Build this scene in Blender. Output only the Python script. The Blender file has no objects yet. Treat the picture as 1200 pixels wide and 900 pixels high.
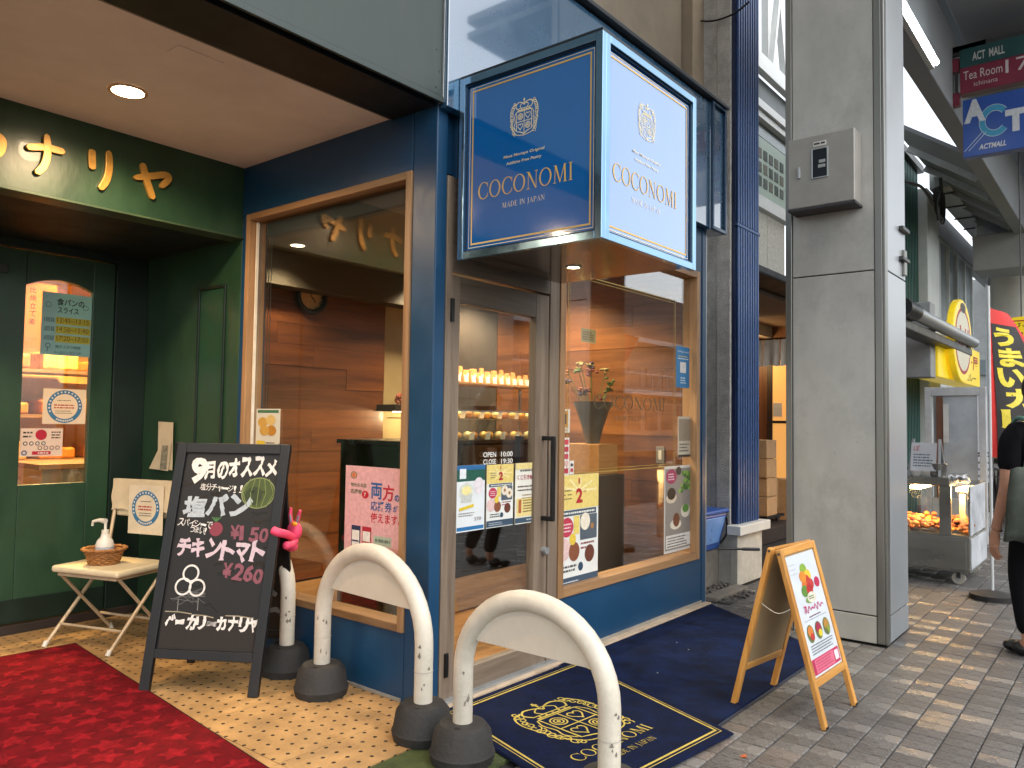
import bpy, bmesh, math, random
from mathutils import Vector, Matrix
R = math.radians
rnd = random.Random(7)
SC = bpy.context.scene
COL = SC.collection

# ------------------------------------------------------------------ camera
H = 1.33
YAW, PIT, ROL = R(51.10325), R(2.69574), R(0.81823)
FPX = 918.56
fwd = Vector((math.sin(YAW)*math.cos(PIT), math.cos(YAW)*math.cos(PIT), math.sin(PIT)))
rgt = fwd.cross(Vector((0, 0, 1))).normalized(); upv = rgt.cross(fwd)
cr, sr = math.cos(ROL), math.sin(ROL)
CR, CU = cr*rgt + sr*upv, -sr*rgt + cr*upv
CAM = Vector((0, 0, H))
cd = bpy.data.cameras.new('camera'); cd.sensor_width = 36; cd.sensor_fit = 'HORIZONTAL'
cd.lens = FPX/1200*36; cd.clip_start = .05; cd.clip_end = 500
co = bpy.data.objects.new('camera', cd); COL.objects.link(co)
co.matrix_world = Matrix((( CR.x, CU.x, -fwd.x, CAM.x), (CR.y, CU.y, -fwd.y, CAM.y), (CR.z, CU.z, -fwd.z, CAM.z), (0, 0, 0, 1)))
SC.camera = co

# ------------------------------------------------------------------ sky, sun, exposure
SUN_EL, SUN_AZ = R(48), R(200)          # soft sun behind thin cloud, over the open side of the street
W = bpy.data.worlds.new('World'); SC.world = W; W.use_nodes = True
nt = W.node_tree; nt.nodes.clear()
wo = nt.nodes.new('ShaderNodeOutputWorld'); bg = nt.nodes.new('ShaderNodeBackground')
sk = nt.nodes.new('ShaderNodeTexSky'); sk.sky_type = 'NISHITA'; sk.sun_disc = False
sk.sun_elevation = SUN_EL; sk.sun_rotation = R(180)
sk.air_density = 1.2; sk.dust_density = 2.0; sk.ozone_density = 1.0
hs = nt.nodes.new('ShaderNodeHueSaturation'); hs.inputs['Saturation'].default_value = .3
nt.links.new(sk.outputs[0], hs.inputs['Color']); nt.links.new(hs.outputs[0], bg.inputs['Color'])
bg.inputs['Strength'].default_value = .15
nt.links.new(bg.outputs[0], wo.inputs[0])
sl = bpy.data.lights.new('sun', 'SUN'); sl.energy = .5; sl.angle = R(80); sl.color = (1, .97, .94)
so = bpy.data.objects.new('sun', sl); COL.objects.link(so)
so.rotation_euler = (R(90)-SUN_EL, 0, R(0))     # light comes from -Y and above
SC.view_settings.view_transform = 'Standard'; SC.view_settings.look = 'None'
SC.view_settings.exposure = 1.4; SC.view_settings.gamma = 1; SC.view_settings.use_curve_mapping = False
SC.cycles.use_denoising = True; SC.cycles.max_bounces = 10; SC.cycles.transparent_max_bounces = 16
SC.cycles.sample_clamp_indirect = 6

# ------------------------------------------------------------------ pixel helpers (photo pixels, 1200 x 900)
def ray(px, py): return CR*((px-600)/FPX) + CU*(-(py-450)/FPX) + fwd
def G(px, py, z=0.): d = ray(px, py); return CAM + d*((z-H)/d.z)
def PY(px, py, y): d = ray(px, py); return CAM + d*(y/d.y)
def PX(px, py, x): d = ray(px, py); return CAM + d*(x/d.x)
def PP(px, py, o, n): d = ray(px, py); return CAM + d*((o-CAM).dot(n)/d.dot(n))
def V(*a): return Vector(a)

# ------------------------------------------------------------------ materials
def lin(h):
    h = h.lstrip('#'); c = [int(h[i:i+2], 16)/255 for i in (0, 2, 4)]
    return tuple((x/12.92 if x <= .04045 else ((x+.055)/1.055)**2.4) for x in c)
MATS = {}
def mat(name, col, rough=.55, metal=0., var=.12, vs=6., bump=0., bs=60., spec=.5, coat=0., emit=0., ecol=None, stretch=(1, 1, 1), dirt=0.):
    if name in MATS: return MATS[name]
    if isinstance(col, str): col = lin(col)
    m = bpy.data.materials.new(name); m.use_nodes = True; MATS[name] = m
    t = m.node_tree; b = t.nodes['Principled BSDF']
    b.inputs['Roughness'].default_value = rough; b.inputs['Metallic'].default_value = metal
    b.inputs['Specular IOR Level'].default_value = spec; b.inputs['Coat Weight'].default_value = coat; b.inputs['Coat Roughness'].default_value = .04; b.inputs['Coat IOR'].default_value = 1.5 if coat < .9 else 2.15
    tc = t.nodes.new('ShaderNodeTexCoord'); mp = t.nodes.new('ShaderNodeMapping')
    mp.inputs['Scale'].default_value = stretch; t.links.new(tc.outputs['Object'], mp.inputs[0])
    n = t.nodes.new('ShaderNodeTexNoise'); n.inputs['Scale'].default_value = vs; n.inputs['Detail'].default_value = 6; n.inputs['Roughness'].default_value = .65
    t.links.new(mp.outputs[0], n.inputs['Vector'])
    r = t.nodes.new('ShaderNodeValToRGB')
    r.color_ramp.elements[0].position = .3; r.color_ramp.elements[1].position = .72
    lo = [max(0, c*(1-var*1.6)) for c in col]; hi = [min(1, c*(1+var)) for c in col]
    r.color_ramp.elements[0].color = (*lo, 1); r.color_ramp.elements[1].color = (*hi, 1)
    t.links.new(n.outputs[0], r.inputs[0])
    out = r.outputs[0]
    if dirt:
        n3 = t.nodes.new('ShaderNodeTexNoise'); n3.inputs['Scale'].default_value = 2.3; n3.inputs['Detail'].default_value = 8; n3.inputs['Roughness'].default_value = .75
        t.links.new(tc.outputs['Object'], n3.inputs['Vector'])
        r3 = t.nodes.new('ShaderNodeValToRGB'); r3.color_ramp.elements[0].position = .5; r3.color_ramp.elements[1].position = .75
        r3.color_ramp.elements[1].color = (dirt, dirt, dirt, 1); t.links.new(n3.outputs[0], r3.inputs[0])
        mx = t.nodes.new('ShaderNodeMix'); mx.data_type = 'RGBA'; mx.inputs[7].default_value = (.07, .06, .05, 1)
        t.links.new(r3.outputs[0], mx.inputs[0]); t.links.new(out, mx.inputs[6]); out = mx.outputs[2]
    t.links.new(out, b.inputs['Base Color'])
    rr = t.nodes.new('ShaderNodeMapRange'); rr.inputs[1].default_value = .3; rr.inputs[2].default_value = .7
    rr.inputs[3].default_value = max(0, rough-.08); rr.inputs[4].default_value = min(1, rough+.08)
    t.links.new(n.outputs[0], rr.inputs[0]); t.links.new(rr.outputs[0], b.inputs['Roughness'])
    if bump:
        n2 = t.nodes.new('ShaderNodeTexNoise'); n2.inputs['Scale'].default_value = bs; n2.inputs['Detail'].default_value = 4
        t.links.new(mp.outputs[0], n2.inputs['Vector'])
        bp = t.nodes.new('ShaderNodeBump'); bp.inputs['Strength'].default_value = bump; bp.inputs['Distance'].default_value = .01
        t.links.new(n2.outputs[0], bp.inputs['Height']); t.links.new(bp.outputs[0], b.inputs['Normal'])
    if emit:
        b.inputs['Emission Strength'].default_value = emit; b.inputs['Emission Color'].default_value = (*(ecol or col), 1)
    return m

def wood(name, c1, c2, axis='x', scale=1., rough=.5, coat=0.):
    """long grain along axis, tone shifted per object"""
    if name in MATS: return MATS[name]
    m = bpy.data.materials.new(name); m.use_nodes = True; MATS[name] = m
    t = m.node_tree; b = t.nodes['Principled BSDF']; b.inputs['Roughness'].default_value = rough; b.inputs['Coat Weight'].default_value = coat
    tc = t.nodes.new('ShaderNodeTexCoord'); mp = t.nodes.new('ShaderNodeMapping')
    oi = t.nodes.new('ShaderNodeObjectInfo')
    s = {'x': (.9, 14, 14), 'y': (14, .9, 14), 'z': (14, 14, .9)}[axis]
    mp.inputs['Scale'].default_value = [k*scale for k in s]
    ad = t.nodes.new('ShaderNodeVectorMath'); ad.operation = 'ADD'
    ml = t.nodes.new('ShaderNodeVectorMath'); ml.operation = 'SCALE'; ml.inputs['Scale'].default_value = 37.
    t.links.new(oi.outputs['Random'], ml.inputs[0]); t.links.new(tc.outputs['Object'], ad.inputs[0]); t.links.new(ml.outputs[0], ad.inputs[1])
    t.links.new(ad.outputs[0], mp.inputs[0])
    n = t.nodes.new('ShaderNodeTexNoise'); n.inputs['Scale'].default_value = 1.6; n.inputs['Detail'].default_value = 9; n.inputs['Roughness'].default_value = .7; n.inputs['Distortion'].default_value = .6
    t.links.new(mp.outputs[0], n.inputs['Vector'])
    r = t.nodes.new('ShaderNodeValToRGB'); r.color_ramp.elements[0].position = .33; r.color_ramp.elements[1].position = .68
    r.color_ramp.elements[0].color = (*lin(c1), 1); r.color_ramp.elements[1].color = (*lin(c2), 1); t.links.new(n.outputs[0], r.inputs[0])
    hv = t.nodes.new('ShaderNodeHueSaturation'); mr = t.nodes.new('ShaderNodeMapRange'); mr.inputs[3].default_value = .78; mr.inputs[4].default_value = 1.15
    t.links.new(oi.outputs['Random'], mr.inputs[0]); t.links.new(mr.outputs[0], hv.inputs['Value']); t.links.new(r.outputs[0], hv.inputs['Color'])
    t.links.new(hv.outputs[0], b.inputs['Base Color'])
    bp = t.nodes.new('ShaderNodeBump'); bp.inputs['Strength'].default_value = .25; bp.inputs['Distance'].default_value = .004
    t.links.new(n.outputs[0], bp.inputs['Height']); t.links.new(bp.outputs[0], b.inputs['Normal'])
    return m

def glassmat(name, tint=(.96, .98, .97), base=.045, rough=0.):
    if name in MATS: return MATS[name]
    m = bpy.data.materials.new(name); m.use_nodes = True; MATS[name] = m
    t = m.node_tree; t.nodes.clear(); o = t.nodes.new('ShaderNodeOutputMaterial')
    tr = t.nodes.new('ShaderNodeBsdfTransparent'); tr.inputs[0].default_value = (*tint, 1)
    gl = t.nodes.new('ShaderNodeBsdfGlossy'); gl.inputs['Roughness'].default_value = rough
    lw = t.nodes.new('ShaderNodeLayerWeight'); lw.inputs[0].default_value = .5
    pw = t.nodes.new('ShaderNodeMath'); pw.operation = 'POWER'; pw.inputs[1].default_value = 4.0
    ma = t.nodes.new('ShaderNodeMath'); ma.operation = 'MULTIPLY_ADD'; ma.inputs[1].default_value = 1-base; ma.inputs[2].default_value = base
    mx = t.nodes.new('ShaderNodeMixShader')
    t.links.new(lw.outputs['Facing'], pw.inputs[0]); t.links.new(pw.outputs[0], ma.inputs[0]); t.links.new(ma.outputs[0], mx.inputs[0])
    t.links.new(tr.outputs[0], mx.inputs[1]); t.links.new(gl.outputs[0], mx.inputs[2]); t.links.new(mx.outputs[0], o.inputs[0])
    return m

def emitmat(name, col, s):
    if name in MATS: return MATS[name]
    m = bpy.data.materials.new(name); m.use_nodes = True; MATS[name] = m
    b = m.node_tree.nodes['Principled BSDF']; b.inputs['Base Color'].default_value = (*col, 1)
    b.inputs['Emission Color'].default_value = (*col, 1); b.inputs['Emission Strength'].default_value = s
    return m

def dotfloor(name):
    m = mat(name, '#b08a58', .55, var=.2, vs=5, bump=.15, bs=90, dirt=.35); t = m.node_tree; b = t.nodes['Principled BSDF']
    tc = t.nodes.new('ShaderNodeTexCoord')
    def M(op, a, bb=None, c=None):
        n = t.nodes.new('ShaderNodeMath'); n.operation = op
        for i, x in enumerate((a, bb, c)):
            if x is None: continue
            if isinstance(x, (int, float)): n.inputs[i].default_value = x
            else: t.links.new(x, n.inputs[i])
        return n.outputs[0]
    sx = t.nodes.new('ShaderNodeSeparateXYZ'); t.links.new(tc.outputs['Object'], sx.inputs[0])
    p = .0667
    u = M('DIVIDE', sx.outputs[0], p); v = M('DIVIDE', sx.outputs[1], p)
    fu = M('SUBTRACT', M('FRACT', u), .5); fv = M('SUBTRACT', M('FRACT', v), .5)
    d = M('SQRT', M('ADD', M('MULTIPLY', fu, fu), M('MULTIPLY', fv, fv)))
    hole = M('LESS_THAN', d, .13)
    old = b.inputs['Base Color'].links[0].from_socket
    mx = t.nodes.new('ShaderNodeMix'); mx.data_type = 'RGBA'; mx.inputs[7].default_value = (.025, .018, .012, 1)
    t.links.new(hole, mx.inputs[0]); t.links.new(old, mx.inputs[6]); t.links.new(mx.outputs[2], b.inputs['Base Color'])
    bp = t.nodes.new('ShaderNodeBump'); bp.inputs['Strength'].default_value = 1; bp.inputs['Distance'].default_value = -.006
    t.links.new(hole, bp.inputs['Height']); t.links.new(b.inputs['Normal'].links[0].from_socket, bp.inputs['Normal']); t.links.new(bp.outputs[0], b.inputs['Normal'])
    return m

def paver(name, col, k, bump, rough):
    """aggregate concrete"""
    m = mat(name, col, rough, var=.25, vs=5, bump=bump, bs=140); t = m.node_tree; b = t.nodes['Principled BSDF']
    tc = t.nodes.new('ShaderNodeTexCoord'); vo = t.nodes.new('ShaderNodeTexVoronoi'); vo.inputs['Scale'].default_value = 190
    t.links.new(tc.outputs['Object'], vo.inputs['Vector'])
    oi = t.nodes.new('ShaderNodeObjectInfo'); hv = t.nodes.new('ShaderNodeHueSaturation')
    mr = t.nodes.new('ShaderNodeMapRange'); mr.inputs[3].default_value = .8; mr.inputs[4].default_value = 1.22
    t.links.new(oi.outputs['Random'], mr.inputs[0]); t.links.new(mr.outputs[0], hv.inputs['Value'])
    mx = t.nodes.new('ShaderNodeMix'); mx.data_type = 'RGBA'; mx.blend_type = 'OVERLAY'; mx.inputs[0].default_value = k
    old = b.inputs['Base Color'].links[0].from_socket
    t.links.new(old, mx.inputs[6]); t.links.new(vo.outputs['Color'], hv.inputs['Color']) if 0 else None
    bw = t.nodes.new('ShaderNodeRGBToBW'); t.links.new(vo.outputs['Color'], bw.inputs[0]); t.links.new(bw.outputs[0], mx.inputs[7])
    t.links.new(mx.outputs[2], hv.inputs['Color']); t.links.new(hv.outputs[0], b.inputs['Base Color'])
    return m

def weave(name, col, bs=350, var=.25, vs=9, bump=.8):
    return mat(name, col, .95, var=var, vs=vs, bump=bump, bs=bs, spec=.15)

# ------------------------------------------------------------------ mesh builder
class MB:
    def __init__(s): s.v = []; s.f = []; s.m = []; s.mi = 0
    def add(s, vs, fs):
        o = len(s.v); s.v += [Vector(v) for v in vs]
        for f in fs: s.f.append([i+o for i in f]); s.m.append(s.mi)
        return s
    def box(s, a, b):
        x0, y0, z0 = (min(a[i], b[i]) for i in range(3)); x1, y1, z1 = (max(a[i], b[i]) for i in range(3))
        return s.add([(x0, y0, z0), (x1, y0, z0), (x1, y1, z0), (x0, y1, z0), (x0, y0, z1), (x1, y0, z1), (x1, y1, z1), (x0, y1, z1)],
              [(0, 3, 2, 1), (4, 5, 6, 7), (0, 1, 5, 4), (1, 2, 6, 5), (2, 3, 7, 6), (3, 0, 4, 7)])
    def obox(s, o, u, v, n):      # corner o, edge vectors
        p = [o, o+u, o+u+v, o+v]; q = [k+n for k in p]
        return s.add(p+q, [(0, 3, 2, 1), (4, 5, 6, 7), (0, 1, 5, 4), (1, 2, 6, 5), (2, 3, 7, 6), (3, 0, 4, 7)])
    def bar(s, a, b, w, h, up=V(0, 0, 1)):   # rectangular bar between two points
        a, b = Vector(a), Vector(b); d = (b-a).normalized(); x = d.cross(up)
        if x.length < 1e-4: x = d.cross(V(0, 1, 0))
        x.normalize(); y = x.cross(d)
        return s.obox(a-x*w/2-y*h/2, x*w, y*h, b-a)
    def cyl(s, a, b, r0, r1=None, n=14, cap=True):
        r1 = r0 if r1 is None else r1; return s.tube([a, b], [r0, r1], n, cap)
    def tube(s, pts, r, n=10, cap=True):
        pts = [Vector(p) for p in pts]; rs = r if isinstance(r, (list, tuple)) else [r]*len(pts)
        o = len(s.v); ref = None; vs = []; fs = []
        for i, p in enumerate(pts):
            d = (pts[min(i+1, len(pts)-1)]-pts[max(i-1, 0)]).normalized()
            if ref is None: ref = d.cross(V(0, 0, 1)); ref = ref if ref.length > .01 else d.cross(V(0, 1, 0))
            x = (ref - d*ref.dot(d)).normalized(); ref = x; y = d.cross(x)
            for k in range(n): a = 2*math.pi*k/n; vs.append(p + x*rs[i]*math.cos(a) + y*rs[i]*math.sin(a))
        for i in range(len(pts)-1):
            for k in range(n): fs.append((i*n+k, i*n+(k+1) % n, (i+1)*n+(k+1) % n, (i+1)*n+k))
        if cap: fs.append(tuple(reversed(range(n)))); fs.append(tuple(range((len(pts)-1)*n, len(pts)*n)))
        return s.add(vs, fs)
    def lathe(s, c, prof, n=24, sx=1., sy=1., cap=True):
        c = Vector(c); vs = []; fs = []
        for r, z in prof:
            for k in range(n): a = 2*math.pi*k/n; vs.append(c+V(r*sx*math.cos(a), r*sy*math.sin(a), z))
        for i in range(len(prof)-1):
            for k in range(n): fs.append((i*n+k, i*n+(k+1) % n, (i+1)*n+(k+1) % n, (i+1)*n+k))
        if cap: fs.append(tuple(reversed(range(n)))); fs.append(tuple(range((len(prof)-1)*n, len(prof)*n)))
        return s.add(vs, fs)
    def ell(s, c, r, n=12, m=8):
        c = Vector(c); r = r if isinstance(r, (list, tuple)) else (r, r, r)
        pr = [(math.sin(math.pi*i/m), -math.cos(math.pi*i/m)) for i in range(m+1)]
        vs = []; fs = []
        for rr, z in pr:
            for k in range(n): a = 2*math.pi*k/n; vs.append(c+V(max(rr, .01)*r[0]*math.cos(a), max(rr, .01)*r[1]*math.sin(a), z*r[2]))
        for i in range(m):
            for k in range(n): fs.append((i*n+k, i*n+(k+1) % n, (i+1)*n+(k+1) % n, (i+1)*n+k))
        fs.append(tuple(reversed(range(n)))); fs.append(tuple(range(m*n, m*n+n)))
        return s.add(vs, fs)
    def poly(s, pts, n=None):     # flat polygon, or extruded by vector n
        pts = [Vector(p) for p in pts]; k = len(pts)
        if n is None: return s.add(pts, [tuple(range(k))])
        n = Vector(n)
        return s.add(pts+[p+n for p in pts], [tuple(reversed(range(k))), tuple(range(k, 2*k))] + [(i, (i+1) % k, (i+1) % k+k, i+k) for i in range(k)])
    def mesh(s, mb2):
        return s.add(mb2.v, mb2.f)

def link(o, parent=None):
    COL.objects.link(o)
    if parent is not None: o.parent = parent
    return o
ORG = {}
def tag(o, label=None, cat=None, group=None, kind=None):
    if label: o['label'] = label
    if cat: o['category'] = cat
    if group: o['group'] = group
    if kind: o['kind'] = kind
    return o
def thing(name, label, cat, loc=(0, 0, 0), group=None):
    o = bpy.data.objects.new(name, None); o.empty_display_size = .1; link(o); o.location = loc
    ORG[o] = Vector(loc); return tag(o, label, cat, group)
def obj(name, mb, m, parent=None, loc=None, smooth=None, bev=0., kind=None, label=None, seg=2):
    """ONE mesh object from world coordinates; a child is made relative to its thing's origin"""
    if parent is not None: org = ORG[parent]
    else:
        org = Vector(loc) if loc is not None else V(sum(v.x for v in mb.v)/len(mb.v), sum(v.y for v in mb.v)/len(mb.v), min(v.z for v in mb.v))
    me = bpy.data.meshes.new(name); me.from_pydata([v-org for v in mb.v], [], mb.f)
    for x in (m if isinstance(m, list) else [m]): me.materials.append(x)
    if isinstance(m, list): me.polygons.foreach_set('material_index', mb.m)
    bm = bmesh.new(); bm.from_mesh(me); bmesh.ops.recalc_face_normals(bm, faces=bm.faces); bm.to_mesh(me); bm.free()
    if smooth is not None:
        me.polygons.foreach_set('use_smooth', [True]*len(me.polygons)); me.set_sharp_from_angle(angle=R(smooth))
    o = bpy.data.objects.new(name, me); link(o, parent)
    if parent is None: o.location = org
    ORG[o] = org
    if bev:
        b = o.modifiers.new('bevel', 'BEVEL'); b.width = bev; b.segments = seg; b.limit_method = 'ANGLE'; b.angle_limit = R(40)
    if kind: o['kind'] = kind
    if label: o['label'] = label
    return o
def top(name, mb, m, label, cat, group=None, **k):
    return tag(obj(name, mb, m, None, **k), label, cat, group)
def struct(name, mb, m, **k): return tag(obj(name, mb, m, None, **k), kind='structure')

# ------------------------------------------------------------------ flat print: frames, ribbons, text
class Fr:
    """a flat sheet: origin o, unit u (right), unit v (up), unit n (towards the viewer)"""
    def __init__(s, o, u, v, n=None):
        s.o, s.u, s.v = Vector(o), Vector(u).normalized(), Vector(v).normalized(); s.n = Vector(n).normalized() if n is not None else s.u.cross(s.v).normalized()
    def p(s, x, y, z=0.): return s.o+s.u*x+s.v*y+s.n*z
    def xy(s, px, py):
        q = PP(px, py, s.o, s.n)-s.o; a, b, k = q.dot(s.u), q.dot(s.v), s.u.dot(s.v); return (a-k*b)/(1-k*k), (b-k*a)/(1-k*k)
def fry(y, flip=1): return Fr((0, y, 0), (1, 0, 0), (0, 0, 1), (0, -1, 0))      # sheet facing the street
def frx(x): return Fr((x, 0, 0), (0, -1, 0), (0, 0, 1), (-1, 0, 0))             # sheet facing -X (right = -Y)
LAY = [0]
def lay():
    LAY[0] = (LAY[0]+1) % 14; return .00008*LAY[0]
def ribbon(mb, fr, pts, w, z=.001, closed=False, taper=False, th=0.):
    """one strip along a 2-D line"""
    z += lay()
    P = [Vector((a, b)) for a, b in pts]; n = len(P); L = []; Rr = []
    for i, p in enumerate(P):
        a = P[i-1] if (i or closed) else p; b = P[(i+1) % n] if (i < n-1 or closed) else p
        d = (b-a); d = d.normalized() if d.length > 1e-9 else Vector((1, 0)); q = Vector((-d.y, d.x))
        ww = w/2
        if taper: t = i/(n-1); ww *= (.45+.55*math.sin(math.pi*min(1, max(0, .12+.76*t))))
        L.append(p+q*ww); Rr.append(p-q*ww)
    pts3 = [fr.p(x, y, z) for x, y in L]+[fr.p(x, y, z) for x, y in Rr]
    fs = [(i, i+n, (i+1) % n+n, (i+1) % n) for i in range(n if closed else n-1)]
    if not th: return mb.add(pts3, fs)
    q3 = [k+fr.n*th for k in pts3]; N = 2*n
    fs2 = [tuple(x+N for x in f) for f in fs]
    sd = [(i, i+1, i+1+N, i+N) for i in range(n-1)]+[(i+n, i+n+1, i+n+1+N, i+n+N) for i in range(n-1)]+[(0, n, n+N, N), (n-1, 2*n-1, 2*n-1+N, n-1+N)]
    return mb.add(pts3+q3, fs+fs2+sd)
def spl(pts, k=6):
    """Catmull-Rom through 2-D (or n-D) points"""
    P = [Vector(p) for p in pts]; out = []
    for i in range(len(P)-1):
        a, b, c, d = P[max(i-1, 0)], P[i], P[i+1], P[min(i+2, len(P)-1)]
        for j in range(k):
            t = j/k; out.append(.5*((2*b)+(c-a)*t+(2*a-5*b+4*c-d)*t*t+(3*b-a-3*c+d)*t**3))
    return out+[P[-1]]
def capsule(pts, w, k=7):
    """outline of a fat brush stroke"""
    P = spl(pts, k); n = len(P); L = []; Q = []
    for i, p in enumerate(P):
        d = (P[min(i+1, n-1)]-P[max(i-1, 0)]).normalized(); q = Vector((-d.y, d.x)); t = i/(n-1)
        ww = w/2*(math.sqrt(max(0, 1-(2*t-1)**6))*.9+.1)
        L.append(p+q*ww); Q.append(p-q*ww)
    return L+Q[::-1]
def rect(mb, fr, x0, y0, x1, y1, z=.001):
    z += lay(); return mb.add([fr.p(x0, y0, z), fr.p(x1, y0, z), fr.p(x1, y1, z), fr.p(x0, y1, z)], [(0, 1, 2, 3)])
def disc(mb, fr, cx, cy, rx, ry=None, z=.001, n=28, rin=0., a0=0, a1=360):
    ry = ry or rx; z += lay(); full = a1-a0 >= 360
    if not rin:
        return mb.add([fr.p(cx+rx*math.cos(R(a0+(a1-a0)*k/n)), cy+ry*math.sin(R(a0+(a1-a0)*k/n)), z) for k in range(n+(0 if full else 1))], [tuple(range(n+(0 if full else 1)))])
    o = []; i = []
    for k in range(n+1):
        a = R(a0+(a1-a0)*k/n); o.append(fr.p(cx+rx*math.cos(a), cy+ry*math.sin(a), z)); i.append(fr.p(cx+rx*rin*math.cos(a), cy+ry*rin*math.sin(a), z))
    return mb.add(o+i, [(k, k+1, k+n+2, k+n+1) for k in range(n)])
TC = {}
def tmesh(s, bold=0., shear=0.):
    key = (s, bold, shear)
    if key not in TC:
        c = bpy.data.curves.new('t', 'FONT'); c.body = s; c.size = 1; c.resolution_u = 3; c.offset = bold; c.shear = shear
        o = bpy.data.objects.new('t', c); COL.objects.link(o)
        me = bpy.data.meshes.new_from_object(o.evaluated_get(bpy.context.evaluated_depsgraph_get()))
        TC[key] = ([(v.co.x, v.co.y) for v in me.vertices], [tuple(p.vertices) for p in me.polygons])
        bpy.data.objects.remove(o); bpy.data.curves.remove(c); bpy.data.meshes.remove(me)
    return TC[key]
def text(mb, fr, s, x, y, h, w=None, z=.0015, bold=0., rot=0., shear=0., centre=False, th=0.):
    """text with its box at (x, y), height h and, when given, width w (metres on the sheet)"""
    vs, fs = tmesh(s, bold, shear)
    if not vs: return mb
    x0 = min(a for a, b in vs); x1 = max(a for a, b in vs); y0 = min(b for a, b in vs); y1 = max(b for a, b in vs)
    sy = h/(y1-y0); sx = (w/(x1-x0)) if w else sy; z += lay(); c, q = math.cos(rot), math.sin(rot)
    ox = -(x1-x0)*sx/2 if centre else 0
    P = []
    for a, b in vs:
        X = (a-x0)*sx+ox; Y = (b-y0)*sy; P.append((x+X*c-Y*q, y+X*q+Y*c))
    mb.add([fr.p(a, b, z) for a, b in P], fs)
    return mb
def lines(mb, fr, x0, x1, y, n, step, h, z=.001, ragged=.25):
    """rows of print too small to read"""
    for i in range(n):
        xx = x0; yy = y-i*step; e = x1-(x1-x0)*rnd.random()*ragged
        while xx < e:
            w = h*rnd.uniform(.8, 3.2); rect(mb, fr, xx, yy, min(e, xx+w), yy+h, z); xx += w+h*.5

# serif capitals: polygons on a unit-height body
def _ell(cx, cy, rx, ry, a0, a1, n=22): return [(cx+rx*math.cos(R(a0+(a1-a0)*k/n)), cy+ry*math.sin(R(a0+(a1-a0)*k/n))) for k in range(n+1)]
TK, TN, SF = .115, .042, .035
def _bar(x0, y0, x1, y1, w):          # slanted stroke, flat ends
    return [(x0-w/2, y0), (x0+w/2, y0), (x1+w/2, y1), (x1-w/2, y1)]
def _ser(x, y, w=.13): return [(x-w, y), (x+w, y), (x+w, y+SF), (x-w, y+SF)]
def _strip(o, i): return [[o[k], o[k+1], i[k+1], i[k]] for k in range(len(o)-1)]
def glyph(c):
    if c == 'I': return .34, [_bar(.17, SF, .17, 1-SF, TK), _ser(.17, 0), _ser(.17, 1-SF)]
    if c == 'O': return .98, _strip(_ell(.49, .5, .46, .52, 0, 360), _ell(.49, .5, .345, .475, 0, 360))
    if c == 'C': return .86, _strip(_ell(.49, .5, .46, .52, 42, 318), _ell(.50, .5, .345, .475, 46, 314)) + [[(.80, .70), (.845, .68), (.845, .97), (.81, .97)], [(.80, .30), (.845, .33), (.845, .10), (.81, .12)]]
    if c == 'N': return .90, [_bar(.16, SF, .16, 1-SF, TN), _bar(.76, 0, .76, 1-SF, TN), [(.10, 1-SF), (.26, 1-SF), (.785, .0), (.70, .0)], _ser(.16, 0, .12), _ser(.13, 1-SF, .12), _ser(.76, 1-SF, .12)]
    if c == 'M': return 1.06, [_bar(.15, SF, .18, 1-SF, TN), [(.14, 1-SF), (.28, 1-SF), (.56, .06), (.50, .0)], [(.50, .0), (.545, .0), (.86, 1-SF), (.81, 1-SF)], _bar(.90, SF, .86, 1-SF, TK), _ser(.15, 0, .11), _ser(.90, 0, .13), _ser(.17, 1-SF, .10), _ser(.88, 1-SF, .10)]
    if c == 'A': return .86, [[(.12, SF), (.16, SF), (.445, 1), (.405, .96)], [(.66, SF), (.79, SF), (.46, 1), (.40, 1)], [(.25, .36), (.62, .36), (.605, .40), (.265, .40)], _ser(.14, 0, .11), _ser(.72, 0, .13)]
    if c == 'D': return .92, [_bar(.19, SF, .19, 1-SF, TK), [(.05, 0), (.42, 0), (.42, SF), (.05, SF)], [(.05, 1-SF), (.42, 1-SF), (.42, 1), (.05, 1)]] + _strip(_ell(.40, .5, .46, .5, -90, 90), _ell(.40, .5, .345, .465, -90, 90))
    if c == 'E': return .72, [_bar(.19, SF, .19, 1-SF, TK), [(.05, 0), (.62, 0), (.64, .2), (.60, .2), (.56, SF), (.05, SF)], [(.05, 1-SF), (.55, 1-SF), (.58, .82), (.62, .82), (.60, 1), (.05, 1)], [(.25, .49), (.5, .49), (.5, .53), (.25, .53)], [(.49, .42), (.52, .42), (.52, .60), (.49, .60)]]
    if c == 'J': return .42, [_bar(.22, .05, .22, 1-SF, TK), _ser(.22, 1-SF), [(.165, .06), (.277, .06), (.20, -.10), (.02, -.2), (.0, -.15), (.12, -.08)]]
    if c == 'P': return .74, [_bar(.19, SF, .19, 1-SF, TK), _ser(.19, 0, .15), [(.05, 1-SF), (.38, 1-SF), (.38, 1), (.05, 1)], [(.24, .45), (.38, .45), (.38, .485), (.24, .485)]] + _strip(_ell(.37, .725, .32, .275, -90, 90), _ell(.37, .725, .215, .24, -90, 90))
    if c == 'T': return .80, [_bar(.40, SF, .40, 1-SF, TK), _ser(.40, 0, .15), [(.03, 1-SF), (.77, 1-SF), (.77, 1), (.03, 1)], [(.03, .78), (.06, .78), (.10, 1-SF), (.03, 1-SF)], [(.77, .78), (.74, .78), (.70, 1-SF), (.77, 1-SF)]]
    return .40, []
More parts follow.
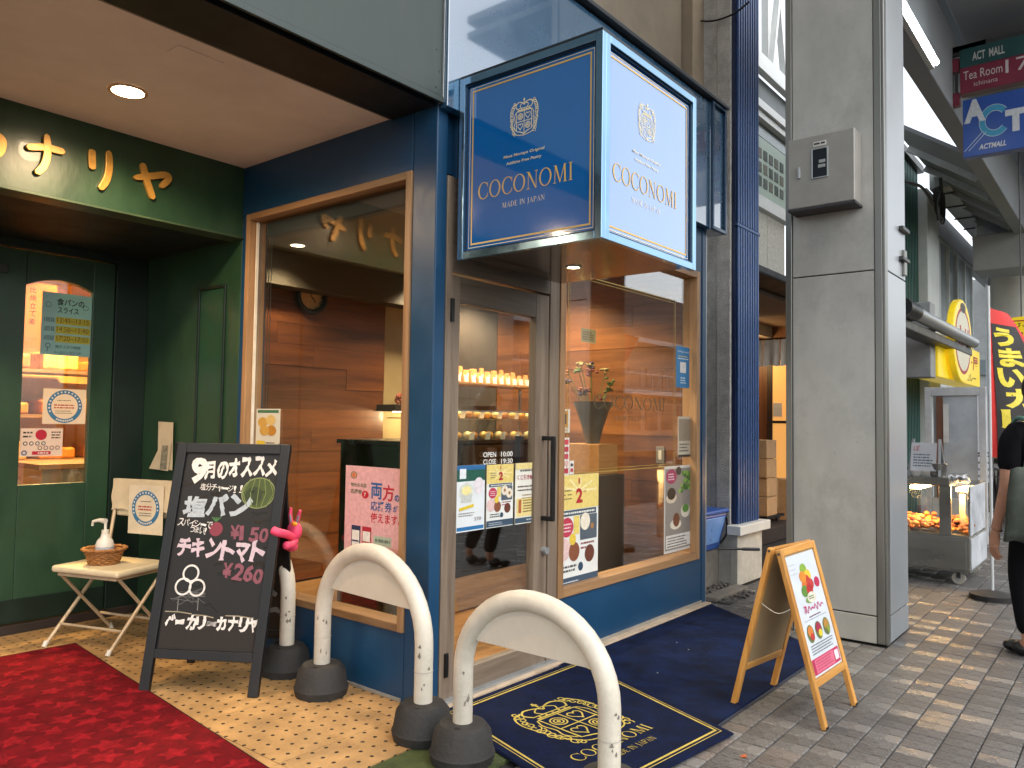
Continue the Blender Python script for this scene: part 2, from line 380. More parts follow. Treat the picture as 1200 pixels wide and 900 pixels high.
def serif(mb, fr, s, cx, y, w, z=.0015, gap=.06, h=None):
    """serif capitals centred on cx with total width w"""
    tot = sum(glyph(c)[0]+gap for c in s)-gap; k = w/tot; hh = h or k; x = cx-w/2
    for c in s:
        a, ps = glyph(c); zz = z+lay()
        for i, p in enumerate(ps):
            mb.add([fr.p(x+px*k, y+py*hh, zz+.00002*i) for px, py in p], [tuple(range(len(p)))])
        x += (a+gap)*k
    return hh
def crest(mb, fr, cx, cy, s, w=.012, z=.0015):
    """coat of arms: crown, quartered shield with hearts and roses, scrollwork on both sides; s = height"""
    rr = random.Random(3)
    def T(p): return [(cx+a*s, cy+b*s) for a, b in p]
    def rb(p, ww=w, cl=False): ribbon(mb, fr, T(p), ww*s, z, cl)
    rb([(-.26, .17), (.26, .17), (.26, -.36), (.12, -.40), (0, -.46), (-.12, -.40), (-.26, -.36)], w*1.4, True)
    rb([(0, .17), (0, -.44)], w); rb([(-.26, -.11), (.26, -.11)], w)
    heart = [(.085*(math.sin(t)**3), .006*(13*math.cos(t)-5*math.cos(2*t)-2*math.cos(3*t)-math.cos(4*t))) for t in [2*math.pi*k/20 for k in range(20)]]
    for hx, hy in ((.13, .035), (-.13, -.24)): rb([(hx+a, hy+b) for a, b in heart], w, True)
    for hx, hy in ((-.13, .03), (.13, -.24)):
        for q in (.085, .05): rb([(hx+q*math.cos(2*math.pi*k/16), hy+q*math.sin(2*math.pi*k/16)) for k in range(16)], w, True)
        disc(mb, fr, cx+hx*s, cy+hy*s, .022*s, z=z)
    rb([(-.24, .20), (.24, .20)], w*1.5); rb([(-.25, .25), (.25, .25)], w)
    for k in range(5): disc(mb, fr, cx+(-.18+.09*k)*s, cy+.225*s, .014*s, z=z, n=10)
    for sg in (-1, 1):
        rb(spl([(sg*.24, .25), (sg*.29, .35), (sg*.2, .43), (sg*.06, .40), (0, .34)]), w*1.4)
        rb(spl([(sg*.10, .25), (sg*.14, .33), (sg*.06, .39), (0, .40)]), w)
        for k in range(13):                                   # mantling curls
            t = k/12; bx, by = .33+.10*math.sin(t*3.1), .42-.86*t; q = .045+.03*rr.random(); a0 = rr.random()*6
            rb([(sg*(bx+q*(1-j/15)*math.cos(a0+j*.55)), by+q*(1-j/15)*math.sin(a0+j*.55)) for j in range(14)], w*.9)
        rb(spl([(sg*.28, .40), (sg*.40, .36), (sg*.47, .2), (sg*.46, 0), (sg*.42, -.2), (sg*.34, -.36), (sg*.24, -.46), (0, -.5)]), w)
        rb(spl([(sg*.28, .17), (sg*.33, .05), (sg*.31, -.1), (sg*.34, -.22), (sg*.28, -.34)]), w)
    rb([(0, .42), (0, .52)], w*2); rb([(-.035, .475), (.035, .475)], w*1.6)
    return mb

def thinpaper(name, col, k=.55):
    m = mat(name, col, .7, var=.05, vs=9); t = m.node_tree; b = t.nodes['Principled BSDF']; o = t.nodes['Material Output']
    tr = t.nodes.new('ShaderNodeBsdfTranslucent'); tr.inputs[0].default_value = (*lin(col), 1); mx = t.nodes.new('ShaderNodeMixShader'); mx.inputs[0].default_value = k
    t.links.new(b.outputs[0], mx.inputs[1]); t.links.new(tr.outputs[0], mx.inputs[2]); t.links.new(mx.outputs[0], o.inputs[0]); return m
class Print:
    """flat print on a sheet: one mesh, one material slot per ink"""
    def __init__(s): s.d = {}
    def c(s, col):
        return s.d.setdefault(col, MB())
    def done(s, parent, name='print', rough=.5, gold=None):
        mb = MB(); ms = []
        for i, (col, b) in enumerate(s.d.items()):
            ms.append(MATS[col] if col in MATS else mat('ink_'+col.lstrip('#'), tuple(.82*k for k in lin(col)), rough, var=.12, vs=45)); mb.mi = i; mb.add(b.v, b.f)
        return obj(name, mb, ms, parent) if mb.v else None
def poster(name, label, cat, fr, x0, y0, x1, y1, paper, draw=None, group=None, th=.0015, rough=.45):
    f = Fr(fr.p(x0, y0), fr.u, fr.v, fr.n)
    mb = MB(); mb.obox(f.p(0, 0), f.u*(x1-x0), f.v*(y1-y0), f.n*th)
    o = top(name, mb, mat('paper_'+paper.lstrip('#'), tuple(.78*k for k in lin(paper)), rough, var=.05, vs=9), label, cat, group)
    if draw:
        pr = Print(); draw(Fr(f.p(0, 0, th), f.u, f.v, f.n), x1-x0, y1-y0, pr.c); pr.done(o)
    return o
def sheety(y, TL, BR):          # poster rectangle on a street-facing plane from two photo corners
    a, b = PY(*TL, y), PY(*BR, y); return a.x, b.z, b.x, a.z

# ------------------------------------------------------------------ materials used everywhere
navy = mat('navy_paint', '#123f60', .42, var=.10, vs=3, bump=.02, bs=30, coat=.0)
navy_dark = mat('navy_panel', '#24506f', .28, var=.08, vs=2, bump=.03, bs=8, coat=1., spec=.8)
green = mat('green_paint', '#27452f', .38, var=.22, vs=4, bump=.08, bs=35, coat=.1, stretch=(1, 1, .5))
green_dk = mat('dark_green_paint', '#0d2219', .45, var=.15)
gold = mat('gold_line', '#d9b35f', .4, var=.06, metal=.0)
pale_gold = mat('pale_gold', '#e8dcb4', .45, var=.05)
bronze = wood('bronze_wood_frame', '#5a4d41', '#7f7060', 'z', .8, .45)
bronze_h = wood('bronze_wood_rail', '#5a4d41', '#7f7060', 'x', .8, .45)
oak = wood('window_oak', '#7d5c3c', '#a8825a', 'z', .8, .5)
oak_h = wood('window_oak_rail', '#7d5c3c', '#a8825a', 'y', .8, .5)
oak_x = wood('window_oak_sill', '#7d5c3c', '#a8825a', 'x', .8, .5)
black = mat('black_metal', '#0e0e10', .4, var=.1)
white_pl = mat('white_plastic', '#cfc7b6', .38, var=.10, vs=9, dirt=.45)
steel = mat('brushed_steel', '#8d8c86', .36, metal=.85, var=.10, vs=3, stretch=(1, 1, .12), bump=.02, bs=25)
steel_l = mat('galvanised_steel', '#a9adae', .4, metal=.6, var=.12, vs=7)
steel_d = mat('dark_steel', '#4a4a48', .45, metal=.5, var=.15)
glass = glassmat('window_glass', base=.13)
glass_side = glassmat('side_window_glass', tint=(.90, .91, .89), base=.09)
warm_em = emitmat('warm_lamp', (1, .82, .55), 6)

def lamp(name, loc, power, col=(1, .8, .55), r=.05, kind='POINT', parent=None, size=.3, rot=None, spot=120):
    l = bpy.data.lights.new(name, kind); l.energy = power; l.color = col
    if kind == 'AREA': l.size = size
    elif kind == 'SPOT': l.spot_size = R(spot); l.spot_blend = .6; l.shadow_soft_size = r
    else: l.shadow_soft_size = r
    o = bpy.data.objects.new(name, l); link(o); o.location = loc
    if rot: o.rotation_euler = rot
    return o

# ================================================================== SETTING
XW, YW = 2.60, 2.57
mb = MB(); mb.add([(-60, -60, -.03), (140, -60, -.03), (140, 120, -.03), (-60, 120, -.03)], [(0, 1, 2, 3)])
ground = struct('ground', mb, mat('ground_asphalt', '#55524d', .8, var=.25, vs=2, bump=.2, bs=40))
# pavement: a bedding sheet with paving stones on it
mb = MB(); mb.box((-8, -14, -.029), (60, 4.2, -.012))
pavement = struct('pavement', mb, mat('paving_joint', '#232220', .9, var=.25, vs=8))
PWY, PWX = .1355, .0905
pv = [paver('paver_rough', '#605d5a', .7, 1., .55), paver('paver_smooth', '#6e6c69', .3, .3, .27), paver('paver_brown', '#655d57', .45, .7, .6)]
def pmesh(m, w, d):
    t = .003; mb = MB(); z0, z1 = -.02, 0.
    x0, x1, y0, y1 = -w/2, w/2, -d/2, d/2
    mb.add([(x0, y0, z0), (x1, y0, z0), (x1, y1, z0), (x0, y1, z0), (x0, y0, z1-t), (x1, y0, z1-t), (x1, y1, z1-t), (x0, y1, z1-t),
            (x0+t, y0+t, z1), (x1-t, y0+t, z1), (x1-t, y1-t, z1), (x0+t, y1-t, z1)],
           [(0, 1, 5, 4), (1, 2, 6, 5), (2, 3, 7, 6), (3, 0, 4, 7), (4, 5, 9, 8), (5, 6, 10, 9), (6, 7, 11, 10), (7, 4, 8, 11), (8, 9, 10, 11)])
    me = bpy.data.meshes.new('paving_stone'); me.from_pydata(mb.v, [], mb.f); me.materials.append(m); return me
pms = [pmesh(m, PWX-.005, PWY-.005) for m in pv]
cells = []
for j in range(-34, 20):
    yc = .691+PWY*(j+.5); sh = PWX*.5*(rnd.random() < .35)+rnd.uniform(-.006, .006)
    if yc > 2.55: continue
    for i in range(0, 190):
        xc = 1.6+PWX*(i+.5)+sh
        if xc < 2.62 and yc > 1.95: continue
        if 5.17 < xc < 5.74 and 1.22 < yc < 1.84: continue
        d = V(xc, yc, 0)-CAM; zc = d.dot(fwd)
        sx, sy = (600+FPX*d.dot(CR)/zc, 450-FPX*d.dot(CU)/zc) if zc > .3 else (9999, 9999)
        vis = 0 <= sx <= 1200 and sy <= 912
        hid = (2.68 < xc < 3.45 and yc > 1.45) or (3.3 < xc < 4.9 and yc > 1.49)
        smooth = ((i+j*3) % 4 == 1) if rnd.random() < .7 else rnd.random() < .3
        k = 1 if smooth else (2 if (xc < 3.4 and rnd.random() < .6) else 0)
        cells.append((vis and not hid, zc if zc > 0 else 1e9, xc, yc, k, rnd.uniform(-.0012, .0012), rnd.uniform(-.5, .5)))
cells.sort(key=lambda c: (not c[0], c[1]))
near = cells[:300]; far = [c for c in cells[300:] if c[2] < 15 and c[3] > -1.2 and (c[0] or c[1] < 9)]
for c in near:
    o = bpy.data.objects.new('paving_stone', pms[c[4]]); link(o, pavement); o.location = (c[2]-pavement.location.x, c[3]-pavement.location.y, c[5]-pavement.location.z); o.rotation_euler = (0, 0, R(c[6]))
mb = MB()
for c in far:
    mb.mi = c[4]; w, d = PWX/2-.0025, PWY/2-.0025; t = .003; x, y, z = c[2], c[3], c[5]
    mb.add([(x-w, y-d, z-t), (x+w, y-d, z-t), (x+w, y+d, z-t), (x-w, y+d, z-t), (x-w+t, y-d+t, z), (x+w-t, y-d+t, z), (x+w-t, y+d-t, z), (x-w+t, y+d-t, z)],
           [(0, 1, 5, 4), (1, 2, 6, 5), (2, 3, 7, 6), (3, 0, 4, 7), (4, 5, 6, 7)])
obj('far_paving_stones', mb, pv, pavement, kind='stuff')

# entrance floor of the bakery: perforated tiles
mb = MB(); mb.box((-1.5, 2.325, -.011), (2.598, 5.32, .000))
rfloor = struct('entrance_floor', mb, mat('tile_bed', '#3a2f24', .9))
dots = dotfloor('perforated_tile')
TS = .6; xs = [-1.5, -.56, .04, .64, 1.24, 1.84, 2.44, 2.597]; ys = [2.326, 2.605, 3.205, 3.805, 4.405, 5.005, 5.318]
for i in range(len(xs)-1):
    for j in range(len(ys)-1):
        mb = MB(); mb.box((xs[i]+.0015, ys[j]+.0015, .0005), (xs[i+1]-.0015, ys[j+1]-.0015, .006))
        o = obj('floor_tile', mb, dots, rfloor)
mb = MB(); mb.box((-1.5, 1.97, -.011), (2.62, 2.322, .004))
struct('green_floor_strip', mb, mat('green_strip', '#3f4a22', .8, var=.3, vs=14, bump=.3, bs=90))
mb = MB(); mb.box((2.62, 2.515, -.011), (5.5, 2.568, .012))
struct('threshold', mb, mat('threshold_tile', '#b9a48c', .6, var=.15, vs=12), bev=.003)

# ================================================================== PASTRY SHOP (blue)
shop = thing('pastry_shop', 'navy blue pastry shop with wood framed windows and glass door at the street corner', 'shop', (2.6, 2.57, 0))
Z_L0, Z_L1 = .325, 2.533           # left window, z
Y_L0, Y_L1 = 2.73, 4.137
W1 = .14
def panel(name, a, b, m=navy, bev=.003, par=shop, **k):
    mb = MB(); mb.box(a, b); return obj(name, mb, m, par, bev=bev, **k)
# side wall towards the bakery entrance
panel('wall_panel', (XW, Y_L0, 0), (XW+W1, 4.188, Z_L0))
panel('wall_panel', (XW, 2.735, Z_L1), (XW+W1, 4.36, 3.6))
panel('wall_panel', (XW+.0005, Y_L1, Z_L0+.001), (XW+W1, 4.1885, Z_L1-.001))
panel('corner_post', (XW-.001, YW, 0), (2.672, Y_L0-.001, 3.6), bev=.006)
panel('corner_post', (2.6725, YW+.03, 2.52), (2.74, Y_L0-.001, 3.6), bev=.003)
def window(par, axis, c, a0, a1, z0, z1, w, depth, mv, mh, pane, proud=.012, name='window'):
    """frame of four bars and a pane; axis 'x': plane x=c running in y; 'y': plane y=c running in x"""
    def B(a, b, p, q, off0, off1):
        return ((c+off0, a, p), (c+off1, b, q)) if axis == 'x' else ((a, c+off0, p), (b, c+off1, q))
    mb = MB(); mb.box(*B(a0+w*.8, a1-w*.8, z0+w*.8, z1-w*.8, .045, .052)); o = obj(name, mb, pane, par)
    for a, b, p, q, m in ((a0, a0+w, z0, z1, mv), (a1-w, a1, z0, z1, mv), (a0+w, a1-w, z0, z0+w, mh), (a0+w, a1-w, z1-w, z1, mh)):
        mb = MB(); mb.box(*B(a, b, p, q, -proud, depth)); obj('frame', mb, m, o, bev=.003)
    return o
lw = window(shop, 'x', XW, Y_L0+.001, Y_L1-.001, Z_L0+.001, Z_L1-.001, .038, .10, oak, oak_h, glass_side)
mb = MB(); mb.box((XW+.03, Y_L1-.056, Z_L0+.045), (XW+.044, Y_L1-.044, Z_L1-.045)); obj('glazing_bead', mb, mat('bead', '#d8d2c4', .4), lw)
# street wall: door, window
DZ = 2.033
panel('door_jamb', (2.674, YW-.004, 0), (2.716, YW+.12, 2.5), bronze, .003)
panel('door_jamb', (3.515, YW-.004, 0), (3.602, YW+.12, 2.5), bronze, .003)
panel('transom', (2.717, YW-.002, DZ+.006), (3.514, YW+.12, 2.5), bronze_h, .003)
door = obj('door', MB().box((2.775, YW+.028, .125), (3.405, YW+.036, 1.905)), glass, shop)
for n, a, b, m in (('stile', (2.719, YW+.005, .012), (2.782, YW+.055, 2.028), bronze), ('stile', (3.398, YW+.005, .012), (3.512, YW+.055, 2.028), bronze),
                   ('rail', (2.783, YW+.006, 1.898), (3.397, YW+.054, 2.027), bronze_h), ('rail', (2.783, YW+.006, .013), (3.397, YW+.054, .132), bronze_h)):
    mb = MB(); mb.box(a, b); obj(n, mb, m, door, bev=.002)
for z in (1.80, .13): obj('hinge', MB().box((2.703, YW-.018, z), (2.722, YW-.003, z+.11)), black, door, bev=.002)
mb = MB(); hx = 3.47
mb.box((hx-.012, YW-.075, .79), (hx+.012, YW-.055, 1.25)).box((hx-.012, YW-.055, 1.226), (hx+.012, YW+.006, 1.25)).box((hx-.012, YW-.055, .79), (hx+.012, YW+.006, .814))
obj('handle', mb, black, door, bev=.003)
mb = MB(); mb.box((hx-.135, YW+.075, .79), (hx-.11, YW+.095, 1.25)).box((hx-.135, YW+.055, 1.226), (hx-.11, YW+.075, 1.25)).box((hx-.135, YW+.055, .79), (hx-.11, YW+.075, .814)); obj('inner_handle', mb, black, door, bev=.003)
mb = MB(); mb.cyl((3.485, YW-.022, .625), (3.485, YW+.006, .625), .019, .021, 18); obj('lock_knob', mb, steel_l, door, smooth=40)
rw = window(shop, 'y', YW, 3.604, 5.392, .34, 2.46, .052, .11, oak, oak_x, glass)
panel('wall_panel', (3.603, YW+.001, 0), (5.44, YW+.12, .338))
panel('wall_panel', (3.603, YW+.001, 2.462), (5.44, YW+.12, 2.9))
panel('wall_panel', (2.741, YW+.002, 2.501), (3.602, YW+.12, 3.6))
panel('wall_panel', (3.603, YW+.01, 2.901), (5.44, YW+.12, 3.6))
panel('end_post', (5.394, YW+.0015, .339), (5.44, YW+.121, 2.461))
panel('end_post', (5.441, YW-.006, 0), (5.505, YW+.14, 3.0), navy, .004)
panel('edge_strip', (5.506, YW-.002, 0), (5.525, YW+.05, 3.0), steel_l, .003)
panel('skirting', (3.61, YW-.006, .0125), (5.44, YW+.0005, .03), mat('grey_sealant', '#8f8a80', .7), .001)
panel('skirting', (XW-.007, 2.74, .0065), (XW-.0005, 4.18, .022), MATS['grey_sealant'], .001)
panel('door_sill', (2.675, YW-.03, .0125), (3.60, YW+.12, .0118+.012), steel_l, .001)
# fascia above
panel('fascia', (2.605, YW-.055, 2.80), (5.45, YW-.001, 3.76), navy_dark, .004)
panel('fascia_end', (5.452, YW-.062, 2.79), (5.70, YW+.10, 3.77), navy_dark, .004)
fe = MATS['navy_panel']
for a, b in (((5.452, YW-.085, 2.79), (5.475, YW-.063, 3.77)), ((5.677, YW-.085, 2.79), (5.70, YW-.063, 3.77)), ((5.476, YW-.085, 2.79), (5.676, YW-.063, 2.815)), ((5.476, YW-.085, 3.745), (5.676, YW-.063, 3.77))):
    panel('fascia_frame', a, b, mat('blue_trim', '#1d3a52', .22, metal=.35, var=.06), .003)
panel('fascia_cap', (2.605, YW-.10, 3.772), (5.72, YW+.2, 3.80), mat('dark_cap', '#23282c', .4), .004)
for px_, py_ in ((512, 58), (511, 102), (515, 84)):
    p = PY(px_, py_, YW-.056); obj('screw', MB().cyl(p, p+V(0, -.004, 0), .005, .004, 8), steel_d, shop)
# beige upper wall set back behind the fascia
bw_ = mat('beige_render', '#8c7f6c', .8, var=.10, vs=5, bump=.25, bs=60)
panel('upper_wall', (2.62, 3.05, 3.3), (6.05, 3.25, 9), bw_, .01)
panel('upper_pilaster', (6.06, 2.95, 3.3), (6.45, 3.3, 9), mat('beige_render_light', '#9a8a74', .8, var=.10, vs=5, bump=.25, bs=60), .01)
panel('upper_wall', (2.615, 2.72, 3.61), (2.9, 3.04, 9), bw_, .01)

# ---- interior
ceil_m = mat('shop_ceiling', '#6a6256', .8, var=.04)
panel('ceiling', (2.745, 2.70, 2.62), (5.55, 5.5, 2.66), ceil_m, 0)
obj('shop_floor', MB().box((2.66, 2.62, -.012), (5.55, 5.5, -.004)), mat('shop_floor_base', '#4d3a28', .6), shop)
fl = shop.children[-1] if False else [c for c in bpy.data.objects if c.name.startswith('shop_floor')][0]
flw = wood('floor_oak', '#8a5f38', '#b58a58', 'x', .7, .4, .3)
for j in range(18):
    y0 = 2.70+j*.155
    for i, (a, b) in enumerate(((2.745, 3.6+.25*(j % 3)), (3.6+.25*(j % 3), 5.54))):
        if b > a+.02: obj('floor_plank', MB().box((a+.001, y0, -.0035), (b-.001, y0+.1535, .004)), flw, fl)
wlw = wood('wall_walnut', '#54290f', '#8a4f24', 'x', .55, .42, .15)
wlw_y = wood('wall_walnut_side', '#5a3217', '#8f5a2d', 'y', .55, .42, .15)
bwall = obj('interior_wall', MB().box((2.745, 5.36, 0), (4.78, 5.45, 2.62)), mat('plank_backing', '#2a1a0e', .8), shop)
for k in range(15):
    z0 = .02+k*.173; s = 3.3+.35*((k*7) % 4)
    for a, b in ((2.746, s), (s, 4.78)): obj('wall_plank', MB().box((a+.001, 5.342+.003*((k+int(a*9)) % 2), z0), (b-.001, 5.359, z0+.1715)), wlw, bwall)
bwall2 = obj('interior_wall', MB().box((5.44, 2.70, 0), (5.54, 5.45, 2.62)), MATS['plank_backing'], shop)
for k in range(15):
    z0 = .02+k*.173; s = 3.15+.4*((k*5) % 4)
    for a, b in ((2.70, s), (s, 4.55)): obj('wall_plank', MB().box((5.421-.003*((k+int(a*9)) % 2), a+.001, z0), (5.439, b-.001, z0+.1715)), wlw_y, bwall2)
cream = mat('cream_plaster', '#b39c70', .75, var=.07, vs=7)
panel('alcove_wall', (4.785, 5.40, 0), (5.44, 5.46, 2.62), cream, 0)
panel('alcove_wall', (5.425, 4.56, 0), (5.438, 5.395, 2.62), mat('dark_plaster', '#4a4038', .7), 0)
# wood bulkhead seen at the top through the side window
panel('bulkhead', (2.75, 5.15, 2.35), (5.42, 5.335, 2.615), mat('bulkhead_grey', '#4f483c', .7, var=.08), .004)
# roller blind cassette inside the side window
panel('blind_cassette', (XW+.07, 2.78, 2.40), (XW+.135, 4.05, 2.49), mat('blind_grey', '#3b4043', .6), .01)
mb = MB(); mb.tube([(XW+.075, 4.02, 2.40), (XW+.075, 4.02, .9)], .0025, 6).tube([(XW+.075, 3.995, 2.40), (XW+.075, 3.995, .9)], .0025, 6); obj('blind_cord', mb, steel_d, shop)
p = PX(803, 600, 5.40)
obj('blind_cord', MB().tube([(5.30, YW+.09, 2.45), (5.30, YW+.09, .9)], .003, 6), black, shop)
# switch plate on the walnut wall
sp = obj('switch_plate', MB().box((5.408, 2.86, 1.02), (5.418, 2.93, 1.15)), mat('switch_grey', '#8b8378', .5), shop, bev=.003)
obj('switch', MB().box((5.404, 2.882, 1.05), (5.4078, 2.908, 1.12)), mat('switch_white', '#e9e4d8', .4), sp, bev=.002)

# counter, shelves
ctr = thing('counter', 'long black glass fronted pastry counter inside the shop', 'counter', (4.4, 4.3, .004))
cx0 = PY(399, 515, 4.30).x
CT = 1.19
obj('cabinet', MB().box((cx0, 4.27, .005), (5.30, 4.85, CT-.03)), mat('black_gloss', '#0b0a0a', .12, var=.1, coat=.5), ctr, bev=.006)
obj('countertop', MB().box((cx0-.02, 4.25, CT-.029), (5.32, 4.87, CT)), mat('black_top', '#15110e', .25), ctr, bev=.004)
obj('kick_board', MB().box((cx0+.02, 4.262, .012), (5.28, 4.269, .24)), oak_x, ctr)
mb = MB(); mb.box((cx0+.25, 4.262, CT+.001), (5.28, 4.268, CT+.20)); sg = obj('sneeze_guard', mb, glass, ctr)
obj('guard_rail', MB().box((cx0+.25, 4.258, CT+.201), (5.28, 4.272, CT+.212)), steel_l, ctr)
obj('glass_shelf', MB().box((cx0+.33, 4.35, CT+.145), (5.28, 4.75, CT+.153)), oak_x, ctr)
for x in (cx0+.35, 5.2): obj('shelf_support', MB().box((x, 4.5, CT), (x+.015, 4.52, CT+.145)), steel_l, ctr)
shelf = thing('wall_shelf', 'dark wood wall shelf with lit back wall behind the counter', 'shelf', (5, 5.2, 1.4))
obj('board', MB().box((4.70, 5.10, 1.40), (5.42, 5.39, 1.46)), mat('dark_wood', '#2c1b10', .5), shelf, bev=.003)
obj('strip_light', MB().box((4.70, 5.12, 1.392), (5.36, 5.135, 1.3995)), warm_em, shelf)
obj('board', MB().box((5.12, 4.56, 1.40), (5.42, 5.09, 1.46)), MATS['dark_wood'], shelf, bev=.003)
# wrapped pastries: two rows on the counter, two on the shelf
pas = [mat('pastry_'+c, '#'+c, .5, var=.25, vs=40) for c in ('e0b25a', 'd99a3c', 'e9cf8a', 'b97a35')]
labm = mat('price_card', '#f3ead0', .6)
def pastry(x, y, z, k, label, group, h=.06):
    mb = MB(); mb.ell((x, y, z+h*.5), (.04, .032, h*.5), 10, 6)
    o = top('pastry', mb, pas[k % 4], label, 'pastry', group, smooth=80)
    if k % 2 == 0: obj('price_card', MB().obox(V(x-.028, y-.042, z+.001), V(.05, 0, 0), V(.008, -.006, .05), V(0, .002, .001)), labm, o)
RX = PY(520, 500, 3.85).x
for k in range(int((5.27-RX)/.088)): pastry(RX+.03+k*.088, 4.36+.02*(k % 2), CT+.001, k, 'small golden pastry in the front row on the black counter top', 'pastries on the counter top')
for k in range(int((5.2-RX)/.105)): pastry(RX+.1+k*.105, 4.45, CT+.154, k+1, 'small golden pastry on the oak shelf above the counter', 'pastries on the oak shelf')
mat('wrap_orange', '#d8935a', .35, var=.3, vs=30)
def pack(x, y, z, k, label, group):
    mb = MB(); h = .085+.012*(k % 3)
    mb.add([(x-.03, y-.018, z), (x+.03, y-.018, z), (x+.03, y+.018, z), (x-.03, y+.018, z), (x-.024, y-.004, z+h), (x+.024, y-.004, z+h), (x+.024, y+.004, z+h), (x-.024, y+.004, z+h)],
           [(0, 3, 2, 1), (4, 5, 6, 7), (0, 1, 5, 4), (1, 2, 6, 5), (2, 3, 7, 6), (3, 0, 4, 7)])
    o = top('wrapped_cake', mb, MATS['wrap_orange'], label, 'cake', group, bev=.006)
    obj('price_card', MB().obox(V(x-.02, y-.0225, z+.008), V(.045, 0, 0), V(0, .006, .05), V(0, .0015, 0)), labm, o)
RX = PY(520, 440, 4.15).x
for k in range(int((5.27-RX)/.085)): pack(RX+.06+k*.085, 4.62, CT+.43, k, 'wrapped cake standing upright on the front edge of the high rack', 'wrapped cakes on the rack front')
for k in range(int((5.2-RX)/.085)): pack(RX+.1+k*.085, 4.78, CT+.46, k, 'wrapped cake standing upright at the back of the high rack', 'wrapped cakes on the rack back')
rack = thing('display_rack', 'two step display rack carrying wrapped cakes over the counter', 'rack', (4.6, 4.7, CT))
obj('step', MB().box((RX, 4.56, CT+.415), (5.30, 4.69, CT+.4295)), oak_x, rack, bev=.002); obj('step', MB().box((RX, 4.70, CT+.415), (5.30, 4.85, CT+.4595)), oak_x, rack, bev=.002)
for x in (RX+.01, 5.27): obj('post', MB().box((x, 4.71, CT+.001), (x+.02, 4.73, CT+.415)), steel_l, rack)
# open box of sweets, vase, card at the counter's left end
bx = thing('sweet_box', 'open cream gift box of small sweets on the counter end', 'box', (cx0+.22, 4.5, CT+.001))
c0 = V(cx0+.35, 4.36, CT+.001)
obj('tray', MB().box(c0, c0+V(.30, .22, .012)).box(c0, c0+V(.30, .006, .06)).box(c0+V(0, .006, .012), c0+V(.006, .22, .06)).box(c0+V(.294, .006, .012), c0+V(.30, .22, .06)).box(c0+V(.006, .214, .012), c0+V(.294, .22, .06)), mat('gift_box', '#e6dcb8', .6), bx)
for i in range(5):
    for j in range(3): obj('sweet', MB().ell(c0+V(.04+i*.055, .05+j*.06, .032), (.022, .024, .02), 8, 6), pas[(i+j) % 4], bx, smooth=80)
for o in list(bpy.data.objects):        # the whole counter stands nearer the street
    if o.parent is None and o.name.split('.')[0] in ('counter', 'pastry', 'wrapped_cake', 'display_rack', 'sweet_box'): o.location.y -= .55
p = V(4.86, 5.2, 1.461)
fv = thing('dried_flowers', 'small pink dried flower ball on the wall shelf', 'flowers', p)
mb = MB()
for k in range(40):
    a = V(rnd.gauss(0, 1), rnd.gauss(0, 1), rnd.gauss(0, 1)).normalized()*.045; mb.ell(p+V(0, 0, .05)+a, .016, 6, 4)
obj('blossom', mb, mat('dried_pink', '#b0604a', .8, var=.3, vs=40), fv, kind='stuff')
poster('greeting_card', 'white card with blue dots propped on the wall shelf', 'card', Fr((4.93, 5.22, 1.461), (1, 0, 0), (0, .2, 1)), 0, 0, .11, .15, '#f2ead2', lambda f, w, h, c: (rect(c('#1d3850'), f, 0, h-.02, w, h), disc(c('#23405a'), f, .035, .08, .012), disc(c('#23405a'), f, .07, .06, .012)))
# wall clock
p = PY(363, 347, 5.335)
ck = thing('wall_clock', 'round wall clock with black rim on the walnut plank wall', 'clock', p)
f = Fr(p, (1, 0, 0), (0, 0, 1), (0, -1, 0))
mb = MB(); mb.tube([p+V(.135*math.cos(a), -.03, .135*math.sin(a)) for a in [2*math.pi*k/28 for k in range(29)]], .022, 8, False); obj('rim', mb, black, ck, smooth=60)
mb = MB(); disc(mb, f, 0, 0, .13, z=.012); obj('dial', mb, mat('dial_cream', '#d9b27c', .5), ck)
mb = MB(); rect(mb, f, -.004, 0, .004, .09, .018); ribbon(mb, f, [(0, 0), (.05, -.05)], .009, .018)
for k in range(12): ribbon(mb, f, [(.1*math.cos(R(30*k)), .1*math.sin(R(30*k))), (.118*math.cos(R(30*k)), .118*math.sin(R(30*k)))], .008, .015)
obj('hands', mb, black, ck)
# bouquet and console by the right-hand wall
con = thing('console_table', 'grey console box standing inside behind the street window', 'table', (4.62, 3.15, .004))
obj('body', MB().box((4.72, 3.02, .005), (5.10, 3.42, .95)), mat('console_grey', '#4c4138', .5), con, bev=.005)
wbx = top('wooden_box', MB().box((4.80, 3.06, .951), (5.06, 3.36, 1.17)), wood('box_pine', '#a5703c', '#c8935a', 'x'), 'small pine box standing on the grey console', 'box', bev=.004)
bq = thing('bouquet', 'cellophane wrapped bouquet in dark paper on the pine box', 'bouquet', (4.93, 3.2, 1.171))
mb = MB(); mb.lathe((4.93, 3.2, 1.171), [(.05, 0), (.08, .12), (.14, .3), (.15, .31), (.0801, .15), (.04, .05)], 14); obj('wrap', mb, mat('dark_wrap', '#5b564c', .5), bq, smooth=50)
stem_m = mat('flower_stem', '#5a6b2c', .7); fl_ms = [mat('petal_'+c, '#'+c, .7, var=.2, vs=30) for c in ('6a2426', '8a4a2a', '4a3250', '8f7d48', '56642a')]
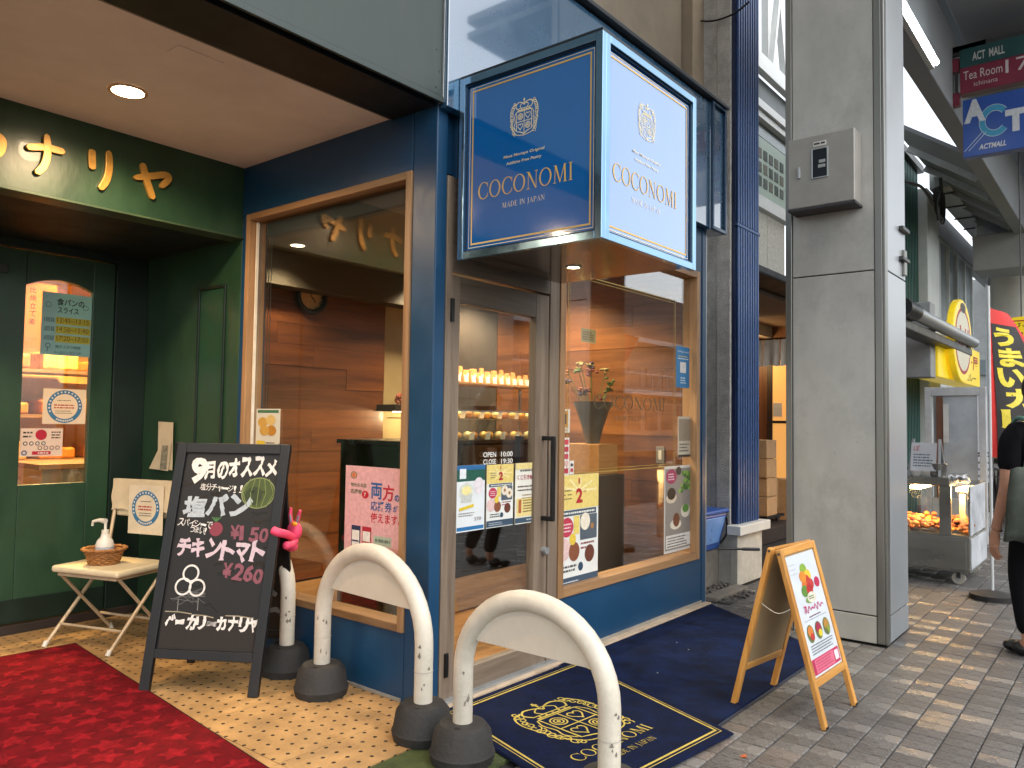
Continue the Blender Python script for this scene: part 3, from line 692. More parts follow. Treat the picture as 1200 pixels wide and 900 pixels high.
for k in range(15):
    a, q = rnd.random()*6.3, rnd.uniform(.02, .2); zt = rnd.uniform(.28, .62); tip = V(4.93+q*math.cos(a), 3.2+q*math.sin(a), 1.171+zt)
    st = obj('stem', MB().tube([(4.93, 3.2, 1.3), tip], .003, 5), stem_m, bq)
    mb = MB()
    for j in range(7): mb.ell(tip+V(rnd.gauss(0, .016), rnd.gauss(0, .016), rnd.gauss(0, .014)), (.016, .016, .01), 6, 4)
    obj('flower', mb, fl_ms[k % 5], st)
# interior lamps (recessed downlights)
def downlight(name, label, p, power, col=(1, .78, .5), r=.05, group=None, spot=130):
    t = thing(name, label, 'light', p, group)
    obj('trim', MB().lathe(p, [(r+.012, 0), (r+.012, -.004), (r, -.004), (r, 0)], 20, cap=False), mat('lamp_trim', '#d8d2c6', .4), t)
    obj('lens', MB().cyl(p+V(0, 0, -.003), p+V(0, 0, -.001), r*.97, r*.97, 20), warm_em, t)
    lamp('lamp', p+V(0, 0, -.03), power, col, .045, 'SPOT', spot=spot)
    return t
for k, (x, y) in enumerate(((3.3, 3.3), (4.6, 3.2), (3.5, 4.9), (4.2, 3.75), (4.9, 3.75), (5.05, 5.05))):
    downlight('ceiling_downlight', 'round recessed downlight in the pastry shop ceiling', V(x, y, 2.618), 26 if k < 3 else 70, group='pastry shop ceiling downlights')
lamp('shelf_lamp', (5.0, 5.12, 1.36), 6, (1, .75, .42), .05)

# ================================================================== CUBE SIGN
SX0, SX1, SY0, SY1, SZ0, SZ1 = 2.686, 3.556, 1.711, 2.512, 2.083, 2.951
sgn = thing('cube_sign', 'blue cube shaped shop sign with gold crest and COCONOMI lettering over the door', 'sign', ((SX0+SX1)/2, SY1, SZ0))
trim = mat('sign_trim', '#86a9c4', .14, metal=.9, var=.05)
sblue = mat('sign_blue', '#0a66b0', .12, var=.04, vs=2, coat=1., spec=.8)
obj('body', MB().box((SX0+.03, SY0+.03, SZ0+.03), (SX1-.03, SY1, SZ1-.03)), mat('sign_core', '#10304a', .4), sgn)
T_ = .034
def frame4(par, fr, w, h, t, d, m, name='trim'):
    for x0, y0, x1, y1 in ((0, 0, t, h), (w-t, 0, w, h), (t, 0, w-t, t), (t, h-t, w-t, h)):
        mb = MB(); mb.obox(fr.p(x0, y0), fr.u*(x1-x0), fr.v*(y1-y0), fr.n*d); obj(name, mb, m, par, bev=.002)
        g = t*.36
fL = Fr((SX0+.028, SY1, SZ0), (0, -1, 0), (0, 0, 1), (-1, 0, 0)); fS = Fr((SX0, SY0+.028, SZ0), (1, 0, 0), (0, 0, 1), (0, -1, 0))
wL, wS, hS = SY1-SY0, SX1-SX0, SZ1-SZ0
frame4(sgn, fL, wL, hS, T_, .028, trim); frame4(sgn, Fr(fS.p(.0285, 0), fS.u, fS.v, fS.n), wS-.0285, hS, T_, .028, trim)
for f0, w in ((fL, wL), (fS, wS)):
    for x0, y0, x1, y1 in ((T_, T_, T_+.008, hS-T_), (w-T_-.008, T_, w-T_, hS-T_), (T_+.009, T_, w-T_-.009, T_+.008), (T_+.009, hS-T_-.008, w-T_-.009, hS-T_)):
        mb = MB(); mb.obox(f0.p(x0, y0, .002), f0.u*(x1-x0), f0.v*(y1-y0), f0.n*.016); obj('inner_trim', mb, mat('sign_trim_dark', '#0e2c44', .2, metal=.3), sgn)
def signface(fr, w, lab):
    f = Fr(fr.p(0, 0, .0), fr.u, fr.v, fr.n)
    pn = obj('face', MB().obox(f.p(T_+.0085, T_+.0085, 0), f.u*(w-2*T_-.017), f.v*(hS-2*T_-.017), f.n*.006), sblue, sgn, label=lab)
    F2 = Fr(f.p(0, 0, .006), f.u, f.v, f.n); pr = Print(); c = pr.c('gold_line'); e = .066
    for ee, t in ((e, .0075), (e-.014, .003)):
        for x0, y0, x1, y1 in ((ee, ee, ee+t, hS-ee), (w-ee-t, ee, w-ee, hS-ee), (ee, ee, w-ee, ee+t), (ee, hS-ee-t, w-ee, hS-ee)): rect(pr.c('gold_line' if t > .005 else 'pale_gold'), F2, x0, y0, x1, y1)
    crest(pr.c('pale_gold'), F2, w*.47, hS*.70, .165, .019)
    text(pr.c('pale_gold'), F2, 'Most Moreish Original' if False else 'Most Moriaya Original', w*.47, hS*.50, .017, w*.29, centre=True, bold=.01, shear=.15)
    text(pr.c('pale_gold'), F2, 'Additive Free Pastry', w*.47, hS*.462, .017, w*.25, centre=True, bold=.01, shear=.15)
    serif(pr.c('gold_line'), F2, 'COCONOMI', w*.47, hS*.315, w*.67, h=.078)
    serif(pr.c('pale_gold'), F2, 'MADE IN JAPAN', w*.47, hS*.245, w*.30, h=.024)
    pr.done(pn, 'lettering', .4)
signface(fL, wL, 'deep blue face towards the bakery'); signface(fS, wS, 'face towards the street, pale with sky reflections')
obj('underside', MB().box((SX0+.03, SY0+.03, SZ0+.012), (SX1-.03, SY1-.002, SZ0+.0295)), mat('brown_soffit', '#33231d', .16, var=.1, coat=.4), sgn)
obj('top_plate', MB().box((SX0+.001, SY0+.001, SZ1+.0005), (SX1-.001, SY1, SZ1+.012)), MATS['dark_cap'], sgn)
p = G(672, 313, SZ0+.011)
downlight('canopy_downlight', 'small recessed downlight in the underside of the cube sign', V(p.x, p.y, SZ0+.0115), 5, (1, .85, .65), .03)

# ================================================================== BAKERY (green)
bak = thing('bakery', 'dark green bakery front with recessed entrance, gold letters and glazed door', 'shop', (1.2, 4.2, 0))
def bpanel(name, a, b, m=green, bev=.003, **k): return panel(name, a, b, m, bev, bak, **k)
YL = 4.19; LZ0, LZ1 = 2.405, 2.825
bpanel('lintel', (-1.5, YL, LZ0), (XW-.0005, YL+.14, LZ1+.02), green)
bpanel('corner_filler', (XW+.002, 4.1887, 0), (XW+.13, 4.1905, 2.53), green_dk, 0)
bpanel('lintel_lip', (-1.5, YL-.016, LZ0-.012), (XW-.001, YL+.12, LZ0-.0005), mat('green_trim', '#3c4f38', .4, var=.2), .003)
bpanel('ceiling', (-1.5, 2.88, LZ1), (XW-.0005, YL-.0005, LZ1+.05), mat('salmon_ceiling', '#e2dcd4', .8, var=.06, vs=3, bump=.15, bs=160), .0)
bpanel('ceiling_bead', (-1.5, 2.88, LZ1-.006), (XW-.001, 2.90, LZ1-.0005), mat('bead_grey', '#7d7770', .5), .001)
bpanel('beam', (-1.5, 2.585, LZ1-.012), (XW-.0015, 2.8795, LZ1+.4), mat('black_beam', '#0c100f', .5), .003)
upg = mat('weathered_green_metal', '#36423e', .5, metal=.15, var=.18, vs=3, stretch=(2.5, 1, .35), dirt=.25)
bpanel('upper_fascia', (-1.5, 2.545, 2.845), (XW-.003, 2.584, 9), upg, .004)
bpanel('fascia_drip', (-1.5, 2.53, 2.815), (XW-.003, 2.5445, 2.842), upg, .002)
bpanel('fascia_joint', (-1.5, 2.538, 2.8425), (XW-.003, 2.5446, 2.848), black, 0)
bpanel('corner_bead', (XW-.0025, 2.535, 2.82), (XW+.003, 2.568, 9), steel_l, .001)
# lower porch behind the lintel
bpanel('porch_ceiling', (-1.5, YL+.1405, 2.40), (XW-.001, 5.34, 2.46), mat('porch_dark', '#0a1512', .6), 0)
bpanel('side_wall', (XW-.001, YL+.001, 0), (XW+.12, 5.5, 2.47), green, .003)
# raised panel mould on the side wall
for a, b in (((4.34, 4.36), (.75, 2.14)), ((4.635, 4.655), (.75, 2.14)), ((4.361, 4.634), (2.12, 2.14)), ((4.361, 4.634), (.75, .77))):
    bpanel('panel_mould', (XW-.014, a[0], b[0]), (XW-.0015, a[1], b[1]), green_dk, .004)
bpanel('panel', (XW-.006, 4.362, .772), (XW-.0016, 4.633, 2.118), mat('green_panel', '#1f4630', .35, var=.15), .003)
# door wall
DY = 5.35; DXR = 2.385; WX0, WX1, WZ0, WZ1 = 1.851, 2.247, .895, 2.165
bpanel('door_frame', (DXR+.001, DY-.02, 0), (XW-.0015, DY+.12, 2.399), green_dk, .003)
bpanel('door_head', (-1.5, DY-.02, 2.345), (DXR, DY+.12, 2.399), green_dk, .003)
bpanel('step', (-1.5, 5.322, 0), (DXR+.2, DY-.002, .06), mat('dark_stone', '#2b211b', .6, var=.2), .004)
bdoor = obj('door', MB().box((WX0-.01, DY+.02, WZ0-.01), (WX1+.01, DY+.026, WZ1+.05)), glass, bak, label='green wooden door with tall glazed opening')
DL = 1.42
for n, a, b in (('stile', (DL, DY, .062), (WX0, DY+.045, 2.34)), ('stile', (WX1, DY, .062), (DXR, DY+.045, 2.34)), ('rail', (WX0+.0005, DY+.0005, .062), (WX1-.0005, DY+.0445, WZ0))):
    obj(n, MB().box(a, b), green, bdoor, bev=.004)
# arched head of the glazed opening
n = 12; xm = (WX0+WX1)/2
arch = [V(WX0+(WX1-WX0)*k/n, DY, WZ1-.035+.05*(1-((k/n)*2-1)**2)) for k in range(n+1)]
obj('arched_rail', MB().poly([V(WX0+.0005, DY, 2.34)]+[a+V(.0005 if k == 0 else (-.0005 if k == n else 0), 0, 0) for k, a in enumerate(arch)]+[V(WX1-.0005, DY, 2.34)], (0, .045, 0)), green, bdoor)
obj('kick_plate', MB().box((DL, DY-.012, .07), (DXR-.01, DY-.0005, .21)), green_dk, bdoor, bev=.002)
obj('door_stop', MB().cyl((1.72, DY-.012, .15), (1.72, DY-.03, .15), .022, .018, 14), steel_d, bdoor, smooth=40)
obj('door_closer', MB().box((1.42, DY-.03, 2.18), (1.74, DY-.002, 2.23)), steel_d, bdoor, bev=.004)
bpanel('door_leaf_left', (-1.5, DY, .062), (DL-.01, DY+.045, 2.34), green, .004)
# bakery interior seen through the door glass
biw = mat('warm_wall', '#e0b060', .8, var=.1)
bpanel('interior_floor', (.4, DY+.13, 0), (4.2, 8.2, .05), mat('bakery_floor', '#7a5a36', .6), 0)
bpanel('interior_back_wall', (.4, 8.2, 0), (4.2, 8.3, 2.6), biw, 0)
bpanel('interior_ceiling', (.4, DY+.13, 2.6), (4.2, 8.3, 2.65), cream, 0)
bpanel('interior_side_wall', (.3, DY+.13, 0), (.4, 8.3, 2.6), biw, 0); bpanel('interior_side_wall', (4.2, DY+.13, 0), (4.3, 8.3, 2.6), biw, 0)
bc = thing('bakery_counter', 'white bakery counter with oak top behind the green door glass', 'counter', (2.8, 6.4, .051))
obj('front', MB().box((2.30, 6.2, .0515), (3.5, 6.7, .93)), mat('counter_white', '#cfc6b4', .5), bc, bev=.004); obj('worktop', MB().box((2.26, 6.15, .931), (3.54, 6.75, .97)), oak_x, bc, bev=.004)
bs_ = thing('bakery_shelf', 'wooden bread shelf with warm lit trays inside the bakery', 'shelf', (2.6, 7.9, .051))
for z in (.5, .9, 1.3, 1.7): obj('shelf_board', MB().box((1.9, 7.6, z), (3.6, 8.1, z+.03)), oak_x, bs_)
for x in (1.9, 2.74, 3.57): obj('upright', MB().box((x, 8.11, .052), (x+.03, 8.14, 2.0)), oak, bs_)
for k in range(16):
    z = (.531, .931, 1.331, 1.731)[k % 4]; x = 2.0+.40*(k//4)
    obj_ = top('bread_tray', MB().box((x, 7.62, z), (x+.3, 7.98, z+.1+.03*(k % 3))), mat('bread_%d' % (k % 3), ('#d68a2e', '#c0702a', '#e8b860')[k % 3], .6, var=.3, vs=20), 'warm coloured bread tray on the bakery shelf', 'tray', 'bread trays on the bakery shelf', bev=.02)
for k, (x, y) in enumerate(((2.2, 5.85), (2.9, 7.2))): downlight('bakery_downlight', 'round downlight in the ceiling inside the bakery', V(x, y, 2.598), 200, (1, .62, .24), .05, 'downlights inside the bakery')
# notices on the bakery door glass
GY = DY+.0185; fg = fry(GY)
thinpaper('paper_8fc2b4', '#9fc8c0', .10); thinpaper('paper_e8b24a', '#f0c060', .5); thinpaper('paper_e9dcc4', '#e9dcc4', .3); thinpaper('paper_e6d6c8', '#e6d6c8', .3)
def r(TL, BR): return sheety(GY, TL, BR)
def draw_menu(f, w, h, c):
    k = '#26332c'
    text(c(k), f, '食パンの', w*.28, h*.80, h*.12, w*.55, bold=.02); text(c(k), f, 'スライス', w*.30, h*.68, h*.10, w*.42, bold=.02)
    for i, s in enumerate(('12:45~13:15', '14:50~15:40', '17:20~17:50')):
        y = h*(.515-.145*i); text(c(k), f, str(i+1)+'回目', w*.05, y+.004, h*.07, w*.19)
        rect(c('#d7c83c'), f, w*.27, y-.006, w*.97, y+h*.10, .0008); text(c('#7a5a20'), f, s, w*.30, y+.006, h*.075, w*.63, z=.0022)
    text(c(k), f, '焼き上がり時間', w*.28, h*.115, h*.05, w*.5); text(c(k), f, 'ベーカリーカナリヤ', w*.25, h*.02, h*.05, w*.55)
    disc(c(k), f, w*.14, h*.15, w*.05, rin=.8); ribbon(c(k), f, [(w*.14, h*.12), (w*.12, h*.05)], .003)
    for x, s in ((.12, '①'), (.86, '②')): disc(c(k), f, w*x, h*.80, w*.055, rin=.85)
poster('notice', 'mint green handwritten slicing timetable on the bakery door glass', 'notice', fg, *r((50, 341), (106, 419)), '#8fc2b4', draw_menu)
poster('notice', 'yellow notice with vertical writing behind the mint timetable', 'notice', fry(GY+.012), *sheety(GY+.012, (31, 330), (64, 410)), '#e8b24a', lambda f, w, h, c: [text(c('#5a3a12'), f, s, w*.12, h*(.84-.12*i), h*.09, bold=.01) for i, s in enumerate('比焼立て麦')])
RING = '#3f7fa8'
def draw_badge(f, w, h, c):
    disc(c(RING), f, w/2, h*.5, min(w, h)*.47, rin=.76, n=40)
    for k in range(16):
        a = R(200-13.7*k); q = min(w, h)*.413; disc(c('#f2ece0'), f, w/2+q*math.cos(a), h*.5+q*math.sin(a), min(w, h)*.026, z=.0022, n=8)
    for k in range(8):
        a = R(300-8.5*(k)); q = min(w, h)*.413; disc(c('#f2ece0'), f, w/2+q*math.cos(a), h*.5+q*math.sin(a), min(w, h)*.026, z=.0022, n=8)
    lines(c('#c2403a'), f, w*.25, w*.75, h*.52, 2, h*.075, h*.035); lines(c('#5a5a5a'), f, w*.32, w*.70, h*.66, 1, h*.06, h*.02); lines(c('#5a5a5a'), f, w*.28, w*.72, h*.36, 2, h*.06, h*.018)
poster('notice', 'square notice with blue ring badge on the bakery door glass', 'notice', fg, *r((51, 455), (99.5, 497)), '#e9dcc4', draw_badge)
def draw_jp(f, w, h, c):
    disc(c('#c21f3a'), f, w*.48, h*.77, h*.19); k = '#3b3028'
    lines(c(k), f, w*.06, w*.28, h*.82, 2, h*.14, h*.06, ragged=.1); lines(c(k), f, w*.72, w*.96, h*.84, 3, h*.1, h*.045, ragged=.1)
    for i in range(4): disc(c(k), f, w*(.12+.14*i), h*.46, h*.075); disc(c('#f2e6d8'), f, w*(.12+.14*i), h*.46, h*.045, z=.002)
    for i in range(4): disc(c('#6a4a44'), f, w*(.46+.14*i), h*.30, h*.075, rin=.7)
    disc(c('#2b5f92'), f, w*.1, h*.13, h*.09, rin=.6); rect(c('#c21f3a'), f, w*.28, h*.06, w*.72, h*.18); lines(c('#f2e6d8'), f, w*.32, w*.68, h*.09, 1, 1, h*.05, z=.002, ragged=0)
poster('notice', 'white notice with a red disc low on the bakery door glass', 'notice', fg, *r((24, 502), (72.5, 534)), '#e6d6c8', draw_jp)
# gold letters on the lintel
lf = fry(YL-.004)
goldw = mat('gold_letter', '#c9994a', .38, var=.15, vs=18, metal=.25)
def letter(strokes, lab):
    P = [[lf.xy(x/3, y/3) for x, y in s] for s in strokes]; cx = sum(p[0] for s in P for p in s)/sum(len(s) for s in P)
    mb = MB()
    for i, s in enumerate(P): mb.poly([lf.p(a, b, .001*i) for a, b in capsule(s, .036)], lf.n*.016)
    o = obj('letter', mb, goldw, bak, label=lab, bev=.002)
letter([[(-70, 500), (-20, 480), (4, 495), (2, 525), (-12, 552)], [(-40, 455), (-45, 520), (-75, 570)]], 'gold letter カ'); letter([[(88, 519), (155, 520), (226, 537)], [(160, 472), (163, 540), (150, 585), (122, 612)]], 'gold letter ナ')
letter([[(320, 526), (320, 560), (322, 598)], [(378, 530), (380, 590), (370, 635), (347, 668)]], 'gold letter リ'); letter([[(466, 626), (530, 620), (578, 617), (588, 632), (560, 660)], [(496, 574), (512, 635), (535, 703)]], 'gold letter ヤ')
# porch downlight
p = G(150, 107, LZ1-.001)
pl = thing('porch_downlight', 'glowing round recessed downlight in the bakery porch ceiling', 'light', p)
obj('trim', MB().lathe(p, [(.085, .0), (.085, -.005), (.07, -.005), (.07, 0)], 28, cap=False), mat('lamp_trim2', '#c9a27e', .4), pl); obj('lens', MB().cyl(p+V(0, 0, -.004), p+V(0, 0, -.001), .069, .069, 28), emitmat('porch_lamp', (1, .8, .52), 12), pl)
lamp('lamp', p+V(0, 0, -.04), 42, (1, .70, .42), .06, 'SPOT', spot=165)
q = V(.35, 3.6, LZ1-.001)
pl2 = thing('porch_downlight', 'round recessed downlight further left in the porch ceiling', 'light', q)
obj('lens', MB().cyl(q+V(0, 0, -.004), q+V(0, 0, -.001), .069, .069, 28), MATS['porch_lamp'], pl2); lamp('lamp', q+V(0, 0, -.04), 42, (1, .70, .42), .06, 'SPOT', spot=165)
obj('ceiling_hatch', MB().box((1.55, 3.0, LZ1-.003), (1.75, 3.1, LZ1-.0005)), MATS['salmon_ceiling'], bak, bev=.001)
# folded paper slips hung on the porch wall
hp = PX(190, 500, XW-.012)
fb = thing('paper_slips', 'cream paper slips hanging from a clip on the green porch wall', 'paper', hp)
def pxp(x, y, d=.02): return PX(x, y, XW-d)
obj('slip', MB().poly([pxp(186, 494), pxp(203, 495), pxp(202, 551), pxp(185, 550)], (-.002, 0, 0)), mat('slip_cream', '#cfc0a2', .7), fb)
obj('slip', MB().poly([pxp(189, 520, .03), pxp(201, 519, .03), pxp(197, 552, .03), pxp(175, 549, .03)], (-.002, 0, 0)), MATS['slip_cream'], fb)
obj('print', MB().poly([pxp(190, 522, .0335), pxp(197, 522, .0335), pxp(195, 550, .0335), pxp(187, 550, .0335)], (-.0005, 0, 0)), mat('slip_print', '#8f8a78', .7, var=.4, vs=60), fb)
# red mat
c4 = [V(2.005, 4.83, 0), V(.70, 4.92, 0), V(.48, 2.26, 0), V(1.742, 2.16, 0)]
z0, z1 = .0065, .0155
rm = thing('red_mat', 'red entrance mat with woven star pattern on the porch floor', 'mat', (1.2, 3.5, z0))
cen = sum(c4, V(0, 0, 0))/4
def inset(k, z): return [cen+(c-cen)*k+V(0, 0, z) for c in c4]
mb = MB(); b_ = inset(1, z0); t_ = inset(.992, z1); mb.add(b_+t_, [(0, 1, 2, 3), (4, 5, 6, 7), (0, 1, 5, 4), (1, 2, 6, 5), (2, 3, 7, 6), (3, 0, 4, 7)])
obj('pile', mb, weave('red_pile', '#760d16', 420, .3, 12), rm)
mb = MB(); o_ = inset(1.006, z0-.0002); i_ = inset(1.0005, z0-.0002); mb.add(o_+i_+[v+V(0, 0, .006) for v in o_+i_], [f for k in range(4) for f in ((k, (k+1) % 4, (k+1) % 4+4, k+4), (k+8, (k+1) % 4+8, (k+1) % 4+12, k+12), (k, (k+1) % 4, (k+1) % 4+8, k+8))])
obj('rubber_edge', mb, mat('mat_rubber', '#17120f', .7), rm)
mb = MB(); U = (c4[0]-c4[1]); Vv = (c4[3]-c4[0])
for i in range(9):
    for j in range(19):
        s = (i+.4+.5*(j % 2)+rnd.uniform(-.12, .12))/9.4; t = (j+.6+rnd.uniform(-.15, .15))/19.4
        if s > .96: continue
        c = c4[1]+U*s+Vv*t; a0 = rnd.random()*1.3; rr_ = .066*rnd.uniform(.85, 1.12)
        mb.add([c+V(rr_*(1 if k % 2 == 0 else .5)*math.cos(a0+k*math.pi/5), rr_*(1 if k % 2 == 0 else .5)*math.sin(a0+k*math.pi/5), z1+.0008) for k in range(10)], [tuple(range(10))])
obj('star_pattern', mb, weave('red_star', '#9a1620', 420, .4, 30), rm, kind='stuff')

# ---- folding chair with basket and pump bottle
cu = V(.33, -.944, 0).normalized(); cv = V(.944, .33, 0).normalized(); cz = V(0, 0, 1)
cc = V(1.995, 4.70, 0)                 # middle of the front edge
def C(a, b, z): return cc+cu*a+cv*b+cz*z
chair = thing('folding_chair', 'cream folding chair with crossed legs by the green door', 'chair', cc+cv*.2)
cw = mat('chair_cream', '#d9c9a4', .5, var=.10, vs=9, dirt=.3); cmt = mat('chair_metal', '#c7b18f', .45, var=.15, metal=.2, dirt=.4)
SH = .455
mb = MB(); mb.obox(C(-.25, -.02, SH-.035), cu*.50, cv*.40, cz*.04); obj('seat', mb, cw, chair, bev=.016, seg=3)
mb = MB(); mb.obox(C(-.22, 0, SH-.055), cu*.44, cv*.35, cz*.018); obj('seat_frame', mb, cmt, chair, bev=.004)
for s in (-.235, .235):
    obj('leg', MB().tube([C(s, -.05, .012), C(s, .36, SH-.02)]+([C(s, .44, .93)] if True else []), .011, 10), cmt, chair, smooth=50)
    obj('leg', MB().tube([C(s*.93, .40, .012), C(s*.93, .02, SH-.045)], .010, 10), cmt, chair, smooth=50)
    for b in (-.05, .40): obj('foot', MB().cyl(C(s*(1 if b < 0 else .93), b-(.004 if b < 0 else -.004), .006), C(s*(1 if b < 0 else .93), b+(.012 if b < 0 else -.012), .035), .014, .013, 10), mat('chair_foot', '#d8d0c0', .6), chair)
obj('stretcher', MB().tube([C(-.235, .045, .115), C(.235, .045, .115)], .008, 8), cmt, chair); obj('stretcher', MB().tube([C(-.22, .315, .12), C(.22, .315, .12)], .008, 8), cmt, chair)
mb = MB(); mb.obox(C(-.24, .425, .70), cu*.48, cv*.022, cz*.22); obj('backrest', mb, cw, chair, bev=.01)
# towel draped over the backrest, with a badge sheet
tw = thing('draped_towel', 'cream cloth with a blue ring badge hung over the chair back', 'towel', C(0, .42, .66))
def drape(a0, a1, z0, off, n=14):
    mb = MB(); vs = []; m = 10
    for i in range(n+1):
        a = a0+(a1-a0)*i/n; wv = .006*math.sin(i*1.7)+.004*math.sin(i*3.1)
        for j in range(m+1): t = j/m; vs.append(C(a+.01*math.sin(j*.9)*t, .42-off-.012*t-wv*t, .932-(.932-z0-.012*math.sin(i*.8))*t))
        vs.append(C(a, .456, .93)); vs.append(C(a, .47, .85))
    k = m+3; fs = []
    for i in range(n):
        for j in range(m): fs.append((i*k+j, (i+1)*k+j, (i+1)*k+j+1, i*k+j+1))
        fs.append((i*k, i*k+m+1, (i+1)*k+m+1, (i+1)*k)); fs.append((i*k+m+1, i*k+m+2, (i+1)*k+m+2, (i+1)*k+m+1))
    return mb.add(vs, fs)
cloth = weave('towel_cream', '#d3c2a0', 300, .12, 6, .4)
obj('cloth', drape(-.26, .27, .735, .006), cloth, tw, smooth=60)
bf = Fr(C(-.11, .398, .60), cu, cz, -cv)
bsh = obj('badge_sheet', MB().obox(bf.p(0, 0), bf.u*.27, bf.v*.30, bf.n*.002), mat('paper_badge', '#dccdb0', .6), tw)
pr = Print(); draw_badge(Fr(bf.p(.02, .04, .002), bf.u, bf.v, bf.n), .23, .24, pr.c); pr.done(bsh)
# basket
bp = C(-.02, .14, SH+.006)
bas = thing('wicker_basket', 'small round wicker basket on the folding chair seat', 'basket', bp)
wick = mat('wicker', '#a8713a', .65, var=.3, vs=60, bump=.6, bs=120)
for k in range(7):
    z = .006+k*.0115; rr_ = .078+.0035*k
    obj('weave', MB().tube([bp+V((rr_+.004*math.cos(12*a+k*math.pi))*math.cos(a), (rr_+.004*math.cos(12*a+k*math.pi))*math.sin(a), z) for a in [2*math.pi*i/72 for i in range(73)]], .006, 6, False), wick, bas, smooth=70)
mb = MB(); mb.tube([bp+V((.112+.006*math.cos(16*a))*math.cos(a), (.112+.006*math.cos(16*a))*math.sin(a), .088) for a in [2*math.pi*i/80 for i in range(81)]], .0085, 6, False); obj('rim', mb, wick, bas, smooth=70)
obj('base', MB().cyl(bp+V(0, 0, .001), bp+V(0, 0, .01), .078, .078, 24), wick, bas)
pb = thing('pump_bottle', 'white pump sanitiser bottle standing in the wicker basket', 'bottle', bp+V(0, 0, .011))
b0 = bp+V(0, 0, .011)
obj('bottle_body', MB().lathe(b0, [(.045, 0), (.05, .01), (.05, .1), (.042, .125), (.024, .145), (.022, .16)], 24), mat('bottle_white', '#dcd6c8', .35, var=.05), pb, smooth=40)
obj('label_band', MB().lathe(b0, [(.0505, .035), (.0505, .09)], 24, cap=False), mat('bottle_print', '#b9bcc0', .5, var=.3, vs=40), pb, smooth=40)
mb = MB(); mb.cyl(b0+V(0, 0, .16), b0+V(0, 0, .185), .02, .02, 18).cyl(b0+V(0, 0, .185), b0+V(0, 0, .225), .008, .008, 10).tube([b0+V(0, 0, .235), b0-cu*.05+V(0, 0, .238), b0-cu*.085-cv*.01+V(0, 0, .23), b0-cu*.09-cv*.01+V(0, 0, .205)], [.016, .011, .008, .007], 12)
obj('pump', mb, MATS['bottle_white'], pb, smooth=45)

# ================================================================== CHALKBOARD STAND
fl_, fr_ = V(1.868, 3.783, 0), V(2.192, 3.285, 0)
bu = (fr_-fl_); BWd = bu.length; bu.normalize(); bh = V(-bu.y, bu.x, 0); bh = bh if bh.dot(V(1, 1, 0)) > 0 else -bh      # away from the viewer
TILT = R(9.5); BH = 1.205
bvv = (V(0, 0, 1)*math.cos(TILT)+bh*math.sin(TILT)+bu*.042).normalized(); bn = bu.cross(bvv)
bn = bn if bn.dot(-bh) > 0 else -bn
cb = thing('chalkboard_stand', 'black A frame chalkboard with white handwritten Japanese menu', 'signboard', (fl_+fr_)/2+bh*.15)
cbf = mat('chalk_frame', '#131314', .42, var=.25, vs=14, bump=.05, dirt=.12)
zb = .0068; O = fl_+V(0, 0, zb)
FB = Fr(O, bu, bvv, bn)
fw = .05
for x0, x1, y0, y1 in ((0, fw, 0, BH), (BWd-fw, BWd, 0, BH), (fw, BWd-fw, BH-fw, BH), (fw, BWd-fw, .155, .155+.045)):
    mb = MB(); mb.obox(FB.p(x0, y0, -.022), FB.u*(x1-x0), FB.v*(y1-y0), FB.n*.03); obj('leg' if x1-x0 == fw and y0 == 0 else 'rail', mb, cbf, cb, bev=.003)
brd = obj('board', MB().obox(FB.p(fw-.004, .196, -.018), FB.u*(BWd-2*fw+.008), FB.v*(BH-fw-.196+.004), FB.n*.012), mat('chalkboard_black', '#16130f', .5, var=.35, vs=4, dirt=.1), cb)
# rear frame
ro = O+bh*(2*BH*math.sin(TILT)+.05); rv = (V(0, 0, 1)*math.cos(TILT)-bh*math.sin(TILT)); FR2 = Fr(ro, bu, rv, -bn)
for x0, x1, y0, y1 in ((0, .04, 0, BH), (BWd-.04, BWd, 0, BH), (.04, BWd-.04, .16, .20), (.04, BWd-.04, BH-.06, BH-.02)):
    mb = MB(); mb.obox(FR2.p(x0, y0), FR2.u*(x1-x0), FR2.v*(y1-y0), bh*.02); obj('rear_leg' if x1-x0 < .05 and y0 == 0 else 'rear_rail', mb, cbf, cb, bev=.003)
obj('rear_board', MB().obox(FR2.p(.041, .21, .004), FR2.u*(BWd-.082), FR2.v*(BH-.28), bh*.008), MATS['chalkboard_black'], cb)
# chalk writing, placed from the photograph on the board's own plane
FC = Fr(FB.p(0, 0, -.0055), FB.u, FB.v, FB.n)
class CF(Fr):
    def xy(s, px, py):            # place on the board from its four corners in the photograph
        A, B, C_, D = (161, 812), (302, 820), (345, 530), (207, 520); x, y = .5, .5
        for _ in range(12):
            f0 = [(1-x)*(1-y)*A[i]+x*(1-y)*B[i]+x*y*C_[i]+(1-x)*y*D[i]-(px, py)[i] for i in (0, 1)]
            gx = [(1-y)*(B[i]-A[i])+y*(C_[i]-D[i]) for i in (0, 1)]; gy_ = [(1-x)*(D[i]-A[i])+x*(C_[i]-B[i]) for i in (0, 1)]
            dt = gx[0]*gy_[1]-gx[1]*gy_[0]; x -= (f0[0]*gy_[1]-f0[1]*gy_[0])/dt; y -= (gx[0]*f0[1]-gx[1]*f0[0])/dt
        return (.5+(x-.5)*.93)*BWd, y*BH
FC = CF(FC.o, FC.u, FC.v, FC.n)
pr = Print(); chk = '#ece8e0'; chb = '#b9c3c8'; pk = '#d9c4cc'; mau = '#8e5560'
crn = random.Random(21)
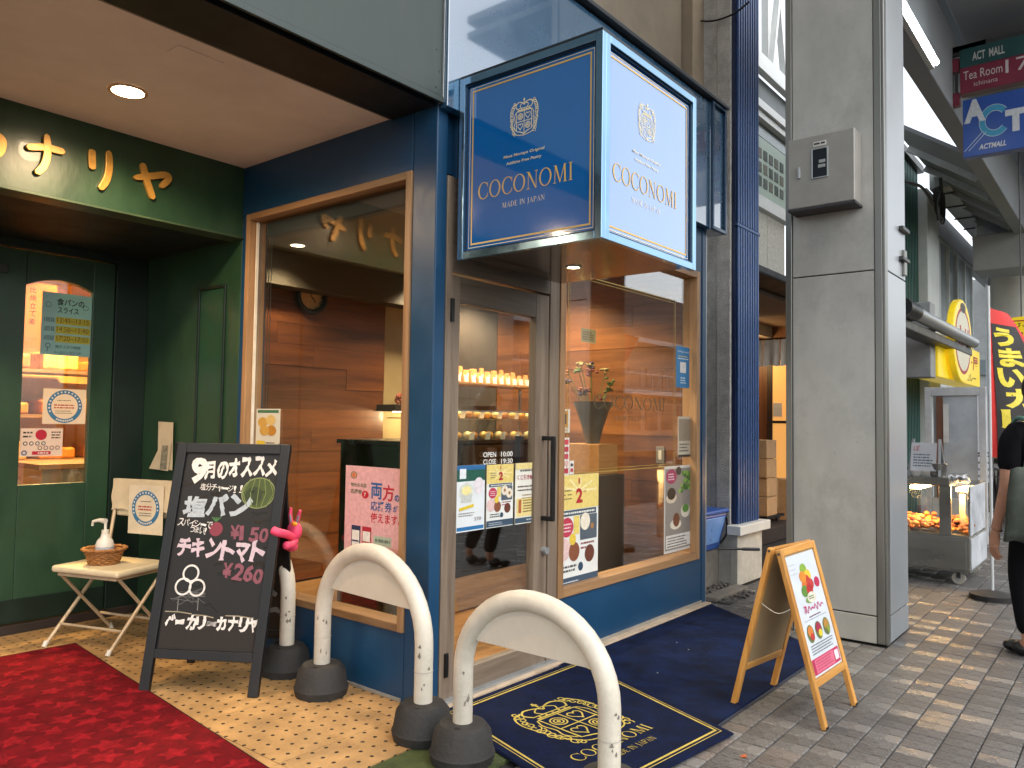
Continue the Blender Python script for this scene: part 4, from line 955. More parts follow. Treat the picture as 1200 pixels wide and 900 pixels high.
def ct(col, s, pxs, pxe, hpx, bold=.03, z=.001):
    a = FC.xy(*pxs); b = FC.xy(*pxe); h = hpx*1.0
    L = math.hypot(b[0]-a[0], b[1]-a[1]); an = math.atan2(b[1]-a[1], b[0]-a[0]); n = len(s); cw_ = L/n
    for i, ch in enumerate(s):                       # each sign drawn a little differently, with a wavering edge
        t_ = i*cw_; hj = h*crn.uniform(.86, 1.08)*(.32 if ch == 'ー' else (.72 if ch in 'ャっ' else 1)); wj = cw_*crn.uniform(.88, 1.02)*(.42 if ch in '!1' else 1); m0 = MB(); am = min(.0022, h*.022)
        text(m0, FC, ch, a[0]+t_*math.cos(an), a[1]+t_*math.sin(an)+h*crn.uniform(-.06, .06)+(h*.32 if ch == 'ー' else 0), hj, wj, z, bold*1.15, an+crn.uniform(-.09, .09))
        for v in m0.v:
            q = v-FC.o; x_, y_ = q.dot(FC.u), q.dot(FC.v); v += FC.u*(am*math.sin(x_*160+y_*210)+am*crn.uniform(-.35, .35))+FC.v*(am*math.sin(x_*190-y_*170+1)+am*crn.uniform(-.35, .35))
        pr.c(col).add(m0.v, m0.f)
pxm = BWd/ (math.hypot(302-161, 8)) if False else .0041      # metres per photo pixel of height on the board
ct(chk, '9', (215, 571), (238, 573), 36*pxm, .05); ct(chk, '月のオススメ', (236, 567), (331, 568), 24*pxm, .035)
ct(chk, '塩分チャージ!!', (230, 579), (289, 587), 9*pxm, .004)
ct(chb, '塩パン', (207, 610), (298, 615), 26*pxm, .045)
ct(chk, 'スパイシーで', (201, 621), (246, 627), 9*pxm, .004); ct(chk, 'うまい!', (217, 630), (242, 634), 8*pxm, .004)
ct(mau, '¥150', (270, 642), (319, 645), 18*pxm, .03); ct(pk, 'チキントマト', (199, 658), (313, 671), 25*pxm, .04)
ct(mau, '¥260', (259, 686), (312, 695), 20*pxm, .03)
ct(chk, 'ベーカリーカナリヤ', (186, 742), (307, 749), 17*pxm, .045)
def cdisc(col, x, y, rx, rin=0., ry=None, z=.001): a = FC.xy(x, y); disc(pr.c(col), FC, a[0], a[1], rx*pxm, (ry or rx)*pxm, z, 28, rin)
cdisc('#4f5d33', 307, 587, 20.5, 0, 18); cdisc('#8a9560', 307, 587, 21.5, .93, 19); cdisc('#39462a', 301, 590, 11)
a = FC.xy(307, 587)
for k in range(5): ribbon(pr.c('#7f8c52'), FC, [(a[0]+(-.08+.04*k)*.6, a[1]+.07), (a[0]+(-.08+.04*k), a[1]), (a[0]+(-.08+.04*k)*.6, a[1]-.07)], .004, .002)
for s in (-1, 1): ribbon(pr.c('#1c2416'), FC, [(a[0]+s*.03-.012, a[1]+.01), (a[0]+s*.03, a[1]+.003), (a[0]+s*.03+.012, a[1]+.01)], .004, .0026)
cdisc('#8c3f4c', 252, 628, 8.5)
a = FC.xy(252, 619)
for k in range(5): ribbon(pr.c('#4f7a4a'), FC, [a, (a[0]+(k-2)*.012, a[1]+.022)], .006, .002)
for x, y in ((220, 679), (210, 694), (228, 696)): cdisc(chk, x, y, 10.5, .78)
rs = random.Random(5)
for k in range(22):                        # wiped chalk left on the board
    x_, y_ = rs.uniform(195, 318), rs.uniform(560, 730); ribbon(pr.c(('#242019', '#2a251f', '#1f2320')[k % 3]), FC, [FC.xy(x_+t*rs.uniform(3, 8), y_+t*rs.uniform(-2, 3)) for t in range(4)], rs.uniform(.008, .03), .0001, taper=True)
pts = [FC.xy(rs.uniform(193, 240), rs.uniform(697, 716)) for _ in range(26)]; ribbon(pr.c('#7b7b76'), FC, pts, .0022, .0006)
for x in (204, 230): ribbon(pr.c('#8b8b86'), FC, [FC.xy(x, 708), FC.xy(x-1, 722)], .004, .0008)
for y0_, x0_, x1_ in ((722, 187, 222), (727, 224, 250), (729, 265, 300)): ribbon(pr.c('#a79c80'), FC, [FC.xy(x0_, y0_), FC.xy((x0_+x1_)/2, y0_+1), FC.xy(x1_, y0_+4)], .005, .0006)
a0_, a1_ = FC.xy(184, 728), FC.xy(305, 765); rect(pr.c('#2b2622'), FC, a0_[0], FC.xy(184, 764)[1], a1_[0], FC.xy(305, 733)[1], .0002)
pr.done(brd, 'chalk_writing', .85)

# ================================================================== HOOP BOLLARDS
rub = mat('black_rubber', '#2a2826', .75, var=.25, vs=10, bump=.3, bs=60, dirt=.3)
def hoop(label, a, b, r_=.039, top_z=.735, panel_=True):
    a, b = V(*a, 0), V(*b, 0); d = (b-a); L = d.length; d.normalize(); m = (a+b)/2; zs = top_z-L/2*.92
    t = thing('hoop_bollard', label, 'bollard', m+V(0, 0, .0), 'white hoop bollards in front of the shops')
    pts = [a+V(0, 0, .13), a+V(0, 0, zs*.6), a+V(0, 0, zs)]
    for k in range(1, 20):
        an = math.pi*k/20; pts.append(m-d*(L/2*math.cos(an))+V(0, 0, zs+(top_z-zs)*math.sin(an)))
    pts += [b+V(0, 0, zs), b+V(0, 0, zs*.6), b+V(0, 0, .13)]
    obj('hoop', MB().tube(pts, r_, 18), white_pl, t, smooth=60)
    for p in (a, b):
        base = obj('rubber_foot', MB().lathe(p+V(0, 0, .007), [(.122, 0), (.130, .035), (.124, .045), (.112, .115), (.09, .142), (.05, .146)], 26), rub, t, smooth=35)
        obj('sleeve_joint', MB().lathe(p+V(0, 0, zs*.72), [(r_+.0015, 0), (r_+.0015, .004)], 18, cap=False), mat('sleeve_grey', '#b9b2a4', .5), t)
        q = p+(-d if p is a else d)*0+V(-.06, -.03, .148); obj('drain_hole', MB().cyl(q, q+V(0, 0, .004), .012, .012, 12), black, base)
    for p in (a, b):                   # scuffs and a torn edge on the plastic sleeve
        for _ in range(5):
            h_ = rnd.uniform(.2, zs); an = rnd.uniform(3.3, 4.6); nv = V(math.cos(an), math.sin(an), 0); tv_ = V(-nv.y, nv.x, 0); w_ = rnd.uniform(.004, .012); q = p+nv*(r_+.0003)+V(0, 0, h_)
            obj('scuff', MB().poly([q-tv_*w_, q+V(0, 0, -rnd.uniform(.003, .012)), q+tv_*w_*.6, q+V(0, 0, rnd.uniform(.004, .02))], nv*.0006), mat('scuff_grey', '#7d766a', .7), t)
    if panel_:
        nn = d.cross(V(0, 0, 1)).normalized(); ps = []
        a0_ = .42
        for k in range(0, 21):
            an = a0_+(math.pi-2*a0_)*k/20; rr_ = L/2-r_*.4; ps.append(m-d*(rr_*math.cos(an))+V(0, 0, zs+(top_z-zs-r_*.4)*math.sin(an)))
        sk_ = [p+nn*.004 for p in ps]
        obj('panel', MB().poly([p-nn*.006 for p in ps], nn*.012), mat('bollard_panel', '#cdc5b4', .4, var=.05, vs=8), t)
    return t
hoop('white hoop bollard in front of the navy side window, beside the chalkboard', (2.425, 3.11), (2.375, 2.37), top_z=.727)
hoop('white hoop bollard in front of the glass shop door, on the logo mat', (2.325, 2.10), (2.325, 1.43), top_z=.668)
hb = hoop('scuffed white hoop bollard half hidden behind the chalkboard', (2.535, 4.12), (2.50, 3.50), top_z=.70)
# pink soft toy clinging to it
tp = PX(339, 636, 2.49)
toy = thing('soft_toy', 'bright pink long eared soft toy perched on the scuffed bollard', 'toy', tp)
def tpp(x, y, d=0.): return PX(x, y, 2.49-d)
pink = mat('toy_pink', '#e8486e', .6, var=.08, vs=20, bump=.1, bs=200)
obj('body', MB().ell(tpp(345, 622, .03), (.035, .045, .05), 16, 12).ell(tpp(341, 640, .03), (.03, .045, .028), 14, 10), pink, toy, smooth=80)
for e in ([(341, 612), (340, 603), (341, 595)], [(348, 612), (350, 604), (352, 598)]):
    er = obj('ear', MB().tube([tpp(x, y, .03) for x, y in e], [.011, .011, .007], 10), pink, toy, smooth=70)
    obj('ear_lining', MB().tube([tpp(x, y, .037) for x, y in e[0:2]], [.006, .005], 8), mat('ear_grey', '#8a8f96', .6), er)
obj('beak', MB().ell(tpp(345, 614, .066), (.012, .02, .011), 12, 8), mat('toy_orange', '#f0a020', .5), toy, smooth=80)
obj('arm', MB().tube(spl([tuple(tpp(x, y, d)) for x, y, d in ((345, 631, .035), (335, 626, .13), (326, 624, .19), (319, 621, .21))], 4), [.02]*4+[.021]*5+[.021]*3+[.016], 12), pink, toy, smooth=70)
obj('arm', MB().tube(spl([tuple(tpp(x, y, d)) for x, y, d in ((346, 634, .035), (340, 639, .10), (334, 639, .14))], 4), [.018]*6+[.02]*2+[.016], 12), pink, toy, smooth=70)

# ================================================================== NAVY MATS
nvy = weave('navy_pile', '#0b1838', 380, .35, 10); nvy2 = weave('navy_pile_plain', '#0d1d40', 380, .5, 5)
def quadmat(o, q, z0, z1, m, name, k=.985):
    q = [V(x, y, 0) for x, y in q]; c = sum(q, V(0, 0, 0))/4; n = 16; vs = []; 
    mb = MB(); b = [p+V(0, 0, z0) for p in q]; t = [c+(p-c)*k+V(0, 0, z1) for p in q]
    mb.add(b+t, [(0, 1, 2, 3), (4, 5, 6, 7), (0, 1, 5, 4), (1, 2, 6, 5), (2, 3, 7, 6), (3, 0, 4, 7)]); return obj(name, mb, m, o)
pm = thing('plain_mat', 'plain navy blue carpet mat along the shop front', 'mat', (4.3, 2.0, .001))
quadmat(pm, [(3.30, 1.49), (4.80, 1.48), (5.47, 2.505), (3.56, 2.51)], .0015, .009, nvy2, 'pile', .99)
quadmat(pm, [(3.285, 1.475), (4.815, 1.465), (5.49, 2.51), (3.55, 2.512)], .0012, .0035, mat('mat_edge_navy', '#1a2030', .7), 'rubber_edge', .998)
mb = MB()
for k in range(4): mb.obox(V(rnd.uniform(3.6, 4.9), rnd.uniform(1.55, 2.35), .0092), V(.008, .003, 0), V(-.002, .006, 0), V(0, 0, .002))
obj('lint', mb, mat('lint_white', '#8a8d96', .8), pm, kind='stuff')
lm = thing('logo_mat', 'navy blue door mat with gold border, crest and COCONOMI lettering', 'mat', (2.95, 2.0, .0095))
LQ = [V(2.30, 1.495, 0), V(3.262, 1.385, 0), V(3.70, 2.475, 0), V(2.60, 2.505, 0)]
quadmat(lm, [(p.x, p.y) for p in LQ], .0096, .0165, nvy, 'pile', .985)
def BL(s, t, z): return (LQ[0]*(1-s)+LQ[1]*s)*(1-t)+(LQ[3]*(1-s)+LQ[2]*s)*t+V(0, 0, z)
pr = Print(); gy = weave('mat_gold', '#c9b45a', 300, .15, 20); ZM = .0172
for e, t in ((.055, .010), (.040, .004)):
    for (s0, t0, s1, t1) in ((e, e, e+t, 1-e), (1-e-t, e, 1-e, 1-e), (e+t, e, 1-e-t, e+t), (e+t, 1-e-t, 1-e-t, 1-e)):
        pr.c('mat_gold').add([BL(s0, t0, ZM), BL(s1, t0, ZM), BL(s1, t1, ZM), BL(s0, t1, ZM)], [(0, 1, 2, 3)])
fm = Fr((0, 0, ZM), (.994, -.105, 0), (.105, .994, 0), (0, 0, 1))
def lxy(px, py): q = G(px, py, ZM)-fm.o; return q.dot(fm.u), q.dot(fm.v)
a = lxy(668, 842); crest(pr.c('mat_gold'), fm, a[0], a[1], .46, .016, .0)
a, b = lxy(672, 891), lxy(768, 853); serif(pr.c('mat_gold'), fm, 'COCONOMI', (a[0]+b[0])/2, (a[1]+b[1])/2-.01, .50, h=.062, z=.0)
serif(pr.c('mat_gold'), fm, 'MADE IN JAPAN', (a[0]+b[0])/2+.02, (a[1]+b[1])/2-.085, .29, h=.032, z=.0)
pr.done(lm, 'woven_logo', .9)

# ================================================================== POSTERS ON THE SHOP GLASS
PYg = YW+.0255
f_door, f_win, f_side = fry(PYg), fry(YW+.0435), frx(XW+.0435)
def rd(TL, BR): return sheety(PYg, TL, BR)
def rwn(TL, BR): return sheety(YW+.0435, TL, BR)
def d_cream(f, w, h, c):
    rect(c('#2a6aa0'), f, 0, h*.93, w, h); rect(c('#1d5a4a'), f, 0, h*.76, w, h*.93, .0008); rect(c('#e8eef0'), f, w*.1, h*.80, w*.32, h*.95, .0016)
    disc(c('#d8dcd0'), f, w*.34, h*.60, w*.25, h*.14); disc(c('#f2e6a0'), f, w*.34, h*.62, w*.17, h*.07, .002); disc(c('#e8e0e4'), f, w*.78, h*.68, w*.18, h*.13); rect(c('#c8ccc4'), f, w*.16, h*.44, w*.52, h*.58)
    ribbon(c('#e0c428'), f, [(w*.1, h*.34), (w*.6, h*.39)], h*.045, .002); lines(c('#8a8a80'), f, w*.08, w*.7, h*.27, 2, h*.035, h*.015)
    text(c('#5a4a3a'), f, '270', w*.62, h*.155, h*.05, w*.25); rect(c('#2470a8'), f, w*.03, h*.02, w*.97, h*.075)
def d_anniv(f, w, h, c):
    rect(c('#ead27a'), f, 0, h*.70, w, h, .0004)
    for k in range(9): ribbon(c('#f3e5a8'), f, [(w*.5, h*.86), (w*(.5+.44*math.cos(k*.7)), h*(.86+.12*math.sin(k*.7)))], w*.03, .0007)
    text(c('#b3222e'), f, '2', w*.43, h*.75, h*.13, w*.16, z=.002, bold=.04); text(c('#b3222e'), f, 'nd', w*.62, h*.84, h*.025)
    ribbon(c('#b3222e'), f, [(w*.5, h*.92), (w*.5, h*.97)], w*.03, .002)
    lines(c('#7a7048'), f, w*.12, w*.36, h*.86, 3, h*.035, h*.012); rect(c('#4a5a66'), f, w*.08, h*.645, w*.94, h*.695); lines(c('#e8e8e0'), f, w*.14, w*.9, h*.662, 1, 1, h*.015, .002, 0)
    disc(c('#c23a54'), f, w*.22, h*.55, w*.15, h*.085); lines(c('#f4d8dc'), f, w*.12, w*.33, h*.57, 3, h*.03, h*.012, .002)
    rect(c('#e8d070'), f, w*.38, h*.48, w*.52, h*.64); rect(c('#55606a'), f, w*.54, h*.42, w*.96, h*.64)
    for x, y, q in ((.66, .58, .12), (.84, .53, .12)): disc(c('#ece2cc'), f, w*x, h*y, w*q, z=.0016); disc(c('#a87a4a'), f, w*x, h*y, w*q*.35, z=.0024)
    for x, y, col, q in ((.16, .36, '#e6c4c0', .15), (.40, .33, '#8a5236', .13), (.36, .44, '#e8c848', .08), (.78, .29, '#6a3a2a', .12)): disc(c(col), f, w*x, h*y, w*q)
    lines(c('#8a3a3a'), f, w*.56, w*.92, h*.38, 2, h*.04, h*.016); disc(c('#2e4a62'), f, w*.56, h*.19, w*.06); lines(c('#555555'), f, w*.12, w*.5, h*.20, 2, h*.035, h*.018)
    rect(c('#3c5266'), f, 0, h*.015, w, h*.115); lines(c('#c8d2d8'), f, w*.08, w*.62, h*.07, 2, h*.03, h*.01, .002)
def d_lot(f, w, h, c):
    rect(c('#ecd890'), f, 0, h*.90, w, h); rect(c('#ecd890'), f, w*.06, h*.12, w*.94, h*.42)
    text(c('#a8384a'), f, 'くじ引きBOX', w*.08, h*.72, h*.09, w*.86, bold=.02); lines(c('#6a6a62'), f, w*.2, w*.8, h*.86, 1, 1, h*.03); lines(c('#6a5a52'), f, w*.1, w*.9, h*.60, 2, h*.06, h*.025)
    lines(c('#a88a58'), f, w*.3, w*.9, h*.46, 2, h*.05, h*.018); rect(c('#b86a3a'), f, w*.14, h*.18, w*.26, h*.40, .0016); lines(c('#7a6a3a'), f, w*.34, w*.88, h*.37, 5, h*.045, h*.02, .0016)
    rect(c('#3f5668'), f, 0, h*.015, w, h*.10); lines(c('#c8d2d8'), f, w*.5, w*.9, h*.05, 1, 1, h*.02, .002)
poster('poster', 'white and blue drink poster at left on the shop door glass', 'poster', f_door, *rd((535, 546), (567, 620)), '#e9eef0', d_cream)
poster('poster', 'small yellow second anniversary poster in the middle of the shop door glass', 'poster', f_door, *rd((570.5, 545), (600.5, 615)), '#eef0ea', d_anniv)
poster('poster', 'yellow prize draw poster at right on the shop door glass', 'poster', f_door, *rd((604, 543), (629, 611)), '#f0efe2', d_lot)
poster('poster', 'large yellow second anniversary poster in the street window', 'poster', f_win, *rwn((653.5, 558), (700, 683)), '#eef0ea', d_anniv)
def d_desert(f, w, h, c):
    rect(c('#8f8880'), f, w*.03, h*.03, w*.97, h*.97, .0004)
    for k in range(6): rect(c('#7f7870'), f, w*.03, h*(.1+.15*k), w*.97, h*(.105+.15*k), .0006)
    disc(c('#a3285a'), f, w*.24, h*.88, w*.19, h*.085); lines(c('#f0d0dc'), f, w*.12, w*.36, h*.90, 3, h*.03, h*.014, .002); disc(c('#2a2a2c'), f, w*.50, h*.94, w*.1, h*.05)
    rr_ = random.Random(2)
    for k in range(40): disc(c(('#5f8a3a', '#8ab050', '#3f6a2c')[k % 3]), f, w*(.72+rr_.uniform(-.2, .2)), h*(.79+rr_.uniform(-.1, .13)), w*.05, h*.02, .0014)
    disc(c('#d8c8b0'), f, w*.24, h*.63, w*.19, h*.06); disc(c('#2a1c14'), f, w*.24, h*.68, w*.15, h*.07, .002)
    disc(c('#e0d8c4'), f, w*.76, h*.46, w*.17, h*.08); disc(c('#5a8a3a'), f, w*.76, h*.49, w*.12, h*.05, .002); disc(c('#e6dcc8'), f, w*.40, h*.32, w*.2, h*.06); disc(c('#6a3a22'), f, w*.42, h*.37, w*.12, h*.08, .002)
    rect(c('#e4e0d8'), f, w*.06, h*.05, w*.94, h*.20); lines(c('#55504a'), f, w*.1, w*.9, h*.16, 4, h*.032, h*.015, .002)
poster('poster', 'grey dessert poster with green cake in the street window corner', 'poster', f_win, *rwn((778.5, 547), (810, 641.5)), '#d8d4cc', d_desert)
def d_qr(f, w, h, c):
    text(c('#eef4f8'), f, 'd-Payment', w*.08, h*.84, h*.06, w*.84); lines(c('#e8d890'), f, w*.14, w*.86, h*.75, 1, 1, h*.02, ragged=0); lines(c('#e8f0f4'), f, w*.1, w*.9, h*.69, 1, 1, h*.025, ragged=0)
    rect(c('#e4ded8'), f, w*.26, h*.36, w*.72, h*.62); lines(c('#d8e4ea'), f, w*.3, w*.72, h*.22, 3, h*.06, h*.03)
poster('poster', 'small blue payment notice high in the street window corner', 'poster', f_win, *rwn((792.5, 405), (807.5, 455)), '#2f80b4', d_qr)
poster('poster', 'small beige notice with photo above the grey dessert poster', 'poster', f_win, *rwn((794.5, 488), (809, 535)), '#cfc4ae', lambda f, w, h, c: (rect(c('#9a8a74'), f, w*.06, h*.40, w*.94, h*.94), lines(c('#5a5048'), f, w*.1, w*.9, h*.3, 3, h*.08, h*.03), rect(c('#3a3630'), f, 0, 0, w, h*.06)))
poster('sticker', 'square sticker with orange border beside the door handle', 'sticker', f_win, *rwn((652.5, 479), (667.5, 507)), '#d8d2c2', lambda f, w, h, c: (rect(c('#c08a3a'), f, w*.16, h*.22, w*.84, h*.92), rect(c('#4a4640'), f, w*.3, h*.36, w*.7, h*.8, .002), lines(c('#c08a3a'), f, w*.1, w*.9, h*.06, 1, 1, h*.08)))
poster('sticker', 'narrow blue and white card sticker left of the red one', 'sticker', f_win, *rwn((652.5, 513), (659.3, 548)), '#e4e6e2', lambda f, w, h, c: [rect(c(k), f, w*.12, h*(.1+.22*i), w*.88, h*(.24+.22*i)) for i, k in enumerate(('#5a8ab0', '#c8c2b0', '#4a90b4', '#5fa0c0'))])
poster('sticker', 'narrow red and white card sticker beside the door handle', 'sticker', f_win, *rwn((660, 513), (666.5, 557)), '#ece8e2', lambda f, w, h, c: [rect(c(k), f, w*.15, h*(.06+.19*i), w*.85, h*(.19+.19*i)) for i, k in enumerate(('#b83a4a', '#d8b0a8', '#c04a58', '#b83a4a', '#c8404e'))])
poster('sticker', 'little white sticker right of the red card sticker', 'sticker', f_win, *rwn((667.3, 540), (672, 556)), '#e6e2da', lambda f, w, h, c: (rect(c('#b83a4a'), f, w*.2, h*.2, w*.8, h*.45), rect(c('#4a4a50'), f, w*.2, h*.6, w*.8, h*.8)))
poster('price_card', 'small cream card held up among the bouquet flowers', 'card', fry(3.0), *sheety(3.0, (681, 384), (698, 403)), '#e8cf90', lambda f, w, h, c: lines(c('#8a6a3a'), f, w*.1, w*.9, h*.7, 4, h*.17, h*.07))
# opening hours on the door glass, lettering and gold border on the window glass
fo = fry(PYg)
for (px_, py_), dx, w_, tx in (((566, 536), 0, .10, 'OPEN'), ((566, 536), .14, .095, '10:00'), ((566, 544.5), 0, .10, 'CLOSE'), ((566, 544.5), .14, .095, '19:30')):
    a = fo.xy(px_, py_); pr = Print(); text(pr.c('#f0f0ea'), fo, tx, a[0]+dx, a[1], .026, w_, bold=.01); pr.done(door, 'lettering')
pr = Print(); fo = fry(YW+.0435); x0, x1 = fo.xy(664, 500)[0], fo.xy(791, 450)[0]; z0, z1 = fo.xy(720, 552)[1], fo.xy(740, 338)[1]
br = mat('bronze_vinyl', '#4f432c', .4, var=.1); gv = mat('gold_vinyl', '#8f7838', .4, var=.1)
for e, t in ((0, .006), (.02, .003)):
    for q in ((x0+e, z0+e, x0+e+t, z1-e), (x1-e-t, z0+e, x1-e, z1-e), (x0+e, z0+e, x1-e, z0+e+t), (x0+e, z1-e-t, x1-e, z1-e)): rect(pr.c('gold_vinyl'), fo, *q)
xa, xb = fo.xy(695, 470)[0], fo.xy(779, 470)[0]; serif(pr.c('bronze_vinyl'), fo, 'COCONOMI', (xa+xb)/2, fo.xy(735, 480)[1], xb-xa, h=.085); serif(pr.c('bronze_vinyl'), fo, 'MADE IN JAPAN', (xa+xb)/2, fo.xy(735, 493)[1], (xb-xa)*.45, h=.03)
pr.done(rw, 'glass_lettering', .4)
# side window posters
def sidex(TL, BR):
    a, b = PX(*TL, XW+.0435), PX(*BR, XW+.0435); return -a.y, b.z, -b.y, a.z
def d_pinks(f, w, h, c):
    rect(c('#eab3b4'), f, 0, 0, w, h, .0003); disc(c('#f4ecdc'), f, w*.70, h*.60, w*.30, h*.33, .0006); rect(c('#f4ecdc'), f, w*.62, h*.5, w*.99, h*.97, .0005)
    disc(c('#b8b070'), f, w*.22, h*.74, w*.20, h*.10, .001); disc(c('#8a7a4a'), f, w*.15, h*.90, w*.06, h*.04, .0012, rin=.7); disc(c('#d87a4a'), f, w*.15, h*.90, w*.035, h*.025, .0014)
    text(c('#4a6a3a'), f, '地元のお店', w*.10, h*.775, h*.045, w*.28, .002, .01); text(c('#4a6a3a'), f, '応援券', w*.10, h*.70, h*.05, w*.20, .002, .01); disc(c('#c8283a'), f, w*.36, h*.70, w*.06, h*.042, .002); text(c('#f4ecdc'), f, '7', w*.345, h*.68, h*.04, None, .0035, .03)
    text(c('#2a64a0'), f, '両', w*.46, h*.665, h*.17, w*.19, .002, .02); text(c('#c8283a'), f, '方', w*.66, h*.655, h*.17, w*.19, .002, .02); text(c('#2a64a0'), f, 'の', w*.86, h*.66, h*.07, None, .002, .03)
    text(c('#2a64a0'), f, '応援券', w*.46, h*.54, h*.105, w*.36, .002, .012); text(c('#2a64a0'), f, 'が', w*.84, h*.55, h*.07, None, .002, .02); text(c('#c8283a'), f, '使えます。', w*.46, h*.415, h*.105, w*.50, .002, .018)
    rect(c('#b9d0d4'), f, 0, 0, w, h*.12, .0006)
    for x, k in ((.13, '#2a3a5a'), (.32, '#b82a3a')):
        rect(c(k), f, w*x, h*.06, w*(x+.16), h*.36, .0016); rect(c('#f2eee4'), f, w*(x+.015), h*.08, w*(x+.145), h*.31, .003); rect(c(k), f, w*(x+.02), h*.19, w*(x+.14), h*.205, .0045)
    rect(c('#b4c4ac'), f, w*.52, h*.18, w*.82, h*.28, .0016); rect(c('#d8a090'), f, w*.66, h*.04, w*.96, h*.17, .0016); lines(c('#7a8a7a'), f, w*.55, w*.8, h*.22, 1, 1, h*.03, .003, 0); lines(c('#a84a4a'), f, w*.7, w*.93, h*.1, 1, 1, h*.03, .003, 0)
poster('poster', 'large pink coupon poster with blue and red Japanese letters in the side window', 'poster', f_side, *sidex((406, 545), (471.5, 665)), '#f0ded4', d_pinks)
poster('poster', 'small cream puff photo card in the side window corner', 'poster', f_side, *sidex((301, 479), (327.5, 527)), '#e8e2d0', lambda f, w, h, c: (rect(c('#4a7a5a'), f, w*.06, h*.90, w*.94, h*.97), [disc(c(('#d8a850', '#e8c47a', '#c88a34')[i % 3]), f, w*x, h*y, w*.20, h*.13, .0008) for i, (x, y) in enumerate(((.28, .66), (.62, .72), (.66, .46), (.36, .46)))], rect(c('#e8c83a'), f, w*.05, h*.03, w*.4, h*.2), lines(c('#6a5a4a'), f, w*.45, w*.9, h*.14, 2, h*.07, h*.03)))

# ================================================================== NEIGHBOUR: grey pillar, ribbed cladding, plinth
stu = mat('grey_stucco', '#bdb9b2', .9, var=.18, vs=9, bump=1.0, bs=90)
nb = thing('neighbour_building', 'grey rendered pillar with blue ribbed cladding on a white plinth', 'building', (6.5, 2.7, 0))
NX = 6.27; NY = 2.66
def npanel(name, a, b, m, bev=.004): return panel(name, a, b, m, bev, nb)
npanel('pillar', (NX, NY+.03, 0), (NX+.48, 3.9, 9), stu, .01)
npanel('pilaster', (NX-.025, NY+.03, 0), (NX-.0005, NY+.16, 9), stu, .01)
cob = mat('cobalt_cladding', '#33507f', .35, var=.14, vs=14, metal=.2)
npanel('cladding_back', (NX-.005, NY, .50), (NX+.485, NY+.029, 9), mat('cobalt_dark', '#142448', .5), 0)
for z0, z1 in ((.50, 3.0), (3.03, 9)):
    for k in range(9): obj('rib', MB().box((NX+.012+k*.0525, NY-.024, z0), (NX+.044+k*.0525, NY-.0005, z1)), cob, nb, bev=.005)
npanel('cladding_joint', (NX-.006, NY-.026, 3.001), (NX+.487, NY-.0005, 3.029), cob)
npanel('plinth', (NX-.03, NY-.035, 0), (NX+.50, NY+.028, .42), mat('white_plinth', '#b9b5aa', .7, var=.12, vs=12, dirt=.3), .004)
npanel('plinth_cap', (NX-.10, NY-.09, .4205), (NX+.56, NY+.0285, .498), mat('white_tile', '#d2d0c8', .4, var=.06), .006)
npanel('alley_back_wall', (5.56, 4.3, 0), (NX-.03, 4.4, 9), bw_, .0)
obj('hanging_wire', MB().tube(spl([tuple(PX(797, 20, NX-.06)), tuple(PX(830, 25, NX-.06)), tuple(PX(858, 17, NX-.06)), tuple(PX(878, 2, NX-.06))], 8), .008, 6), black, nb, smooth=60)
gr = MB()
for k in range(900):
    x, y = rnd.uniform(5.54, 6.23), rnd.uniform(2.40, 3.3)
    if x > 6.1 and y < 2.62: continue
    s = rnd.uniform(.008, .024); gr.ell((x, y, .004+s*.3), (s, s*rnd.uniform(.6, 1), s*.6), 5, 3)
tag(top('gravel', gr, mat('gravel_grey', '#57534e', .9, var=.4, vs=20), 'loose grey gravel in the alley beside the shop', 'gravel'), kind='stuff')
blk = top('concrete_block', MB().box((5.78, 2.78, 0), (6.235, 3.2, .30)), mat('concrete', '#6d685f', .9, var=.2, vs=9, bump=.5, bs=60), 'rough concrete block carrying the blue crate in the alley', 'block', bev=.012)
top('concrete_kerb', MB().box((5.56, 2.5, -.01), (6.16, 2.62, .035)), MATS['concrete'], 'low concrete kerb in front of the alley gravel', 'kerb', bev=.008)
bb = thing('blue_crate', 'blue plastic lidded crate on the concrete block in the alley', 'crate', (5.98, 2.95, .301))
bpm = mat('blue_plastic', '#27509a', .35, var=.1)
mb = MB(); mb.add([(5.74, 2.76, .3015), (6.18, 2.76, .3015), (6.18, 3.1, .3015), (5.74, 3.1, .3015), (5.70, 2.70, .60), (6.21, 2.70, .60), (6.21, 3.14, .60), (5.70, 3.14, .60)], [(0, 3, 2, 1), (4, 5, 6, 7), (0, 1, 5, 4), (1, 2, 6, 5), (2, 3, 7, 6), (3, 0, 4, 7)])
obj('tub', mb, bpm, bb, bev=.015)
obj('lid', MB().box((5.685, 2.685, .601), (6.22, 3.15, .635)), bpm, bb, bev=.012)
obj('front_panel', MB().add([(5.80, 2.737, .36), (6.12, 2.737, .36), (6.15, 2.69, .575), (5.78, 2.69, .575), (5.80, 2.747, .36), (6.12, 2.747, .36), (6.15, 2.70, .575), (5.78, 2.70, .575)], [(0, 1, 2, 3), (4, 5, 6, 7), (0, 1, 5, 4), (1, 2, 6, 5), (2, 3, 7, 6), (3, 0, 4, 7)]), mat('pale_blue_plastic', '#6d94cc', .3, var=.08), bb, bev=.004)
obj('handle', MB().tube(spl([(6.215, 2.75, .62), (6.235, 2.72, .55), (6.235, 2.72, .42), (6.20, 2.76, .34)], 5), .008, 8), black, bb, smooth=60)
top('umbrella_handle', MB().tube(spl([(6.02, 2.70, .325), (6.12, 2.62, .32), (6.22, 2.54, .315), (6.31, 2.47, .31)], 5), [.009]*9+[.014]*7, 8), black, 'black rod with a grip lying beside the white plinth', 'rod', smooth=60)

